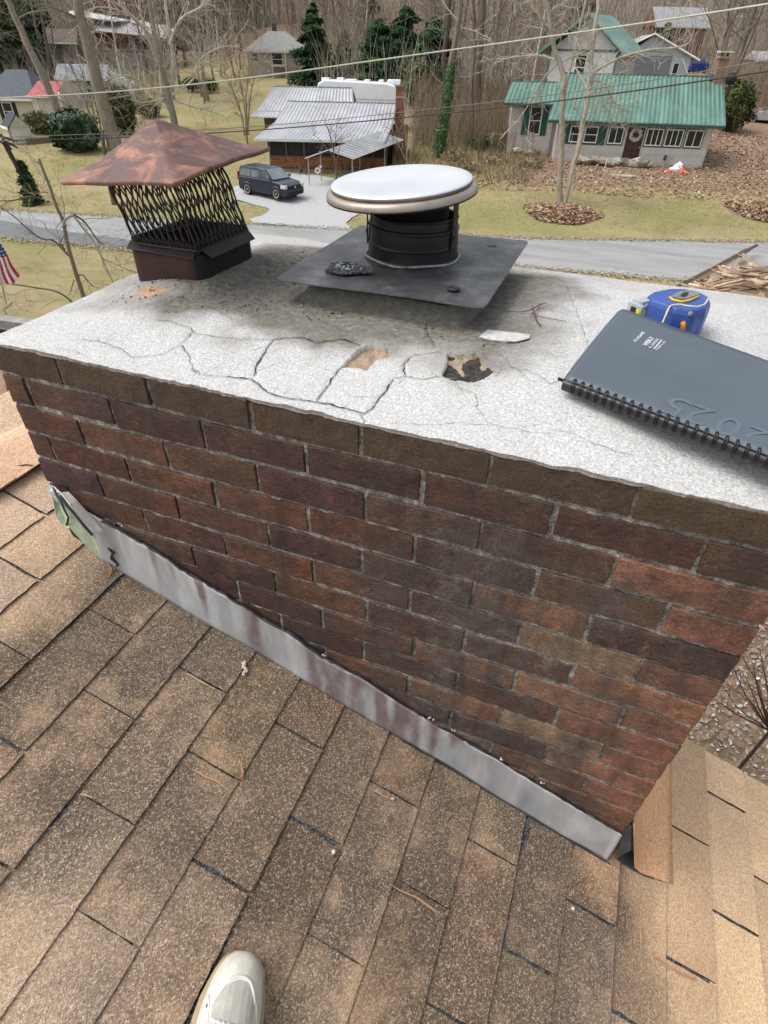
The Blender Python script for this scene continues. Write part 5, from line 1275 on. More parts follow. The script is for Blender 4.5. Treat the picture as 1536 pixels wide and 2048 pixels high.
# undergrowth of the wood
UC = [(.42, .375, .32), (.32, .29, .245), (.52, .47, .41), (.25, .22, .185), (.42, .345, .27), (.33, .32, .25), (.60, .56, .50)]
def und(rnd):
    u = rnd.uniform(-60, 1600); D = rnd.uniform(112, 185) if (u < 640 or u > 1120) else rnd.uniform(74, 170)
    if u < 640 and D < 120 and rnd.random() < .6: return None, None
    p = rp(u, 100, D); return p.x, p.y
brush('undergrowth', 24000, und, 1.2, 7.5, .030, UC, 41, .30, .26)
def und2(rnd):
    u = rnd.uniform(830, 1105); D = rnd.uniform(57, 80); p = rp(u, 200, D); 
    if u > 1085 and D < 62: return None, None
    return p.x, p.y
brush('undergrowth', 5200, und2, .8, 4.2, .022, [(.30, .24, .16), (.22, .18, .12), (.36, .29, .2), (.26, .17, .12), (.16, .15, .09)], 42, .3, .3)
def und3(rnd):
    u = rnd.uniform(1400, 1600); D = rnd.uniform(86, 108); p = rp(u, 200, D); return p.x, p.y
brush('undergrowth', 2600, und3, .6, 4.5, .025, [(.30, .24, .16), (.26, .22, .17), (.36, .31, .25), (.33, .22, .14), (.20, .18, .12)], 43, .3, .3)
def und4(rnd):
    u = rnd.uniform(-60, 350); D = rnd.uniform(80, 125); p = rp(u, 200, D); return p.x, p.y
brush('undergrowth', 3000, und4, .8, 5.0, .03, UC, 44, .3, .3)

# --- foliage
def leafmat(name, c):
    return M(name, (1, 1, 1), (.7, .7, .7), 3, .8, spec=.15)
mfol = leafmat('foliage', white)
def cards(mb, centre, dirn, s_, rnd, col, flat=.5):
    a = dirn.orthogonal().normalized(); a = Matrix.Rotation(rnd.uniform(0, 6.28), 3, dirn) @ a; b = dirn.cross(a).normalized()
    c = Vector(centre); n_ = a * s_ ; m_ = (b + dirn * rnd.uniform(-flat, flat)).normalized() * s_ * .55
    mb.add([c - n_, c - m_, c + n_, c + m_], [(0, 1, 2, 3)], col)
def conifer(p, H, Rr, seed, label, cols, pw=.8, lean=0, N=4200, name='evergreen_tree', cat='tree', group=None, sz=.34, start=.02):
    rnd = random.Random(seed); e = empty(name, tuple(p), 0, label, cat, group); t = MB(); t.tube([(0, 0, -.4), (0, 0, H * .5), (0, 0, H * .97)], [H * .022, H * .014, .02], 7, (.12, .09, .07)); t.build('trunk', mbark, e)
    c = MB(); ph = [rnd.uniform(0, 6.28) for _ in range(6)]
    nb = max(70, int(H * 15))
    for k in range(nb):
        f_ = start + (1 - start) * (k + rnd.random()) / nb; z = f_ * H; a = rnd.uniform(0, 6.28)
        rr_ = Rr * (1 - f_) ** pw * (.78 + .22 * math.sin(3 * a + ph[0] + f_ * 5) + rnd.uniform(-.12, .16)) + .10
        cb = rnd.choice(cols); cb = vary(cb, .22, rnd); m_ = max(3, int(N / nb)); tipz = -rr_ * .18
        for j in range(m_):
            q = (rnd.random()) ** .55; rad = rr_ * q; w_ = .20 * rr_ * (1.3 - q) + .08
            c0 = Vector((math.cos(a) * rad + rnd.gauss(0, w_), math.sin(a) * rad + rnd.gauss(0, w_), z + tipz * q + rnd.gauss(0, w_ * .45) + .12 * rr_ * q * q))
            cards(c, c0, Vector((math.cos(a) * .6, math.sin(a) * .6, rnd.uniform(.2, 1))).normalized(), sz * rnd.uniform(.5, 1.15) * (.5 + .5 * (1 - f_)), rnd, vary(cb, .18, rnd), .8)
    c.build('crown', mfol, e); return e
def bush(p, rx, ry, rz, seed, label, cols, N=2500, s_=.13, name='bush', cat='bush', trunk=True, lumpy=.25, stems=7, gaps=0, group=None):
    rnd = random.Random(seed); e = empty(name, tuple(p), 0, label, cat, group); c = MB(); t = MB()
    for k in range(stems):
        a = rnd.uniform(0, 6.28); t.tube([(0, 0, -.2), (math.cos(a) * rx * .3, math.sin(a) * ry * .3, rz * .8), (math.cos(a) * rx * .6, math.sin(a) * ry * .6, rz * 1.5)], [.04, .025, .01], 4, (.14, .11, .08))
    t.build('stems', mbark, e)
    lumps_ = [(Vector((rnd.uniform(-1, 1), rnd.uniform(-1, 1), rnd.uniform(-.6, 1))).normalized(), rnd.uniform(.2, .5), vary(rnd.choice(cols), .2, rnd)) for _ in range(26)]
    for k in range(N):
        d = Vector((rnd.gauss(0, 1), rnd.gauss(0, 1), rnd.gauss(0, 1))).normalized(); f_ = 1.0 + lumpy * noise.noise(d * 2.2 + Vector((seed, 0, 0))) * 1.6
        q = rnd.uniform(.62, 1.03) ** .7 * f_; cbest = max(lumps_, key=lambda L_: L_[0].dot(d) + L_[1])
        c0 = Vector((d.x * rx * q, d.y * ry * q, rz + d.z * rz * q))
        if c0.z < .02: c0.z = abs(c0.z) * .3 + .02
        cards(c, c0, (d + Vector((rnd.gauss(0, .6), rnd.gauss(0, .6), rnd.gauss(0, .6) + .3))).normalized(), s_ * rnd.uniform(.5, 1.3), rnd, vary(cbest[2], .28, rnd), .6)
    c.build('foliage', mfol, e); return e
EG = [(.018, .055, .022), (.028, .080, .030), (.040, .105, .040), (.015, .045, .020), (.05, .12, .045)]
p = rp(632, 160, 86); p.z = T(p.x, p.y); conifer(p, 7.6, 3.8, 1, 'tall dark green spruce between the beige house and the silver roof, its tip the sharpest', EG, N=12000, sz=.28)
for i, (u, D, H, Rr, lb) in enumerate([(758, 80, 7.0, 4.6, 'leftmost of the dense dark evergreens behind the white camper'), (808, 81, 8.0, 5.2, 'tallest of the dense dark evergreens behind the white camper'), (862, 80, 7.2, 4.8, 'rightmost of the dense dark evergreens, beside the pale yellowish shrub'), (690, 92, 5.0, 1.6, 'small dark evergreen just right of the tall spruce')]):
    p = rp(u, 160, D); p.z = T(p.x, p.y) - .3; conifer(p, H, Rr, 10 + i, lb, EG, pw=.62, N=19000, sz=.32)
OL = [(.075, .10, .045), (.10, .13, .06), (.055, .075, .035), (.12, .14, .08)]
for i, (u, D, H, Rr, lb, cs) in enumerate([(24, 98, 12.0, 6.2, 'tall soft grey green pine at the far upper left behind the leaning trunk', OL), (92, 104, 9.5, 4.6, 'dark glossy green pine beside the white gutter house at upper left', EG), (-30, 92, 10, 4, 'olive pine cut off by the left edge above the dark roof', OL), (62, 108, 12, 3.2, 'second olive pine from the left edge', OL)]):
    p = rp(u, 120, D); p.z = T(p.x, p.y) - .4; conifer(p, H, Rr, 30 + i, lb, cs, N=5200, sz=.42)
for i, (u, D, H, Rr, lb) in enumerate([(410, 128, 13, 4, 'hazy green pine above the pale limbed tree at upper left centre'), (455, 134, 12, 4, 'hazy green pine left of the beige house roof'), (505, 138, 11, 4, 'faint green pine above the beige house'), (1160, 128, 9, 4, 'dull green pine behind the grey gable at upper right'), (740, 122, 9, 3.0, 'slim green pine high behind the evergreens at top centre'), (1330, 118, 4.5, 2.8, 'dull green evergreen behind the blue parked vehicle'), (350, 120, 12, 3.5, 'grey green pine behind the red sided house')]):
    p = rp(u, 80, D); p.z = T(p.x, p.y) - .4; conifer(p, H, Rr, 50 + i, lb, OL, N=3000, sz=.5)
p = hit(68, 408); conifer(p, 2.3, .46, 70, 'narrow columnar evergreen by the road beside the dark utility pole', [(.035, .055, .022), (.05, .075, .03), (.025, .04, .018)], N=9000, name='columnar_shrub', cat='shrub', sz=.13)
RH = [(.035, .070, .030), (.06, .10, .05), (.09, .14, .08), (.13, .17, .11), (.045, .08, .04)]
p = hit(158, 302); bush(p, 1.95, 1.7, 1.35, 2, 'large glossy green rhododendron on the lawn in front of the beige house', RH, 6500, .16)
p = hit(252, 268); bush(p, 1.25, 1.2, 1.8, 3, 'tall yellowish green bush right of the thick leaning trunk', [(.10, .12, .04), (.07, .09, .03), (.14, .15, .06)], 3200, .15)
p = hit(85, 268); bush(p, 1.45, 1.1, .85, 4, 'rounded dark olive hedge bush against the beige house', [(.085, .085, .03), (.06, .062, .022), (.11, .10, .04)], 2600, .09)
p = hit(1456, 262); bush(p, 1.6, 1.6, 1.9, 5, 'big olive green shrub at the right end of the green roofed house', [(.085, .11, .035), (.12, .14, .05), (.055, .07, .025)], 4200, .15)
p = hit(845, 205); bush(p, 3.0, 2.4, 2.0, 6, 'loose yellowish shrub right of the dark evergreens', [(.30, .27, .12), (.24, .21, .10), (.20, .17, .09)], 2600, .12, lumpy=.5)
p = hit(1050, 282); bush(p, 1.6, .9, .45, 7, 'low dark green groundcover bush by the picket fence', EG, 1200, .12)
p = hit(960, 300); bush(p, 1.1, .9, .5, 17, 'low green weedy bush in the leaf litter left of the picket fence', RH, 900, .12)
p = hit(300, 235); bush(p, 1.2, 1.2, .8, 18, 'low olive bush below the red sided house behind the pale limbs', [(.10, .11, .05), (.14, .13, .07)], 1200, .13)
p = hit(385, 180); bush(p, 1.1, 1.1, .6, 19, 'small dark round bush on the far lawn left of the beige house', EG, 700, .13)
p = hit(420, 182); bush(p, 1.1, 1.1, .6, 20, 'second small dark round bush on the far lawn, nearer the beige house', EG, 700, .13)
p = hit(1392, 200); bush(p, 0.9, .9, .7, 21, 'small scrubby bush behind the right chimney of the green roofed house', OL, 700, .13)
for i, (u, v) in enumerate([(905, 322), (985, 330), (1060, 335), (935, 345)]):
    p = hit(u, v); bush(p, 1.0, .8, .35, 60 + i, 'low tangle of tan dead weeds in the leaf strip left of the green roofed house', [(.34, .27, .17), (.26, .2, .13), (.2, .17, .1)], 500, .09, group='tangles of dead weeds')

# --- individual bare trees seen closer
def limb_tree(name, label, D, limbs, cols, seed, twigs=26, twL=2.2, dz=0.0, base=None, maxd=2, minr=.012, depthj=1.5, nside=9, twr=.02, cat='tree', group=None):
    """limbs = [(list of (u,v), r0, r1)], first limb is the trunk starting on the ground"""
    rnd = random.Random(seed); t = MB(); c = MB(); P0 = None; lines = []
    for li, (px, r0, r1) in enumerate(limbs):
        off = rnd.uniform(-depthj, depthj) if li else 0; P = []
        for i, (u, v) in enumerate(px): P.append(rp(u, v, D + off * i / max(1, len(px) - 1)))
        if li == 0:
            P0 = P[0].copy(); 
        lines.append((P, r0, r1))
    gz = T(P0.x, P0.y)
    e = empty(name, tuple(P0), 0, label, cat, group)
    for li, (P, r0, r1) in enumerate(lines):
        Q_ = [p - P0 for p in P]; F = []
        for i in range(len(Q_) - 1):
            a, b = Q_[max(0, i - 1)], Q_[i]; c_, d_ = Q_[i + 1], Q_[min(len(Q_) - 1, i + 2)]
            for j in range(4):
                s_ = j / 4; F.append(.5 * (2 * b + (c_ - a) * s_ + (2 * a - 5 * b + 4 * c_ - d_) * s_ * s_ + (3 * b - a - 3 * c_ + d_) * s_ ** 3))
        F.append(Q_[-1]); m_ = len(F)
        if li == 0: F = [F[0] + Vector((0, 0, min(-.5, gz - P0.z - .4)))] + F; m_ += 1
        rad = [r0 + (r1 - r0) * i / (m_ - 1) for i in range(m_)]
        if li == 0: rad[0] *= 1.35; rad[1] *= 1.2
        Fw = [q + Vector((noise.noise(q * 1.3 + Vector((li, 0, 0))), noise.noise(q * 1.3 + Vector((0, li, 5))), 0)) * min(.12, r0 * .6) for q in F]
        (t if li == 0 else c).tube(Fw, rad, nside if li == 0 else 6, rnd.choice(cols[0 if li == 0 else 1]), caps=False)
        nt_ = int(twigs * (1 if li else .5))
        for k in range(nt_):
            s_ = rnd.uniform(.25 if li else .5, 1); i = min(m_ - 2, int(s_ * (m_ - 1))); b = Fw[i]; ax = (Fw[i + 1] - Fw[i]).normalized(); o = Matrix.Rotation(rnd.uniform(0, 6.28), 3, ax) @ ax.orthogonal().normalized()
            nd = (ax * .7 + o * .8 + Vector((0, 0, .15))).normalized(); grow(c, rnd, b, nd, min(rad[i] * .5, twr), twL * rnd.uniform(.4, 1.1), 1, maxd, [cols[0], cols[1], cols[2]], .6, .15, 4, (2, 4), .4, .22, minr)
    t.build('trunk', mbark, e, smooth=True); c.build('crown', mbark, e); return e
C1 = [GREY, PALE, PALE]; C2 = [[(.42, .365, .30), (.38, .33, .27)], [(.52, .47, .40)], [(.60, .56, .49), (.48, .43, .36)]]
h_ = hit(1128, 412); D_ = math.hypot(h_.x, h_.y + .71)
limb_tree('twin_trunk_tree', 'bare tree with two pale trunks in the raked leaf bed before the green roofed house', D_,
    [([(1120, 414), (1118, 360), (1123, 300), (1124, 240), (1128, 180), (1131, 160), (1120, 130), (1109, 95), (1102, 60), (1096, 20), (1085, -60)], .20, .10),
     ([(1130, 414), (1140, 360), (1152, 310), (1166, 250), (1178, 190), (1182, 130), (1186, 80), (1195, 20), (1200, -60)], .18, .10),
     ([(1131, 168), (1140, 140), (1150, 100), (1160, 50), (1172, 0), (1180, -40)], .09, .05),
     ([(1109, 120), (1085, 112), (1050, 112), (1010, 118), (985, 132), (980, 165)], .07, .025), ([(1115, 128), (1092, 150), (1065, 195), (1040, 235), (1000, 278)], .06, .02),
     ([(1184, 145), (1215, 128), (1250, 112), (1300, 100), (1345, 96), (1375, 88), (1388, 60)], .085, .03), ([(1180, 160), (1210, 168), (1222, 195), (1225, 205)], .05, .02),
     ([(1145, 125), (1165, 160), (1180, 190)], .05, .03), ([(1102, 60), (1085, 40), (1060, 10), (1030, -20)], .05, .02), ([(1178, 225), (1205, 210), (1225, 205), (1250, 215)], .035, .015),
     ([(1120, 125), (1150, 112), (1175, 105)], .05, .03), ([(1096, 25), (1120, 10), (1150, -10)], .04, .02)], C2, 5, twigs=16, twL=1.9, twr=.022)
h_ = hit(330, 245); D_ = math.hypot(h_.x, h_.y + .71)
limb_tree('pale_limbed_tree', 'big bare tree with many pale spreading limbs behind the coppery chimney cap', D_ - 4,
    [([(352, 262), (345, 225), (335, 190), (325, 150), (318, 110), (310, 70), (302, 30), (296, -40)], .34, .12),
     ([(350, 240), (338, 210), (345, 170), (346, 120), (338, 60), (330, 0), (325, -40)], .24, .1), ([(340, 215), (325, 190), (320, 130), (298, 80), (285, 40), (275, -20)], .2, .08),
     ([(330, 190), (300, 178), (270, 155), (240, 150), (205, 165)], .09, .03), ([(335, 195), (290, 205), (250, 196), (215, 180), (200, 195)], .08, .025), ([(345, 190), (385, 160), (400, 120), (440, 95), (480, 92)], .10, .03),
     ([(345, 200), (390, 215), (430, 225), (455, 238)], .07, .02), ([(338, 90), (360, 40), (400, 15), (420, 0)], .10, .05), ([(310, 80), (270, 40), (235, 20), (190, 15), (160, 35)], .09, .03), ([(300, 60), (250, 20), (215, -10)], .07, .03),
     ([(330, 200), (300, 220), (280, 250)], .06, .02), ([(350, 185), (395, 140), (430, 120), (465, 122)], .06, .02), ([(340, 220), (310, 208), (280, 215), (262, 240)], .06, .02)], [GREY, PALE, PALE], 6, twigs=24, twL=3.0, twr=.03, minr=.013)
h_ = hit(225, 300); D_ = math.hypot(h_.x, h_.y + .71)
limb_tree('thick_trunk_tree', 'thick weathered leaning trunk rising past the white house at upper left', D_, [([(232, 300), (215, 240), (200, 190), (188, 140), (172, 80), (160, 30), (150, -40)], .62, .30), ([(162, 40), (130, 25), (90, 10), (60, 14)], .12, .04), ([(165, 55), (150, 20), (120, -20)], .1, .04), ([(205, 200), (235, 195), (265, 190)], .08, .03)], [[(.30, .26, .215), (.26, .225, .185)], GREY, GREY], 8, twigs=8, twL=3, twr=.03)
limb_tree('leaning_trunk_tree', 'slender pale trunk leaning left past the red metal roof at upper left', 70, [([(128, 250), (105, 200), (80, 140), (55, 90), (35, 45), (15, 0), (0, -40)], .36, .22), ([(30, 40), (60, 25), (90, 20)], .07, .03)], [[(.36, .315, .27)], GREY, GREY], 9, twigs=5, twL=3)
limb_tree('multi_stem_tree', 'clump of thin grey stems left of the thick leaning trunk', 66, [([(196, 285), (180, 230), (165, 190), (150, 150), (130, 110)], .10, .05), ([(200, 285), (190, 240), (178, 190), (160, 130)], .09, .04), ([(206, 290), (200, 250), (190, 200), (182, 150), (178, 120)], .09, .04), ([(192, 290), (172, 250), (140, 215), (110, 195)], .07, .03)], [GREY, GREY, GREY], 19, twigs=14, twL=2.2)
limb_tree('crape_myrtle', 'vase shaped clump of tan bare stems left of the silver roofed house', 60, [([(493, 270), (490, 220), (480, 160), (470, 110)], .07, .02), ([(495, 270), (500, 200), (510, 150), (520, 110)], .07, .02), ([(490, 270), (478, 210), (455, 160), (440, 120)], .06, .02), ([(497, 270), (492, 200), (498, 140), (490, 90)], .06, .02), ([(488, 272), (485, 235), (468, 190), (462, 150)], .05, .02)], [[(.33, .27, .19)], [(.36, .30, .22)], [(.34, .28, .21)]], 10, twigs=22, twL=1.6, twr=.02)
limb_tree('tan_stem_tree', 'upright bare tree with many thin tan stems in front of the dark evergreens', 80, [([(722, 175), (718, 130), (712, 90), (705, 40)], .07, .02), ([(724, 175), (728, 120), (735, 80), (745, 45)], .06, .02), ([(720, 175), (705, 130), (690, 100), (680, 70)], .06, .02), ([(726, 175), (742, 140), (755, 110), (760, 80)], .05, .02), ([(722, 178), (715, 110), (722, 60), (720, 20)], .05, .02)], [[(.32, .25, .18)], [(.34, .27, .2)], [(.33, .26, .2)]], 11, twigs=28, twL=2.0, twr=.02)
limb_tree('yard_sapling', 'small bare brown sapling in front of the silver metal porch roof', 44, [([(672, 345), (668, 310), (662, 280), (655, 255), (650, 245)], .05, .02), ([(672, 330), (680, 290), (690, 262)], .03, .012), ([(670, 320), (650, 290), (625, 268)], .03, .012), ([(668, 300), (672, 270), (673, 250)], .025, .012)], [BRN, BRN, BRN], 12, twigs=10, twL=.9, minr=.008, depthj=.6, twr=.012)
limb_tree('yard_sapling', 'thin tan sapling beside the right gable of the silver roofed house', 44, [([(815, 330), (812, 280), (808, 240), (812, 200)], .05, .015), ([(818, 330), (826, 290), (830, 250)], .04, .015), ([(812, 320), (795, 285), (785, 255)], .03, .012)], [[(.34, .27, .19)], [(.36, .3, .22)], [(.34, .28, .2)]], 13, twigs=16, twL=1.2, minr=.008, depthj=.8, twr=.015)
limb_tree('bare_tree', 'straight dark slim trunk just left of the ivy covered one at top centre', 66, [([(893, 260), (890, 180), (890, 100), (897, 40), (903, -60)], .26, .17), ([(897, 60), (880, 30), (862, -10)], .06, .03)], [[(.12, .10, .085)], GREY, GREY], 14, twigs=7, twL=3)
limb_tree('bare_tree', 'stout grey brown trunk right of the ivy covered one at top centre', 66, [([(955, 285), (955, 200), (958, 120), (964, 50), (968, -60)], .33, .22), ([(960, 90), (985, 60), (1000, 20)], .06, .03)], [[(.17, .14, .115)], GREY, GREY], 15, twigs=7, twL=3)
limb_tree('bare_tree', 'reddish brown trunk at the top beside the green roofed upper gable', 60, [([(940, 300), (946, 240), (944, 180), (948, 90), (945, -40)], .14, .1)], [[(.20, .15, .12)], GREY, GREY], 16, twigs=6, twL=2.5)
limb_tree('bare_tree', 'short leafless lawn tree seen through the black cage of the coppery cap', 43.5, [([(228, 400), (222, 380), (215, 350), (208, 300), (204, 260)], .17, .09), ([(218, 355), (235, 320), (250, 280)], .07, .03)], [[(.16, .13, .105)], GREY, GREY], 17, twigs=8, twL=2)
# ivy covered trunk: twin leaning trunks + climbing leaves
iv = limb_tree('ivy_covered_tree', 'tree whose lower trunk is wrapped in green ivy, right of the dark evergreens', 55, [([(872, 335), (880, 290), (888, 240), (895, 190), (902, 130), (912, 70), (922, 10), (928, -60)], .24, .17), ([(922, 55), (950, 62), (968, 72), (983, 78)], .05, .02), ([(915, 40), (890, 10), (880, -20)], .06, .04)], [[(.24, .21, .175)], PALE, GREY], 18, twigs=5, twL=2.5)
rnd = random.Random(3); im = MB(); P0 = Vector(iv.location)
ipx = [(872, 335), (880, 290), (888, 240), (895, 190), (902, 130)]
for k in range(4200):
    s_ = rnd.random() ** 1.15 * (len(ipx) - 1); i = min(3, int(s_)); f_ = s_ - i; u = ipx[i][0] * (1 - f_) + ipx[i + 1][0] * f_; v = ipx[i][1] * (1 - f_) + ipx[i + 1][1] * f_
    a = rnd.uniform(0, 6.28); r_ = .30 + rnd.uniform(0, .32) * (1.15 - s_ / 4) * (1 + .5 * math.sin(s_ * 9)); c0 = rp(u, v, 55) - P0 + Vector((math.cos(a) * r_, math.sin(a) * r_, rnd.uniform(-.1, .1)))
    cards(im, c0, Vector((math.cos(a), math.sin(a), .5)).normalized(), rnd.uniform(.05, .11), rnd, vary(rnd.choice([(.05, .11, .035), (.08, .15, .05), (.16, .24, .11), (.035, .075, .025)]), .25, rnd), .5)
im.build('ivy', mfol, iv)
# near sapling at the left, rooted beside the house
limb_tree('roadside_sapling', 'thin bare branching tree close by at the left, in front of the road', 8.6,
    [([(182, 640), (165, 585), (150, 540), (138, 500), (130, 460), (126, 440), (112, 410), (100, 375), (88, 345), (78, 318)], .030, .013),
     ([(126, 455), (130, 440), (146, 432), (165, 455), (185, 480), (200, 508), (215, 540), (228, 570)], .017, .006), ([(148, 430), (170, 445), (195, 480), (212, 492)], .013, .006),
     ([(138, 512), (120, 493), (105, 480), (85, 478), (60, 462), (30, 435), (0, 413)], .014, .005), ([(130, 500), (122, 485), (128, 470)], .009, .005), ([(90, 400), (60, 393), (30, 400), (0, 402)], .010, .005), ([(95, 385), (60, 385), (25, 395)], .005, .003), ([(128, 438), (128, 410), (122, 390)], .006, .003), ([(152, 552), (165, 550), (175, 560), (188, 575)], .009, .004), ([(148, 560), (142, 580), (140, 590)], .006, .003), ([(200, 508), (220, 530), (250, 545)], .008, .003), ([(195, 490), (225, 495), (252, 522)], .007, .003)],
    [[(.30, .245, .18)], [(.40, .36, .29), (.20, .16, .12)], [(.42, .38, .31)]], 21, twigs=6, twL=.5, minr=.0022, depthj=.5, twr=.004)
limb_tree('fallen_branch', 'bare grey branch hanging low at the left edge above the weathered rail', 8.0, [([(170, 640), (140, 600), (110, 582), (80, 577), (50, 572), (20, 568)], .014, .007), ([(78, 577), (50, 580), (30, 590)], .006, .003), ([(0, 555), (5, 575), (10, 600), (14, 615)], .012, .008), ([(14, 615), (25, 605), (36, 604)], .012, .006), ([(14, 612), (5, 622)], .01, .006)], [[(.28, .23, .17)], [(.46, .42, .34)], [(.42, .38, .31)]], 22, twigs=4, twL=.35, minr=.002, depthj=.2, twr=.003, cat='branch')
# reddish bare shrub at the right beside the house
rnd = random.Random(31); b0 = rp(1540, 1462, 3.15); e = empty('bare_shrub', tuple(b0), 0, 'thin reddish brown bare shrub on the pale ground at the right edge', 'shrub'); c = MB()
for (u, v, r0) in [(1425, 1395, .006), (1460, 1320, .006), (1470, 1290, .005), (1490, 1350, .006), (1505, 1330, .007), (1520, 1300, .007), (1500, 1400, .005), (1430, 1350, .004), (1550, 1310, .007), (1570, 1350, .006), (1475, 1380, .004)]:
    tgt = rp(u, v, 3.05 + rnd.uniform(-.3, .1)) - b0; m1 = tgt * .5 + Vector((rnd.uniform(-.04, .04), rnd.uniform(-.04, .04), rnd.uniform(-.05, .02)))
    c.tube([Vector((0, 0, 0)), m1, tgt], [r0, r0 * .7, .0018], 5, vary((.17, .09, .075), .15, rnd))
    for q in range(4):
        s_ = rnd.uniform(.3, .9); b = m1.lerp(tgt, s_); c.tube([b, b + Vector((rnd.gauss(0, .05), rnd.gauss(0, .05), rnd.uniform(.02, .12)))], [.002, .001], 4, (.18, .1, .08))
c.build('stems', mbark, e)
t = MB(); t.tube([Vector((0, 0, T(b0.x, b0.y) - b0.z - .1)), Vector((0, 0, 0))], [.014, .010], 6, (.12, .08, .07)); t.build('stem_base', mbark, e)
# ================================================================== HOUSES AND STREET THINGS
mpaint = M('painted_board', (1, 1, 1), (.86, .85, .84), 1.2, .75, .15, 20, .01)
mtrim = M('white_trim_paint', (1, 1, 1), (.88, .88, .87), 2, .6)
mglass = M('window_glass', (.022, .024, .026), (.012, .013, .014), 1.5, .2, spec=.45)
mstone = M('field_stone', (1, 1, 1), (.6, .6, .58), 4, .95, .6, 9, .04)
def siding_box(mb, x0, x1, z0, z1, y, t, col, lap=.2):
    z = z0
    while z < z1 - .01:
        zz = min(z + lap, z1); mb.add([(x0, y - .018, z), (x1, y - .018, z), (x1, y - .002, zz), (x0, y - .002, zz), (x0, y + t, z), (x1, y + t, z), (x1, y + t, zz), (x0, y + t, zz)], [(0, 1, 2, 3), (1, 5, 6, 2), (4, 0, 3, 7), (5, 4, 7, 6), (0, 4, 5, 1)], vary(col, .03)); z = zz
def corr(mb, prof, pitch=.30, h=.014, c=white, seed=1):
    """prof: list of (xl, xr, y, z); ribs run down the slope"""
    rnd = random.Random(seed); n_ = max(4, int((prof[0][1] - prof[0][0]) / pitch)); offs = []
    for i in range(n_ * 4 + 1): offs.append(((0, 0, h, h)[i % 4]))
    for a, b in zip(prof[:-1], prof[1:]):
        A_ = Vector((0, a[2], a[3])); B_ = Vector((0, b[2], b[3])); nrm = Vector((1, 0, 0)).cross(B_ - A_).normalized()
        if nrm.z < 0: nrm = -nrm
        top, botm = [], []
        for i in range(n_ * 4 + 1):
            t = i / (n_ * 4); top.append(Vector((b[0] + (b[1] - b[0]) * t, b[2], b[3])) + nrm * offs[i]); botm.append(Vector((a[0] + (a[1] - a[0]) * t, a[2], a[3])) + nrm * offs[i])
        b0 = len(mb.v); m_ = n_ * 4 + 1
        cols = []
        cc_ = vary(c, .06, rnd)
        fs = []
        for i in range(m_ - 1):
            if i % 12 == 0: cc_ = vary(c, .07, rnd)
            mb.add([botm[i], botm[i + 1], top[i + 1], top[i]], [(0, 1, 2, 3)], cc_)
    a, b = prof[0], prof[-1]
    for p, q in zip(prof[:-1], prof[1:]):   # edge trims
        for s_ in (0, 1):
            P = Vector((p[s_], p[2], p[3])); Q_ = Vector((q[s_], q[2], q[3])); mb.tube([P + Vector((0, 0, -.02)), Q_ + Vector((0, 0, -.02))], .045, 5, tuple(x * .9 for x in c))
    mb.tube([(a[0], a[2], a[3] - .03), (a[1], a[2], a[3] - .03)], .05, 5, tuple(x * .8 for x in c)); mb.tube([(b[0], b[2], b[3] + .02), (b[1], b[2], b[3] + .02)], .06, 5, c)
def window(par, x0, x1, z0, z1, y, muls=(), trans=(), fw=.07, col=(.78, .79, .78), out=None, Mx=None):
    f = MB(); g = MB()
    if out:
        f.box((x0 - .09, y - .035, z0 - .10), (x1 + .09, y - .022, z1 + .09), out, Mx)
    f.box((x0, y - .06, z0), (x0 + fw, y - .02, z1), col, Mx); f.box((x1 - fw, y - .06, z0), (x1, y - .02, z1), col, Mx)
    f.box((x0 + fw, y - .06, z0), (x1 - fw, y - .02, z0 + fw), col, Mx); f.box((x0 + fw, y - .06, z1 - fw), (x1 - fw, y - .02, z1), col, Mx)
    for m_ in muls: xx = x0 + (x1 - x0) * m_; f.box((xx - .03, y - .062, z0 + fw), (xx + .03, y - .03, z1 - fw), col, Mx)
    for m_ in trans: zz = z0 + (z1 - z0) * m_; f.box((x0 + fw, y - .0615, zz - .025), (x1 - fw, y - .031, zz + .025), col, Mx)
    g.box((x0 + fw * .5, y - .045, z0 + fw * .5), (x1 - fw * .5, y - .0395, z1 - fw * .5), white, Mx)
    fo = f.build('window', mtrim, par); g.build('pane', mglass, fo); return fo
def gable(mb, x0, x1, zb, zt, y0, y1, c, xm=None):
    xm = (x0 + x1) / 2 if xm is None else xm
    mb.add([(x0, y0, zb), (x1, y0, zb), (xm, y0, zt), (x0, y1, zb), (x1, y1, zb), (xm, y1, zt)], [(0, 1, 2), (5, 4, 3), (0, 3, 4, 1), (1, 4, 5, 2), (2, 5, 3, 0)], c)
# ---------------- green roofed house
GT = (.52, .50, .47); GRN = (.115, .285, .225)
g = empty('green_roofed_house', (-6.86, 54.4, -6.33), R(12.9), 'taupe cottage with a corrugated green metal roof, white framed windows and a wreathed dark door', 'house')
w = MB(); siding_box(w, 0, 11.5, -.5, 2.72, 0, .18, GT, .62); w.box((0, .18, -.6), (11.5, 7.6, 2.7), GT); w.add([(0, .3, 2.7), (0, 7.5, 2.7), (0, 4, 5.2)], [(0, 2, 1)], GT); w.add([(11.5, .3, 2.7), (11.5, 7.5, 2.7), (11.5, 4, 5.4)], [(0, 1, 2)], GT)
w.box((11.5, -.02, -.6), (11.54, .1, 2.72), (.42, .40, .38)); w.build('wall', mpaint, g)
w = MB(); siding_box(w, -3.7, -.3, 1.0 - 1.2, 3.75, 2.0, .2, GT, .45); w.box((-3.7, 2.2, -.8), (-.02, 7, 3.7), GT); w.build('side_wing', mpaint, g)
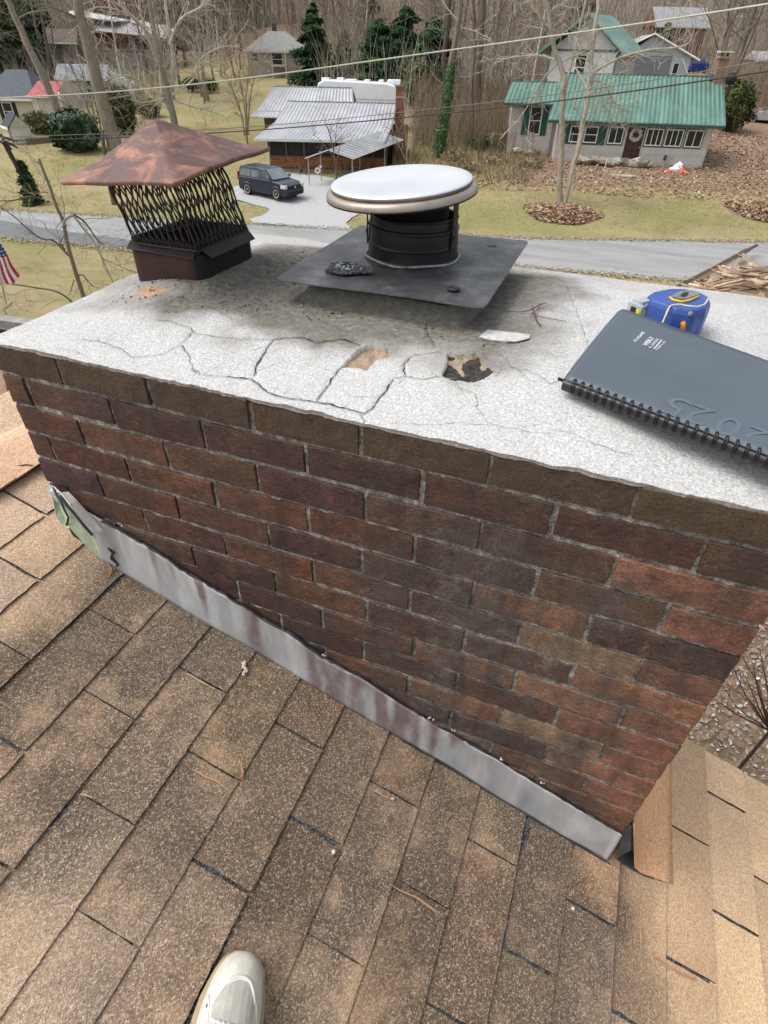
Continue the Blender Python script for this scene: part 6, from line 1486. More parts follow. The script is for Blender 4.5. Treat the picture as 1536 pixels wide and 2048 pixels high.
n = NT('green_metal'); gc = n.ramp(n.noise(.7, 6, .7, vec=n.mapping((1.6, .35, .6))), [(.3, (.075, .135, .112)), (.5, (.105, .215, .175)), (.72, (.18, .30, .25))])
gc = n.mix(n.ramp(n.noise(2.5, 5, .8), [(.55, 0.0), (.75, .45)]), gc, (.26, .30, .28)); mgreen = n.fin(n.mix(1, gc, n.attr('col', 'Color'), 'MULTIPLY'), .45, .1, n.bump(n.noise(5, 3), .1, .02), .45)
rf_ = MB(); corr(rf_, [(-.9, 12.1, -.6, 2.80), (-.5, 12.3, 1.5, 3.78), (.0, 12.3, 4.0, 5.55)], .34, .035, white, 1); corr(rf_, [(0, 12.3, 8.2, 2.9), (0, 12.3, 4.0, 5.55)], .34, .035); 
corr(rf_, [(-4.4, -.45, 2.0 - .45, 3.66), (-3.9, -.3, 3.6, 4.95)], .34, .035, white, 2); corr(rf_, [(-3.9, -.3, 6.4, 3.6), (-3.9, -.3, 3.6, 4.95)], .34, .035, white, 3)
rf_.box((11.2, 3.6, 5.35), (12.1, 4.4, 5.75), (.9, .95, .95)); rf_.build('roof', mgreen, g)
ev = MB(); ev.box((-.9, -.62, 2.60), (12.1, -.56, 2.74), (.05, .10, .085)); ev.box((-4.4, 1.5, 3.48), (-.45, 1.56, 3.62), (.05, .09, .08)); ev.box((-.88, -.56, 2.58), (12.08, .0, 2.63), (.25, .25, .24)); ev.build('eave_board', mpaint, g)
DG = (.025, .085, .065); sh_ = MB(); sh_.box((.55, -.03, 1.20), (3.72, -.02, 2.5), DG); sh_.build('shutter', mpaint, g)
window(g, .95, 2.0, 1.33, 2.42, 0, (), (.5,)); window(g, 2.06, 3.08, 1.33, 2.42, 0, (), (.5,))
window(g, 3.92, 5.02, 1.33, 2.45, 0, (.5,), (), out=(.06, .12, .10))
for a, b in ((6.75, 7.98), (8.20, 9.45), (9.72, 10.93)): window(g, a, b, 1.30, 2.42, 0, (.36, .68) if a < 9.6 else (.5,), (), out=(.06, .12, .10))
d = MB(); d.box((5.31, -.05, .15), (6.55, -.02, 2.45), (.055, .03, .025)); dd = d.build('door', mpaint, g)
dp = MB(); 
for i in range(2):
    for j in range(3): dp.box((5.45 + i * .52, -.065, .3 + j * .70), (5.88 + i * .52, -.051, .85 + j * .70), (.075, .04, .03))
dp.build('door_panel', mpaint, dd); hb = MB(); hb.lathe([(.04, 0), (.045, .04), (.0, .06)], 10, Matrix.Translation((6.46, -.05, 1.15)) @ Matrix.Rotation(R(90), 4, 'X'), (.7, .6, .3)); hb.build('handle', mtrim, dd)
sb = MB(); sb.box((5.1, -.7, -.1), (6.9, 0, .12), (.42, .41, .38)); sb.box((4.9, -1.3, -.4), (7.1, -.7, -.10), (.40, .38, .35)); sb.build('door_step', mstone, g)
mt = MB(); mt.box((8.5, -.16, .38), (8.66, -.03, .72), (.06, .06, .06)); mt.box((8.95, -.10, .60), (9.1, -.03, .75), (.5, .5, .5)); mt.build('meter_box', mtrim, g)
ch = MB(); ch.box((11.45, 3.4, 4.9), (12.15, 4.1, 6.7), (.36, .22, .175)); ch.box((11.35, 3.3, 6.7), (12.25, 4.2, 6.84), (.40, .30, .26)); ch.box((11.3, 3.25, 7.05), (12.3, 4.25, 7.15), (.66, .68, .64)); ch.box((11.45, 3.4, 6.84), (11.6, 3.55, 7.05), (.2, .15, .12)); ch.box((12.0, 3.95, 6.84), (12.15, 4.1, 7.05), (.2, .15, .12)); 
mbr2 = M('far_brick', (1, 1, 1), (.55, .5, .48), 9, .95, .4, 20, .02); ch.build('chimney', mbr2, g)
wv = MB(); wx0 = -2.25
window(g, -2.20, -1.25, 2.40 - .85, 3.45, 2.0, (), (.5,), out=None)
sh_ = MB(); sh_.box((-2.75, 1.96, 1.5), (-2.22, 1.98, 3.5), DG); sh_.box((-1.23, 1.96, 1.5), (-.75, 1.98, 3.5), DG); sh_.build('shutter', mpaint, g)
# rear upper gable (same house): its parts turned together
gU = g; n_before = len(KIDS[g.name])

w = MB(); w.box((-1.0, 9.2, 2.0), (4.85, 15, 7.05), (.55, .535, .505)); gable(w, -1.0, 4.85, 7.05, 9.15, 9.2, 15, (.50, .485, .46)); w.build('upper_gable', mpaint, gU)
bd = MB(); bd.box((-1.05, 9.14, 6.95), (4.9, 9.2, 7.1), (.12, .12, .12)); bd.box((4.78, 9.14, 2), (4.9, 9.195, 6.95), (.12, .12, .12)); bd.box((-1.08, 9.14, 2), (-.98, 9.195, 6.95), (.14, .14, .14)); bd.build('corner_trim', mpaint, gU)
window(gU, 1.35, 2.35, 5.0, 6.75, 9.2, (), (.5,))
r2 = MB(); 
for sgn, xe in ((1, 5.65), (-1, -1.8)):
    top = Vector((1.925, 0, 9.45)); e_ = Vector((xe, 0, 6.85)); 
    A_ = [top + Vector((0, 8.5, 0)), e_ + Vector((0, 8.5, 0)), e_ + Vector((0, 15.3, 0)), top + Vector((0, 15.3, 0))]
    r2.add([tuple(q) for q in A_] + [tuple(q - Vector((0, 0, .12))) for q in A_], [(0, 1, 2, 3), (7, 6, 5, 4), (0, 4, 5, 1), (1, 5, 6, 2), (2, 6, 7, 3)], (1.3, 1.25, 1.2))
r2.build('upper_roof', mgreen, gU)
RU = R(-26); pv = Vector((1.925, 9.2, 0))
for o_u in KIDS[g.name][n_before:]:
    o_u.rotation_euler = (0, 0, RU); o_u.location = pv - Matrix.Rotation(RU, 3, 'Z') @ pv
wr = MB(); wr.tube([(5.93 + .36 * math.cos(a), -.09, 1.98 + .36 * math.sin(a)) for a in np.linspace(0, 6.283, 25)], .10, 7, (.50, .52, .50)); 
rnd = random.Random(2)
for k in range(260): a = rnd.uniform(0, 6.28); r_ = .36 + rnd.gauss(0, .07); cards(wr, (5.93 + r_ * math.cos(a), -.14 + rnd.gauss(0, .03), 1.98 + r_ * math.sin(a)), Vector((rnd.gauss(0, .4), -1, rnd.gauss(0, .4))).normalized(), .05, rnd, vary(rnd.choice([(.6, .6, .58), (.35, .38, .34), (.75, .75, .73)]), .2, rnd))
wr = wr.build('wreath', mfol); wr.matrix_world = fr(Vector((-6.86, 54.4, -6.33)), R(12.9)); tag(wr, 'round pale wreath hanging on the dark door of the green roofed house', 'wreath')
ic = MB(); rnd = random.Random(12)
for k in range(120): x = rnd.uniform(.2, 11.6); ic.tube([(x, -.5, 2.6), (x + rnd.uniform(-.05, .05), -.5, 2.6 - rnd.uniform(.08, .34))], [.018, .006], 3, (.62, .62, .60), caps=False)
ic.build('string_lights', mtrim, g)
# stones in front of the cottage
rnd = random.Random(6); MXG = fr(Vector((-6.86, 54.4, -6.33)), R(12.9))
for k in range(34):
    x = rnd.uniform(1.8, 7.4) if k < 26 else rnd.uniform(-3.4, -.3); y = rnd.uniform(-.9, -.35) if k < 26 else 1.7; p = MXG @ Vector((x, y, 0)); mb = MB(); s_ = rnd.uniform(.16, .34)
    lump(mb, (0, 0, 0), s_ * 2, (1, 1, 1), rnd); mb.v = [(v[0], v[1] * .8, v[2] * .55) for v in mb.v]; mb.c = [vary(rnd.choice([(.42, .38, .31), (.52, .49, .42), (.34, .29, .22)]), .2, rnd)] * len(mb.f)
    o = mb.build('rock', mstone); o.location = (p.x, p.y, T(p.x, p.y) + .22  + .12 * (k % 2)); tag(o, 'tan fieldstone in the rubble edging along the foot of the green roofed cottage', 'rock', 'fieldstones edging the cottage')
# things dropped on the leaves
def blob(name, p, pieces, label, cat, mat=None):
    mb = MB(); rnd = random.Random(len(label))
    for (dx, dy, dz, s_, col) in pieces: lump(mb, (dx, dy, dz), s_, col, rnd)
    o = mb.build(name, mat or mtrim, smooth=False); o.location = p; return tag(o, label, cat)
p = hit(1351, 345); blob('plastic_bag', p, [(0, 0, .15, .5, (.85, .85, .85)), (.15, 0, .42, .32, (.88, .87, .88)), (-.3, 0, .1, .3, (.85, .82, .84)), (.25, .1, .1, .3, (.8, .78, .8))], 'crumpled white plastic bag on the leaves before the green roofed house', 'bag')
p = hit(1363, 347); blob('red_bundle', p, [(0, 0, .1, .28, (.80, .12, .08)), (.2, 0, .08, .18, (.85, .4, .05))], 'red and orange packet at the right side of the white plastic bag', 'packet')
p = hit(1336, 346); blob('red_bundle', p, [(0, 0, .08, .26, (.75, .18, .14)), (-.15, 0, .06, .14, (.8, .6, .55))], 'small red packet at the left side of the white plastic bag', 'packet')
p = hit(1299, 335); blob('purple_toy', p, [(0, 0, .08, .2, (.22, .15, .5))], 'tiny purple thing on the ground left of the plastic bag', 'toy')
p = hit(1207, 345); mb = MB(); mb.tube([(0, 0, -.1), (.03, 0, .9)], .03, 6, (.80, .76, .62)); o = mb.build('marker_stake', mtrim); o.location = p; tag(o, 'pale upright marker stake in front of the green roofed house', 'stake')
p = hit(1024, 300); mb = MB(); mb.tube([(0, 0, -.1), (.08, 0, .95)], .03, 6, (.60, .56, .42)); o = mb.build('marker_stake', mtrim); o.location = p; tag(o, 'pale stake among the weeds left of the green roofed house', 'stake')
p = hit(1245, 352); mb = MB(); mb.prism([(1.0 * math.cos(a) * (1 + .1 * math.sin(3 * a)), .55 * math.sin(a)) for a in np.linspace(0, 6.1, 16)], -.05, .06, (.42, .40, .36)); o = mb.build('stepping_slab', mstone); o.location = p; tag(o, 'flat grey stone slab in the leaves below the cottage door', 'stone slab')
# picket fence
P0 = hit(962, 272); P1 = hit(1016, 268); e = empty('picket_fence', tuple(P0), math.atan2(P1.y - P0.y, P1.x - P0.x), 'short weathered grey picket fence left of the green roofed house', 'fence'); L = (P1 - P0).length
m_ = MB(); m_.box((0, .03, .25), (L, .07, .33), (.33, .31, .28)); m_.box((0, .03, .95), (L, .07, 1.03), (.33, .31, .28)); m_.build('rail', mpaint, e)
for k in range(int(L / .2)): m_ = MB(); m_.box((k * .2, 0, -.1), (k * .2 + .09, .025, 1.3 + .04 * (k % 3)), vary((.38, .36, .33), .12)); m_.build('picket', mpaint, e)
# chain link behind it
P0 = rp(905, 250, 70); P1 = rp(1030, 245, 68); e = empty('wire_fence', (P0.x, P0.y, T(P0.x, P0.y)), math.atan2(P1.y - P0.y, P1.x - P0.x), 'tall dark wire mesh fence behind the picket fence', 'fence'); L = math.hypot(P1.x - P0.x, P1.y - P0.y)
m_ = MB()
for k in range(int(L / .18) + 8):
    x = k * .18; 
    for s_ in (1, -1):
        a = (x, 0, 0) if s_ > 0 else (x - 1.8 * .0, 0, 1.9); xx = x + 1.1; 
        if xx < L: m_.tube([(x, 0, 0 if s_ > 0 else 1.9), (xx, 0, 1.9 if s_ > 0 else 0)], .008, 3, (.10, .10, .09), caps=False)
m_.build('mesh', mtrim, e)
for x in (0, L * .5, L): m_ = MB(); m_.tube([(x, .03, -.2), (x, .03, 2.1)], .03, 6, (.30, .28, .25)); m_.build('post', mtrim, e)

# ---------------- silver roofed house
s = empty('silver_roofed_house', (-25.82, 41.85, -6.76), R(22), 'brown shingled house with ribbed silver metal roofs and a dark screened porch', 'house')
BR = (.22, .125, .08); DB = (.12, .085, .065)
n = NT('porch_shingle'); bt = n.N.new('ShaderNodeTexBrick'); bt.inputs['Scale'].default_value = 1; bt.inputs['Brick Width'].default_value = .16; bt.inputs['Row Height'].default_value = .15; bt.inputs['Mortar Size'].default_value = .012
bt.inputs['Color1'].default_value = (.34, .15, .07, 1); bt.inputs['Color2'].default_value = (.20, .085, .045, 1); bt.inputs['Mortar'].default_value = (.07, .04, .025, 1)
mpx = n.N.new('ShaderNodeMapping'); mpx.inputs['Rotation'].default_value = (R(90), 0, 0); n.L.new(n.co(), mpx.inputs[0]); n.L.new(mpx.outputs[0], bt.inputs['Vector'])
mpsh = n.fin(n.mix(1, bt.outputs['Color'], n.ramp(n.noise(2, 5, .7), [(.3, (.7, .7, .7)), (.7, (1.3, 1.25, 1.2))]), 'MULTIPLY'), .85)
w = MB(); w.box((.15, 0, .30), (8.8, .12, .95)); w.build('porch_wall', mpsh, s)
w = MB(); w.box((.15, -.03, .18), (8.8, .14, .30), (.10, .07, .055)); w.box((.15, -.05, .93), (8.8, .15, 1.0), (.16, .10, .075)); w.box((.15, -.02, 1.93), (8.8, .16, 2.05), (.16, .11, .085))
for x in (.15, 1.35, 2.65, 3.95, 5.2, 6.5, 7.7, 8.7): w.box((x, -.01, 1.0), (x + .10, .12, 1.93), (.15, .10, .075))
w.build('porch_frame', mpaint, s)
w = MB(); w.box((.2, .05, 1.0), (8.75, .055, 1.93), (.9, .8, .75)); w.build('porch_screen', M('dark_screen', (.028, .022, .020), (.016, .013, .012), 3, .6), s)
w = MB(); w.box((.2, .02, -.6), (8.8, .2, .18), (.40, .38, .34)); w.build('foundation', mstone, s); w = MB(); w.box((2.3, -.0, -.05), (2.9, .015, .15), (.05, .05, .05)); w.build('foundation_vent', mtrim, s)
w = MB(); w.box((.2, 2.2, -.6), (9.2, 8, 2.6), DB); w.add([(9.2, -.2, 2.0), (9.2, 8, 2.4), (9.4, 5, 3.86), (9.2, 2.5, 2.74)], [(0, 1, 2, 3)], (.20, .13, .095)); w.add([(9.2, -.2, -.6), (9.2, 2.3, -.6), (9.2, 2.5, 2.74), (9.2, -.2, 2.0)], [(0, 1, 2, 3)], (.18, .12, .09)); w.box((-1.3, 8, -.6), (6.0, 13, 3.1), DB); gable(w, 0, 1, 0, 1, 0, 1, DB) if False else None
w.add([(5.9, 8, 3.1), (5.9, 13, 3.1), (5.95, 10.5, 4.5)], [(0, 1, 2)], (.20, .13, .10)); w.build('wall', mpaint, s)
n = NT('silver_metal'); sc0 = n.ramp(n.noise(.8, 6, .7), [(.3, (.36, .37, .385)), (.7, (.54, .55, .565))]); msil = n.fin(n.mix(1, sc0, n.attr('col', 'Color'), 'MULTIPLY'), .38, .35, n.bump(n.noise(4, 3), .08, .02), .5)
r_ = MB(); corr(r_, [(-.78, 8.6, -.5, 2.05), (.40, 9.2, 2.5, 2.82), (1.15, 9.5, 5.0, 3.95)], .30, .03, white, 5); corr(r_, [(1.0, 9.5, 8.0, 2.7), (1.15, 9.5, 5.0, 3.95)], .3, .03, white, 6)
r_.build('front_roof', msil, s)
r_ = MB(); corr(r_, [(-1.75, 6.1, 8.0, 3.15), (-.6, 5.95, 10.5, 4.62)], .30, .03, white, 7); corr(r_, [(-.9, 6.3, 13.2, 3.1), (-.6, 5.95, 10.5, 4.62)], .3, .03, white, 8); r_.box((-2.2, 7.5, 2.72), (1.0, 8.0, 2.80), (.9, .9, .9)); corr(r_, [(-2.3, 1.2, 7.3, 2.75), (-1.9, 1.2, 8.0, 3.10)], .3, .03, white, 9); r_.build('rear_roof', msil, s)
w = MB(); w.box((-.78, -.56, 1.93), (8.6, -.50, 2.04), (.62, .62, .58)); w.box((.02, -.42, 0), (.10, -.34, 1.95), (.72, .72, .70)); w.build('gutter', mtrim, s)
ch = MB(); ch.box((9.45, 4.6, 0), (10.1, 5.2, 5.0), (.30, .15, .11)); ch.box((9.42, 4.57, 4.35), (10.13, 5.23, 4.42), (.55, .52, .48)); ch.box((9.38, 4.53, 5.0), (10.17, 5.27, 5.1), (.28, .16, .12)); ch.build('chimney', mbr2, s)
w = MB(); w.box((9.2, 5.3, .2), (10.5, 5.5, 2.6), (.26, .2, .16))
w.build('side_wall', mpaint, s)
# metal porch roof on poles
cp = empty('metal_carport', (-25.82, 41.85, -6.76), R(22), 'open metal canopy on thin pipe posts in front of the silver roofed house', 'carport')
r_ = MB(); 
def slab(P0, P1, P2, P3, nn_, h=.035, c=white):   # P0-P1 low edge, P3-P2 ridge
    for i in range(nn_):
        a0, a1 = i / nn_, (i + .5) / nn_; b1 = (i + 1) / nn_; u_ = Vector((0, 0, h))
        q = [P0.lerp(P1, a0), P0.lerp(P1, a1), P3.lerp(P2, a1), P3.lerp(P2, a0)]; r_.add(q, [(0, 1, 2, 3)], vary(c, .04))
        q2 = [P0.lerp(P1, a1) + u_, P0.lerp(P1, b1) + u_, P3.lerp(P2, b1) + u_, P3.lerp(P2, a1) + u_]; r_.add(q2, [(0, 1, 2, 3)], vary(c, .04)); r_.add([q[1], q2[0], q2[3], q[2]], [(0, 1, 2, 3)], c); r_.add([P0.lerp(P1, b1) + u_, P0.lerp(P1, b1), P3.lerp(P2, b1), P3.lerp(P2, b1) + u_], [(0, 1, 2, 3)], c)
fy_ = -3.9; by_ = 1.0
RA, RB = Vector((4.75, fy_, 1.86)), Vector((8.2, by_, 2.50)); LA, LB = Vector((3.15, fy_, 1.36)), Vector((6.6, by_, 2.0)); QA, QB = Vector((6.45, fy_, 1.38)), Vector((10.0, by_, 2.02))
slab(QA, QB, RB, RA, 15); slab(LA, LB, RB, RA, 15); r_.build('roof', msil, cp)
r_ = MB(); r_.tube([LA, RA, QA], .035, 5, (.55, .56, .56)); r_.tube([QA, QB], .035, 5, (.5, .5, .5)); r_.tube([LA, LB], .035, 5, (.5, .5, .5)); r_.build('edge_trim', mtrim, cp)
for (x, y, zt_) in ((3.35, fy_ + .05, 1.36), (4.1, fy_ + 1.2, 1.7), (6.35, fy_ + .1, 1.40), (6.8, -.6, 1.95), (8.6, -.9, 1.9)):
    P = MB(); P.tube([(x, y, -1.1), (x, y, zt_)], .035, 7, (.40, .41, .41)); P.build('post', mtrim, cp)
P = MB(); P.tube([(3.35, fy_ + .05, -.35), (4.1, fy_ + 1.2, -.2)], .02, 5, (.4, .4, .4)); P.tube([(3.35, fy_ + .05, -.92), (4.1, fy_ + 1.2, -.75)], .02, 5, (.35, .35, .34)); P.build('brace', mtrim, cp)
p = rp(635, 341, 45.3); mb = MB(); mb.lathe([(.0, -.015), (.19, -.015), (.19, .015), (.0, .015)], 20, Matrix.Rotation(R(90), 4, 'X'), (.75, .74, .74), caps=False); mb.lathe([(.0, .016), (.09, .017), (.09, .018), (0, .018)], 14, Matrix.Rotation(R(90), 4, 'X'), (.55, .12, .10), caps=False)
o = mb.build('round_sign', mtrim); o.location = p; o.rotation_euler = (0, 0, R(25)); tag(o, 'small round white sign with a red centre by the canopy posts', 'sign')
p = rp(641, 333, 45.3); mb = MB(); mb.lathe([(0, -.015), (.09, -.015), (.09, .015), (0, .015)], 16, Matrix.Rotation(R(90), 4, 'X'), (.75, .68, .62), caps=False); o = mb.build('round_sign', mtrim); o.location = p; o.rotation_euler = (0, 0, R(25)); tag(o, 'tiny pale round plaque just above the round white sign', 'sign')
# camper behind
p = rp(722, 205, 66); c_ = empty('camper_trailer', (p.x, p.y, T(p.x, p.y)), R(14), 'long white camper trailer with roof vents behind the silver roofed house', 'camper'); HZ = rp(735, 161, 66).z - T(p.x, p.y)
b = MB(); W2 = 4.0; prof = [(-W2, .8), (W2, .8), (W2, HZ * .80), (W2 - .25, HZ * .90), (2.4, HZ * .97), (-3.2, HZ), (-W2 + .2, HZ * .93), (-W2, HZ * .75)]
b.add([(x, -1.2, z) for x, z in prof] + [(x, 1.2, z) for x, z in prof], [tuple(range(8)), tuple(range(15, 7, -1))] + [(i, 8 + i, 8 + (i + 1) % 8, (i + 1) % 8) for i in range(8)], (.78, .79, .80)); bevel(b.build('body', M('white_gelcoat', (1, 1, 1), (.92, .92, .92), 2, .35, spec=.5), c_), .12, 3)
for x, w_, h_ in ((-3.3, .35, .16), (-1.9, .3, .2), (-.9, .5, .10), (.6, .25, .10), (1.9, .2, .12), (3.1, .6, .16)):
    b = MB(); b.box((x - w_, -.4, HZ * .94), (x + w_, .5, HZ + h_ * .8), (.80, .81, .82)); bevel(b.build('roof_vent', mtrim, c_), .06)
b = MB(); b.box((-3.8, -1.22, HZ * .62), (3.6, -1.21, HZ * .64), (.55, .56, .58)); b.box((-2.5, -1.225, HZ * .68), (-1.2, -1.215, HZ * .8), (.1, .1, .11)); b.build('side_stripe', mtrim, c_)
for x in (-.9, .3): b = MB(); b.lathe([(.42, -.12), (.42, .12)], 18, Matrix.Translation((x, -1.15, .42)) @ Matrix.Rotation(R(90), 4, 'X'), (.03, .03, .03)); b.build('wheel', mtrim, c_)

# ---------------- cars
mcarglass = M('car_glass', (.10, .13, .14), (.05, .065, .07), 2, .08, spec=1.0)
def car(p, yaw, paint, label, boxy=True, L=4.25, W=1.74, H=1.62, name='parked_car', glass=None, rim=(.62, .62, .60)):
    e = empty(name, tuple(p), yaw, label, 'car'); hw = W / 2
    mp = M('car_paint', paint, tuple(x * .9 for x in paint), 2, .22, spec=.7, attr=False)
    if boxy: low = [(-L / 2, .32), (-L / 2 - .03, .55), (-L / 2 + .02, .98), (-L / 2 + .10, 1.02), (.78, 1.05), (1.0, 1.02), (1.72, .94), (L / 2 - .08, .82), (L / 2, .60), (L / 2 + .02, .40), (L / 2 - .05, .24), (-L / 2 + .1, .24)]; cabp = [(-L / 2 + .03, 1.0), (-L / 2 + .12, H - .10), (-L / 2 + .22, H - .02), (-.2, H), (.30, H - .05), (.98, 1.03)]
    else: low = [(-L / 2, .40), (-L / 2, .85), (-L / 2 + .15, .97), (.95, .95), (L / 2 - .3, .80), (L / 2, .62), (L / 2, .35), (L / 2 - .1, .24), (-L / 2 + .1, .24)]; cabp = [(-L / 2 + .35, .95), (-1.15, H - .08), (-.5, H), (.1, H - .03), (1.05, .93)]
    # body with wheel arches: loft across width with tumblehome
    def loft(prof, w0, w1, mat, nm, wt=None):
        mb = MB(); n_ = len(prof); secs = [(-1, .965), (-.93, 1.0), (0, 1.005), (.93, 1.0), (1, .965)]
        cx_ = sum(q[0] for q in prof) / n_; cz = sum(q[1] for q in prof) / n_
        for (sy, sc) in secs:
            for (x, z) in prof:
                ww = w0 if wt is None else (w0 + (w1 - w0) * max(0, (z - wt[0]) / (wt[1] - wt[0])))
                mb.v.append((cx_ + (x - cx_) * sc, sy * ww, cz + (z - cz) * (sc if z < 5 else 1)))
        for k in range(4):
            for i in range(n_): mb.f.append((k * n_ + i, k * n_ + (i + 1) % n_, (k + 1) * n_ + (i + 1) % n_, (k + 1) * n_ + i))
        mb.f.append(tuple(range(n_ - 1, -1, -1))); mb.f.append(tuple(4 * n_ + i for i in range(n_))); mb.c = [white] * len(mb.f); mb.m = [0] * len(mb.f)
        bm = bmesh.new(); o = mb.build(nm, mat, e); bm.from_mesh(o.data); bmesh.ops.recalc_face_normals(bm, faces=bm.faces); bm.to_mesh(o.data); bm.free(); return o
    bevel(loft(low, hw, hw, mp, 'body'), .05, 3, 20); bevel(loft(cabp, hw - .04, hw - .16, mp, 'cabin', (1.0, H)), .05, 3, 25)
    zb_, zt_ = 1.08, H - .16
    def sw(x0, x1, xt0, xt1, nm='side_window'):
        for sgn in (-1, 1):
            y0 = sgn * (hw - .04 - .12 * (zb_ - 1) / (H - 1) + .006); y1 = sgn * (hw - .04 - .12 * (zt_ - 1) / (H - 1) + .006)
            g_ = MB(); q = [(x0, y0, zb_), (x1, y0, zb_), (xt1, y1, zt_), (xt0, y1, zt_)]; g_.add(q + [(a, b - sgn * .02, c) for a, b, c in q], [(0, 1, 2, 3), (7, 6, 5, 4), (0, 4, 5, 1), (1, 5, 6, 2), (2, 6, 7, 3), (3, 7, 4, 0)]); g_.build(nm, mcarglass, e)
    if boxy: sw(-1.90, -.98, -1.84, -1.0); sw(-.90, -.05, -.92, -.10); sw(.02, .82, -.02, .36)
    else: sw(-1.5, -.75, -1.15, -.7); sw(-.65, .85, -.6, .2)
    x0, x1 = (.995, .335) if boxy else (1.07, .13)
    g_ = MB(); q = [(x0 + .02, -hw + .10, 1.06), (x0 + .02, hw - .10, 1.06), (x1 + .03, hw - .22, H - .07), (x1 + .03, -hw + .22, H - .07)]; g_.add(q, [(0, 1, 2, 3)]); ws = g_.build('windscreen', M('windscreen_glass', (.22, .28, .28), (.14, .18, .19), 2, .08, spec=1.0), e); so = ws.modifiers.new('t', 'SOLIDIFY'); so.thickness = .02; so.offset = 1
    for sx in (-L / 2 + .80, L / 2 - .85):
        for sgn in (-1, 1):
            w_ = MB(); Mx = Matrix.Translation((sx, sgn * (hw - .10), .33)) @ Matrix.Rotation(R(90) * (1 if sgn < 0 else -1), 4, 'X')
            w_.lathe([(.20, .125), (.31, .125), (.335, .10), (.335, -.10), (.20, -.1)], 24, Mx, (.015, .015, .015)); ty = w_.build('wheel', mtrim, e)
            w_ = MB(); w_.lathe([(.225, .118), (.235, .133), (.205, .128), (.17, .10), (.07, .105), (.05, .125), (.0, .128)], 24, Mx, rim, caps=False)
            for k in range(5):
                a = k * 1.2566; w_.box((.05, -.022, .10), (.19, .022, .122), tuple(x * .9 for x in rim), Mx @ Matrix.Rotation(a, 4, 'Z'))
            w_.lathe([(.17, .085), (0, .09)], 20, Mx, (.02, .02, .02), caps=False); w_.build('rim', M('bright_rim', (1, 1, 1), (.9, .9, .9), 3, .3, metal=.4, spec=.6), ty)
            a_ = MB(); a_.tube([(sx + .40 * math.cos(t), sgn * (hw + .0), .33 + .40 * math.sin(t)) for t in np.linspace(-.15, 3.3, 12)], .035, 5, tuple(x for x in (.02, .022, .03))); a_.build('wheel_arch', mp, e)
    for sgn in (-1, 1):
        h_ = MB(); h_.box((L / 2 - .42, sgn * (hw - .10) - .14, .66), (L / 2 - .02, sgn * (hw - .10) + .12, .86), (.60, .62, .60)); bevel(h_.build('headlight', M('headlight_glass', (1, 1, 1), (.7, .7, .7), 9, .15, spec=.9), e), .04, 2)
        mr = MB(); mr.box((.72, sgn * hw - .0 - (.0 if sgn > 0 else .18), 1.06), (.86, sgn * hw + (.18 if sgn > 0 else 0), 1.22), (.10, .11, .14)); bevel(mr.build('wing_mirror', mtrim, e), .03)
        tl2 = MB(); tl2.box((-L / 2 - .04, sgn * (hw - .12) - .09, .80), (-L / 2 + .04, sgn * (hw - .12) + .10, 1.25), (.35, .02, .02)); tl2.build('tail_light', mtrim, e)
        hd = MB(); hd.box((-.75, sgn * (hw + .012) - .012, .93), (-.55, sgn * (hw + .012) + .012, .96), (.05, .05, .06)); hd.box((.15, sgn * (hw + .012) - .012, .93), (.33, sgn * (hw + .012) + .012, .96), (.05, .05, .06)); hd.build('door_handle', mtrim, e)
    g_ = MB(); g_.box((L / 2 - .03, -.55, .62), (L / 2 + .035, .55, .80), (.012, .012, .014)); g_.box((L / 2 - .03, -.62, .30), (L / 2 + .045, .62, .46), (.012, .012, .014)); g_.build('grille', mtrim, e)
    bp = MB(); bp.box((-L / 2 + .3, -hw + .06, .18), (L / 2 - .3, hw - .06, .26), (.02, .02, .02)); bp.build('sill', mtrim, e)
    if boxy: em = MB(); em.lathe([(.06, 0), (.05, .015), (0, .02)], 14, Matrix.Translation((L / 2 + .035, 0, .71)) @ Matrix.Rotation(R(90), 4, 'Y'), (.6, .6, .62)); em.build('emblem', mtrim, e)
    return e
pr_ = hit(504, 392); pf_ = hit(566, 394); mid = (pr_ + pf_) / 2
car((mid.x + .25, mid.y + .15, T(mid.x, mid.y) + .07), R(-14), (.012, .020, .045), 'boxy dark navy car parked on the pale gravel drive', True)
p = hit(1522, 244); car((p.x + .7, p.y, T(p.x, p.y) - .05), R(172), (.36, .35, .34), 'silver car parked on the bank, cut off by the right edge', False, 4.6, 1.8, 1.42)
p = hit(1392, 148); car((p.x, p.y, T(p.x, p.y) + .1), R(35), (.02, .05, .35), 'bright blue vehicle parked up the hill behind the green roofed house', True, 3.2, 1.5, 1.5)

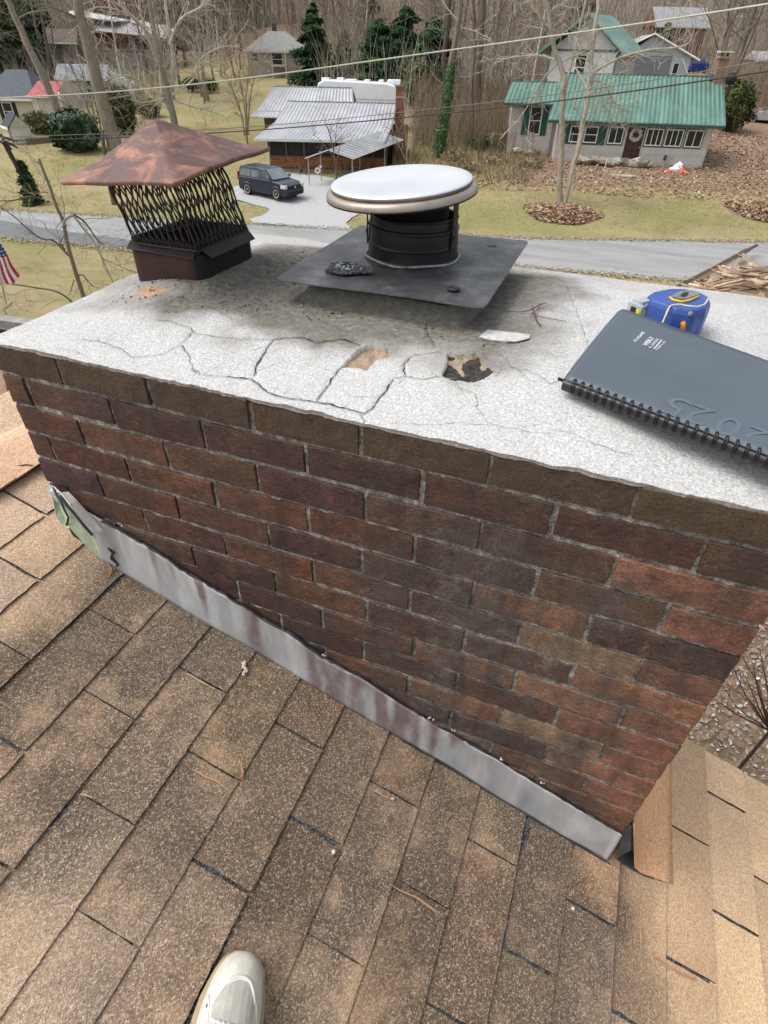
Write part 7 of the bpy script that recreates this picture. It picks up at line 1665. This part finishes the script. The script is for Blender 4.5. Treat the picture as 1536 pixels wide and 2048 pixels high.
# ---------------- other houses
def simple_house(name, p, yaw, L, Wd, zh, zr, wallc, roofc, label, eav=.45, hip=0, gab=False, wins=(), trimc=(.8, .8, .78), shut=None, roofmat=None, lap=.25, zbase=-2.0):
    e = empty(name, tuple(p), yaw, label, 'house'); w = MB(); siding_box(w, 0, L, zbase, zh, 0, .15, wallc, lap); w.box((0, .15, zbase), (L, Wd, zh), wallc)
    r_ = MB(); ym = Wd / 2
    A_ = [(-eav, -eav, zh - .08), (L + eav, -eav, zh - .08), (L + eav - hip, ym, zr), (-eav + hip, ym, zr)]; B_ = [(L + eav, Wd + eav, zh - .08), (-eav, Wd + eav, zh - .08), (-eav + hip, ym, zr), (L + eav - hip, ym, zr)]
    r_.add(A_, [(0, 1, 2, 3)], roofc); r_.add(B_, [(0, 1, 2, 3)], roofc); r_.add([A_[1], B_[0], A_[2]], [(0, 1, 2)], roofc if hip else wallc); r_.add([B_[1], A_[0], A_[3]], [(0, 1, 2)], roofc if hip else wallc)
    w.build('wall', mpaint, e); ro = r_.build('roof', roofmat or M('far_shingles', (1, 1, 1), (.8, .8, .8), 2.5, .9, .3, 12, .03), e); so = ro.modifiers.new('t', 'SOLIDIFY'); so.thickness = .1; so.offset = -1
    t_ = MB(); t_.box((-eav, -eav - .06, zh - .26), (L + eav, -eav, zh - .08), trimc); t_.box((-eav, Wd + eav, zh - .26), (L + eav, Wd + eav + .05, zh - .08), trimc); t_.box((-.05, -.03, zbase), (.06, .0, zh), trimc); t_.box((L - .06, -.03, zbase), (L + .05, .0, zh), trimc); t_.build('gutter', mtrim, e)
    for (a, b, z0, z1, *sh__) in wins:
        window(e, a, b, z0, z1, -.02, (), (.5,))
        if sh__: 
            for s0_ in (a - .38, b + .03): k_ = MB(); k_.box((s0_, -.05, z0), (s0_ + .34, -.03, z1), sh__[0]); k_.build('shutter', mpaint, e)
    return e
BK = (.025, .028, .035)
# left beige house (partly out of frame)
lb = simple_house('beige_house', Vector((-52.61, 49.23, -5.74)) + Vector((-6.6 * math.cos(R(24)), -6.6 * math.sin(R(24)), -.25)), R(24), 4.6, 7, 2.35, 4.3, (.60, .56, .49), (.115, .125, .145), 'beige sided house with a dark grey roof and black shutters at the left edge', wins=((1.55, 2.45, .55, 1.95, BK),), hip=1.8)
w = MB(); siding_box(w, 4.62, 7.2, -1.5, 2.55, -.5, .15, (.62, .58, .51), .18); w.box((4.62, -.35, -1.5), (7.2, 5, 2.55), (.60, .56, .49)); w.add([(7.2, -.5, 2.55), (7.2, 5, 2.55), (7.2, 2.2, 4.0)], [(0, 1, 2)], (.60, .57, .52)); w.build('side_wing', mpaint, lb)
w = MB(); w.quad((4.4, -.8, 2.5), (7.0, -.8, 2.5), (7.25, 1.4, 3.55), (4.9, 1.4, 3.55), (.42, .10, .10)); w.build('red_roof', M('red_metal', (1, 1, 1), (.8, .8, .8), 2, .5), lb)
w = MB(); w.box((4.3, -.88, 2.38), (7.05, -.80, 2.52), (.82, .82, .80)); w.box((5.0, -.56, -1.5), (5.1, -.5, 2.4), (.78, .78, .76)); w.box((7.1, -.58, -1.5), (7.35, -.5, 2.5), (.76, .75, .70)); w.build('downpipe', mtrim, lb)
# playhouse
p = hit(38, 285); ph_ = simple_house('playhouse', Vector((p.x - 1.2, p.y, T(p.x, p.y))), R(-28), 1.9, 1.5, 1.25, 2.1, (.52, .49, .43), (.06, .065, .08), 'little beige playhouse with a steep dark roof in front of the beige house', .15)
w = MB(); w.add([(1.95, -.05, 1.2), (1.95, 1.55, 1.2), (1.95, .75, 1.95)], [(0, 1, 2)], (.66, .63, .57)); w.add([(1.95, -.05, 0), (1.95, 1.55, 0), (1.95, 1.55, 1.2), (1.95, -.05, 1.2)], [(0, 1, 2, 3)], (.68, .66, .60)); w.box((1.2, -.08, 0), (1.75, -.05, 1.15), (.33, .28, .24)); w.build('door', mpaint, ph_)
# white two tone house with grey roof
wh = simple_house('white_house', Vector((-59.6, 57.2, -4.9)), R(34), 4.3, 6, 2.45, 3.5, (.70, .72, .73), (.30, .31, .33), 'white sided house with a grey roof half hidden behind grey stems at upper left', wins=((.45, 1.15, .6, 1.9), (2.5, 3.1, .9, 2.2)), trimc=(.82, .82, .80))
w = MB(); w.box((5.0, .2, -1), (7.1, 5, 2.0), (.80, .82, .83)); w.add([(5.0, .2, 2.0), (7.1, .2, 2.0), (5.0, .2, 3.1)], [(0, 1, 2)], (.80, .82, .83)); w.build('gable_wing', mpaint, wh); w = MB(); w.tube([(4.8, .1, 3.2), (7.4, .1, 1.95)], .07, 5, (.85, .85, .83)); w.build('rake_trim', mtrim, wh)
w = MB(); 
for k in range(5): w.box((2.6 + k * .28, -1.2, -.1), (2.76 + k * .28, -1.1, .8), (.62, .50, .30))
w.build('deck_post', mpaint, wh)
# red sided house
p = rp(196, 98, 106); rdh = simple_house('red_house', Vector((p.x, p.y, p.z)), R(28), 9.2, 7, 1.95, 2.6, (.19, .065, .05), (.20, .20, .21), 'dark red house with long white porch roofs high on the hill at upper left', wins=((4.2, 4.9, .1, 1.35), (6.9, 7.55, .1, 1.35)), trimc=(.66, .66, .66), zbase=-.6)
w = MB(); w.box((-.3, 2.6, 2.4), (6.4, 7, 6.1), (.23, .085, .06)); w.build('upper_wall', mpaint, rdh)
w = MB(); w.add([(-.8, 2.0, 6.1), (7.2, 2.0, 5.9), (6.0, 5, 7.4), (-.8, 5, 7.5)], [(0, 1, 2, 3)], (.115, .12, .125)); w.add([(-.8, 8, 6.1), (7.2, 8, 5.9), (6.0, 5, 7.4), (-.8, 5, 7.5)], [(3, 2, 1, 0)], (.115, .12, .125)); w.build('upper_roof', M('far_shingles_2', (1, 1, 1), (.8, .8, .8), 2.5, .9), rdh)
w = MB(); w.add([(-3.2, -.9, 3.5), (3.0, -.9, 2.9), (4.6, 1.4, 3.1), (-2.0, 1.4, 4.0)], [(0, 1, 2, 3)], (.66, .67, .68)); w.add([(.5, -1.6, 1.9), (9.6, -1.6, 1.3), (9.4, 1.2, 2.7), (1.5, 1.2, 2.9)], [(0, 1, 2, 3)], (.45, .42, .42)); w.add([(4.8, .4, 2.9), (10.2, .4, 1.9), (10.2, 1.2, 2.3), (4.8, 1.2, 3.3)], [(0, 1, 2, 3)], (.60, .61, .62)); o = w.build('porch_roof', mtrim, rdh); so = o.modifiers.new('t', 'SOLIDIFY'); so.thickness = .12
w = MB(); w.box((1.0, -1.7, -3.5), (9.6, -.1, -.45), (.30, .30, .29)); w.build('stone_terrace', mstone, rdh)
w = MB(); w.box((1.0, -1.72, -.45), (9.6, -1.66, -.40), (.6, .6, .6)); w.box((1.0, -1.72, .0), (9.6, -1.66, .05), (.6, .6, .6)); [w.box((1.0 + k * .3, -1.71, -.4), (1.05 + k * .3, -1.67, 0), (.6, .6, .6)) for k in range(29)]; w.build('porch_railing', mtrim, rdh)
for (u, v, lb_) in ((262, 122, 'bright red flowers on the porch railing of the red sided house'), (202, 122, 'faded orange flowers at the left end of the red sided house')):
    p = rp(u, v, 104.5); bush(p, 1.0, .5, .35, u, lb_, [(.50, .05, .04), (.42, .08, .05)] if u > 230 else [(.34, .12, .08), (.25, .12, .1)], 420, .14, name='flower_bed', cat='flowers', stems=2)
# brown shed structure left of it
p = rp(106, 118, 98); sd_ = simple_house('brown_shed', Vector((p.x, p.y, p.z - .2)), R(30), 3.0, 3, 1.9, 3.1, (.17, .13, .10), (.19, .15, .12), 'weathered brown shed below the red sided house at upper left', .4)
# beige hip roofed house in the middle distance
bh = simple_house('hip_roofed_house', Vector((-50.89, 80.7, -2.5)), R(28), 7.6, 8, 2.6, 4.55, (.46, .405, .34), (.30, .30, .285), 'tan house with a wide grey hip roof left of the tall spruce', .55, 3.2, wins=((.3, 1.3, 1.35, 2.25), (3.0, 4.4, 1.0, 2.35), (2.35, 2.6, .35, .55)), trimc=(.60, .58, .52))
w = MB(); w.box((2.9, -1.6, .95), (4.9, -.05, 1.15), (.55, .50, .43)); w.box((2.95, -1.6, -1.2), (3.1, -1.45, .95), (.62, .58, .5)); w.box((4.7, -1.6, -1.2), (4.85, -1.45, 2.5), (.66, .64, .58)); w.build('balcony', mpaint, bh)
ch = MB(); ch.box((3.2, 4, 4.2), (3.8, 4.6, 5.3), (.12, .11, .11)); ch.build('chimney', mbr2, bh)
# blue grey gabled house and brick-red one behind the cottage
p = rp(1247, 155, 78); bg_ = empty('blue_grey_house', (p.x, p.y, T(p.x, p.y)), R(12), 'pale blue grey gabled house with white rake boards behind the green roof', 'house'); zt = rp(1275, 70, 78).z - T(p.x, p.y); zw = rp(1275, 108, 78).z - T(p.x, p.y)
w = MB(); w.box((0, 0, -1), (6.1, 7, zw), (.47, .49, .51)); gable(w, 0, 6.1, zw, zt, 0, 7, (.46, .475, .49), 2.0); w.build('wall', mpaint, bg_)
w = MB(); w.box((.35, -.04, zw - 2.6), (4.3, -.01, zw - .1), (.215, .225, .245)); w.tube([(.35 + 1.975 + 1.975 * math.cos(a), -.025, zw - .1 + .35 * math.sin(a)) for a in np.linspace(0, 3.14, 12)], .02, 4, (.215, .225, .245)); w.build('dark_panel', mpaint, bg_)
w = MB(); w.tube([(-.5, -.3, zt - 1.0), (2.0, -.3, zt + .12), (6.9, -.3, zw - .4)], .09, 5, (.80, .80, .80)); w.tube([(5.2, -.3, zw - .3), (7.0, -.3, zw - 2.6)], .06, 5, (.8, .8, .8)); w.build('rake_board', mtrim, bg_)
w = MB(); w.quad((2.0, -.35, zt + .1), (6.9, -.35, zw - .42), (6.9, 7, zw - .42), (2.0, 7, zt + .1), (.35, .35, .36)); w.quad((2.0, 7, zt + .1), (-.6, 7, zt - 1.1), (-.6, -.35, zt - 1.1), (2.0, -.35, zt + .1), (.35, .35, .36)); w.build('roof', mpaint, bg_)
window(bg_, 4.55, 5.15, zw - 2.4, zw - .6, 0, (), (.5,))
p = rp(1308, 75, 118); rb_ = simple_house('brick_gable_house', Vector((p.x, p.y, p.z - 1.6)), R(20), 7.5, 6, 3.0, 5.2, (.26, .115, .085), (.36, .37, .38), 'brick red house with a pale grey roof far up the hill at upper right', .4, 0)
p = rp(1505, 140, 104); gr_ = simple_house('grey_shed', Vector((p.x, p.y, T(p.x, p.y))), R(15), 4.5, 4, 2.4, 3.2, (.44, .44, .43), (.42, .42, .41), 'small grey shed in the brush at the right edge', .3, 0, wins=((.5, 1.1, .9, 1.8),))
p = rp(1062, 160, 92); rc_ = simple_house('rust_roofed_shed', Vector((p.x, p.y, p.z - 1.2)), R(12), 5.8, 4, 1.5, 2.9, (.12, .11, .10), (.21, .085, .05), 'low shed with a rust red roof left of the upper green gable', .35, 0)
# grill/tank behind right of the cottage
p = rp(1462, 158, 60.5); mb = MB(); mb.lathe([(0, -.35), (.25, -.33), (.4, -.12), (.42, .0), (.4, .16), (.22, .38), (0, .42)], 18, None, (.02, .02, .02), caps=False); mb.tube([(0, 0, -1.9), (0, 0, -.3)], .03, 6, (.03, .03, .03)); o = mb.build('black_dish', mtrim, smooth=True); o.location = p; tag(o, 'round black dish shaped grill beside the right brick chimney of the cottage', 'grill')

# ---------------- retaining wall, pole, wires, flag
P0 = hit(55, 290); P1 = hit(120, 284); e = empty('timber_edging', tuple(P0), math.atan2(P1.y - P0.y, P1.x - P0.x), 'low brown timber edging along the lawn below the round hedge bush', 'edging'); L = (P1 - P0).length; m_ = MB(); m_.box((0, 0, -.1), (L, .2, .42), (.20, .15, .11)); m_.box((0, -.02, .42), (L, .22, .50), (.27, .21, .16)); m_.build('timber', mpaint, e)
pb = hit(80, 408); up_ = rp(8, 285, math.hypot(pb.x, pb.y + .71)); 
po = empty('utility_pole', tuple(pb), 0, 'dark wooden utility pole leaning in at the left edge by the columnar evergreen', 'utility pole'); m_ = MB(); m_.tube([(0, 0, -.6), up_ - pb], [.16, .125], 10, (.075, .055, .048)); m_.build('pole', mbark, po)
m_ = MB(); 
for (u0, v0, u1, v1, r_) in [(-40, 275, 30, 290, .07), (-30, 262, 34, 283, .06), (0, 268, 22, 300, .09), (5, 280, 36, 296, .05)]: m_.tube([rp(u0, v0, math.hypot(pb.x, pb.y + .71)) - pb, rp(u1, v1, math.hypot(pb.x, pb.y + .71)) - pb], r_, 6, (.06, .05, .05))
m_.build('crossarm', mpaint, po)
mwireb = M('cable_rubber', (1, 1, 1), (.85, .85, .85), 3, .6)
def cable(pts, D0, D1, r, col, label):
    mb = MB(); n_ = 28; P = []
    us = [p_[0] for p_ in pts]
    for i in range(n_ + 1):
        t = i / n_; u = us[0] + (us[-1] - us[0]) * t; v = float(np.interp(u, us, [p_[1] for p_ in pts])); 
        P.append(rp(u, v, D0 + (D1 - D0) * t))
    # smooth sag
    for _ in range(6): P = [P[0]] + [(P[i - 1] + P[i] * 2 + P[i + 1]) / 4 for i in range(1, n_)] + [P[-1]]
    mb.tube(P, r, 6, col); return tag(mb.build('overhead_cable', mwireb, smooth=True), label, 'cable', 'overhead cables')
cable([(-120, 200), (180, 190), (480, 160), (768, 118), (1000, 87), (1300, 45), (1536, 8), (1700, -18)], 30, 17, .021, (.50, .49, .43), 'pale thick overhead cable, the highest one, rising to the upper right corner')
cable([(-120, 279), (250, 266), (480, 258), (700, 236), (900, 214), (1100, 192), (1300, 162), (1536, 120), (1700, 92)], 34, 20, .013, (.17, .165, .16), 'thin grey overhead cable, middle one of the three')
cable([(-120, 284), (250, 276), (480, 264), (700, 246), (900, 226), (1100, 205), (1300, 178), (1536, 142), (1700, 118)], 34, 20, .021, (.05, .05, .052), 'thick black overhead cable, lowest of the three, passing over both metal roofs')
cable([(-120, 90), (40, 110), (220, 160)], 60, 64, .012, (.4, .4, .38), 'faint thin wire above the beige house at the far left') if False else None
# flag
fD = 13.0; fl_ = empty('flag', tuple(rp(-30, 440, fD)), 0, 'american flag hanging from a pole, cut off by the left edge', 'flag'); F0 = rp(-30, 440, fD)
m_ = MB(); NXf, NYf = 26, 36
A0, A1, A2, A3 = rp(-62, 455, fD), rp(-4, 478, fD), rp(40, 556, fD), rp(-30, 590, fD)
def fpnt(u, v):
    p = A0.lerp(A1, u).lerp(A3.lerp(A2, u), v); d = Vector((p.x, p.y + .71, 0)).normalized(); return p - F0 + d * (.06 * math.sin(u * 11 + v * 3) * (.3 + v)) + Vector((.02 * math.sin(v * 9 + u * 5), 0, .02 * math.sin(u * 14)))
for j in range(NYf):
    for i in range(NXf):
        u, v = (i + .5) / NXf, (j + .5) / NYf; canton = v < .42 and u > .35
        if canton: col = (.03, .05, .16) if not ((i % 3 == 1) and (j % 3 == 1)) else (.75, .76, .8)
        else: col = (.50, .03, .05) if int(u * 13) % 2 == 0 else (.78, .76, .75)
        m_.add([fpnt(i / NXf, j / NYf), fpnt(i / NXf, (j + 1) / NYf), fpnt((i + 1) / NXf, (j + 1) / NYf), fpnt((i + 1) / NXf, j / NYf)], [(0, 1, 2, 3)], col)
m_.build('cloth', M('flag_cloth', (1, 1, 1), (.92, .92, .92), 8, .8), fl_)
m_ = MB(); m_.tube([rp(-200, 700, fD) - F0, rp(-40, 430, fD) - F0], .016, 8, (.6, .6, .6)); m_.build('pole', mtrim, fl_)
# weathered deck rail and post at the left
e = empty('deck_railing', tuple(rp(0, 650, 7.0)), 0, 'weathered grey board rail with a brown post at the left edge', 'railing'); E0 = rp(0, 650, 7.0)
def board(par, name, a, b, w_, t_, col, updir=Vector((0, 0, 1)), mat=None):
    d = (b - a); L = d.length; d.normalize(); s_ = d.cross(updir).normalized(); n_ = s_.cross(d).normalized(); mb = MB()
    P = [a + s_ * (i * w_ / 2) + n_ * (j * t_ / 2) for i, j in ((-1, -1), (1, -1), (1, 1), (-1, 1))]; Q2 = [p + d * L for p in P]
    mb.add(P + Q2, [(0, 3, 2, 1), (4, 5, 6, 7), (0, 1, 5, 4), (1, 2, 6, 5), (2, 3, 7, 6), (3, 0, 4, 7)], col); return mb.build(name, mat or mwood, par)
mwood = M('weathered_wood', (1, 1, 1), (.6, .58, .55), 2.5, .9, .5, 30, .01, stretch=(5, 1.2, 5))
board(e, 'rail', rp(-120, 627, 7.4) - E0, rp(190, 668, 6.6) - E0, .14, .09, (.40, .38, .36)); board(e, 'rail', rp(-120, 655, 7.45) - E0, rp(170, 700, 6.65) - E0, .04, .16, (.10, .06, .045))
board(e, 'post', rp(-8, 700, 5.6) - E0, rp(26, 870, 4.6) - E0, .085, .085, (.36, .25, .165), Vector((1, 0, 0)))
# ---------------- scrap lumber
rnd = random.Random(91); SL = 'split and weathered board in the heap of scrap lumber beside the road'; SGp = 'boards of the scrap lumber heap'
WCOL = [(.50, .38, .26), (.60, .48, .34), (.42, .31, .21), (.66, .55, .41), (.34, .24, .17), (.46, .33, .23)]
def plank(u0, v0, u1, v1, lift0, lift1, w_, col, label=SL, group=SGp, t_=.035):
    a = hit(u0, v0); b = hit(u1, v1); a.z = T(a.x, a.y) + .1; b.z = T(b.x, b.y) + .1
    # keep the drawn line: raise the ends along the view rays
    da = Vector(ray(u0, v0)); db = Vector(ray(u1, v1)); a = a - da * lift0; b = b - db * lift1
    o = board(None, 'scrap_board', Vector((0, 0, 0)), b - a, w_, t_, vary(col, .15, rnd), Vector((rnd.uniform(-.4, .4), rnd.uniform(-.3, .3), 1)).normalized()); o.location = a; return tag(o, label, 'board', group)
# solid heap under the boards
hp = [hit(u, v) for u, v in [(1335, 606), (1420, 560), (1500, 545), (1640, 560), (1660, 680), (1420, 640)]]
cx0 = sum(p.x for p in hp) / 6; cy0 = sum(p.y for p in hp) / 6; mb = MB(); K = 30
pts_ = smooth_loop(hp, 5); K = len(pts_)
for ring_i, (sc, z) in enumerate([(1.0, -.1), (.8, .30), (.55, .58), (.25, .88), (.0, 1.05)]):
    for p in pts_: x = cx0 + (p.x - cx0) * sc; y = cy0 + (p.y - cy0) * sc; mb.v.append((x, y, T(x, y) + z + .2 * noise.noise(Vector((x * 2, y * 2, z)))))
for r_ in range(4):
    for i in range(K): mb.f.append((r_ * K + i, r_ * K + (i + 1) % K, (r_ + 1) * K + (i + 1) % K, (r_ + 1) * K + i))
mb.c = [(.17, .115, .08)] * len(mb.f); mb.m = [0] * len(mb.f); tag(mb.build('wood_debris', mleaf, smooth=False), kind='stuff')
dp_ = leaf_cards('x', lambda r: (lambda a, q: (cx0 + (pts_[a].x - cx0) * q, cy0 + (pts_[a].y - cy0) * q, T(cx0 + (pts_[a].x - cx0) * q, cy0 + (pts_[a].y - cy0) * q) + .95 * (1 - q)))(r.randrange(K), r.random() ** .5), 2600, .06, WCOL, 55, .10)
tag(dp_.build('wood_splinters', mleaf), kind='stuff')
for q in range(215):
    i_ = rnd.randrange(K); q_ = rnd.random() ** .6; x = cx0 + (pts_[i_].x - cx0) * q_; y = cy0 + (pts_[i_].y - cy0) * q_; z = T(x, y) + 1.05 * (1 - q_) + rnd.uniform(.02, .30)
    L = rnd.uniform(.5, 2.3) * (1.1 - .5 * q_); az = rnd.choice([rnd.gauss(-.25, .3), rnd.gauss(.5, .35), rnd.uniform(0, 3.14)]); el = rnd.gauss(.0, .22)
    d = Vector((math.cos(az) * math.cos(el), math.sin(az) * math.cos(el), math.sin(el))) * L
    o = board(None, 'scrap_board', Vector((0, 0, 0)), d, rnd.choice([.07, .09, .14, .19]), rnd.choice([.02, .035, .05]), vary(rnd.choice(WCOL), .2, rnd), Vector((rnd.gauss(0, .5), rnd.gauss(0, .5), 1)).normalized()); o.location = Vector((x, y, z)) - d / 2; tag(o, SL, 'board', SGp)
plank(1428, 534, 1540, 602, 1.3, 1.0, .13, (.52, .40, .27), 'long thick pale beam lying across the scrap lumber heap', None, .10)
plank(1487, 512, 1462, 543, 1.5, 1.4, .07, (.55, .38, .28), 'short pinkish upright stick at the top of the scrap lumber heap', None)
plank(1440, 588, 1570, 624, .5, .5, .16, (.55, .42, .28), 'long plank at the near edge of the scrap lumber heap', None, .06)
plank(1350, 580, 1513, 494, .7, 2.1, .16, (.12, .08, .065), 'dark long board leaning up to a point above the scrap lumber heap', None, .04)
plank(1372, 575, 1495, 503, .8, 1.9, .30, (.24, .16, .12), 'wide brown board under the dark pointed one on the scrap heap', None, .03)
plank(1480, 514, 1560, 560, 1.6, 1.3, .55, (.42, .31, .21), 'broad tan panel near the top of the scrap lumber heap', None, .03)
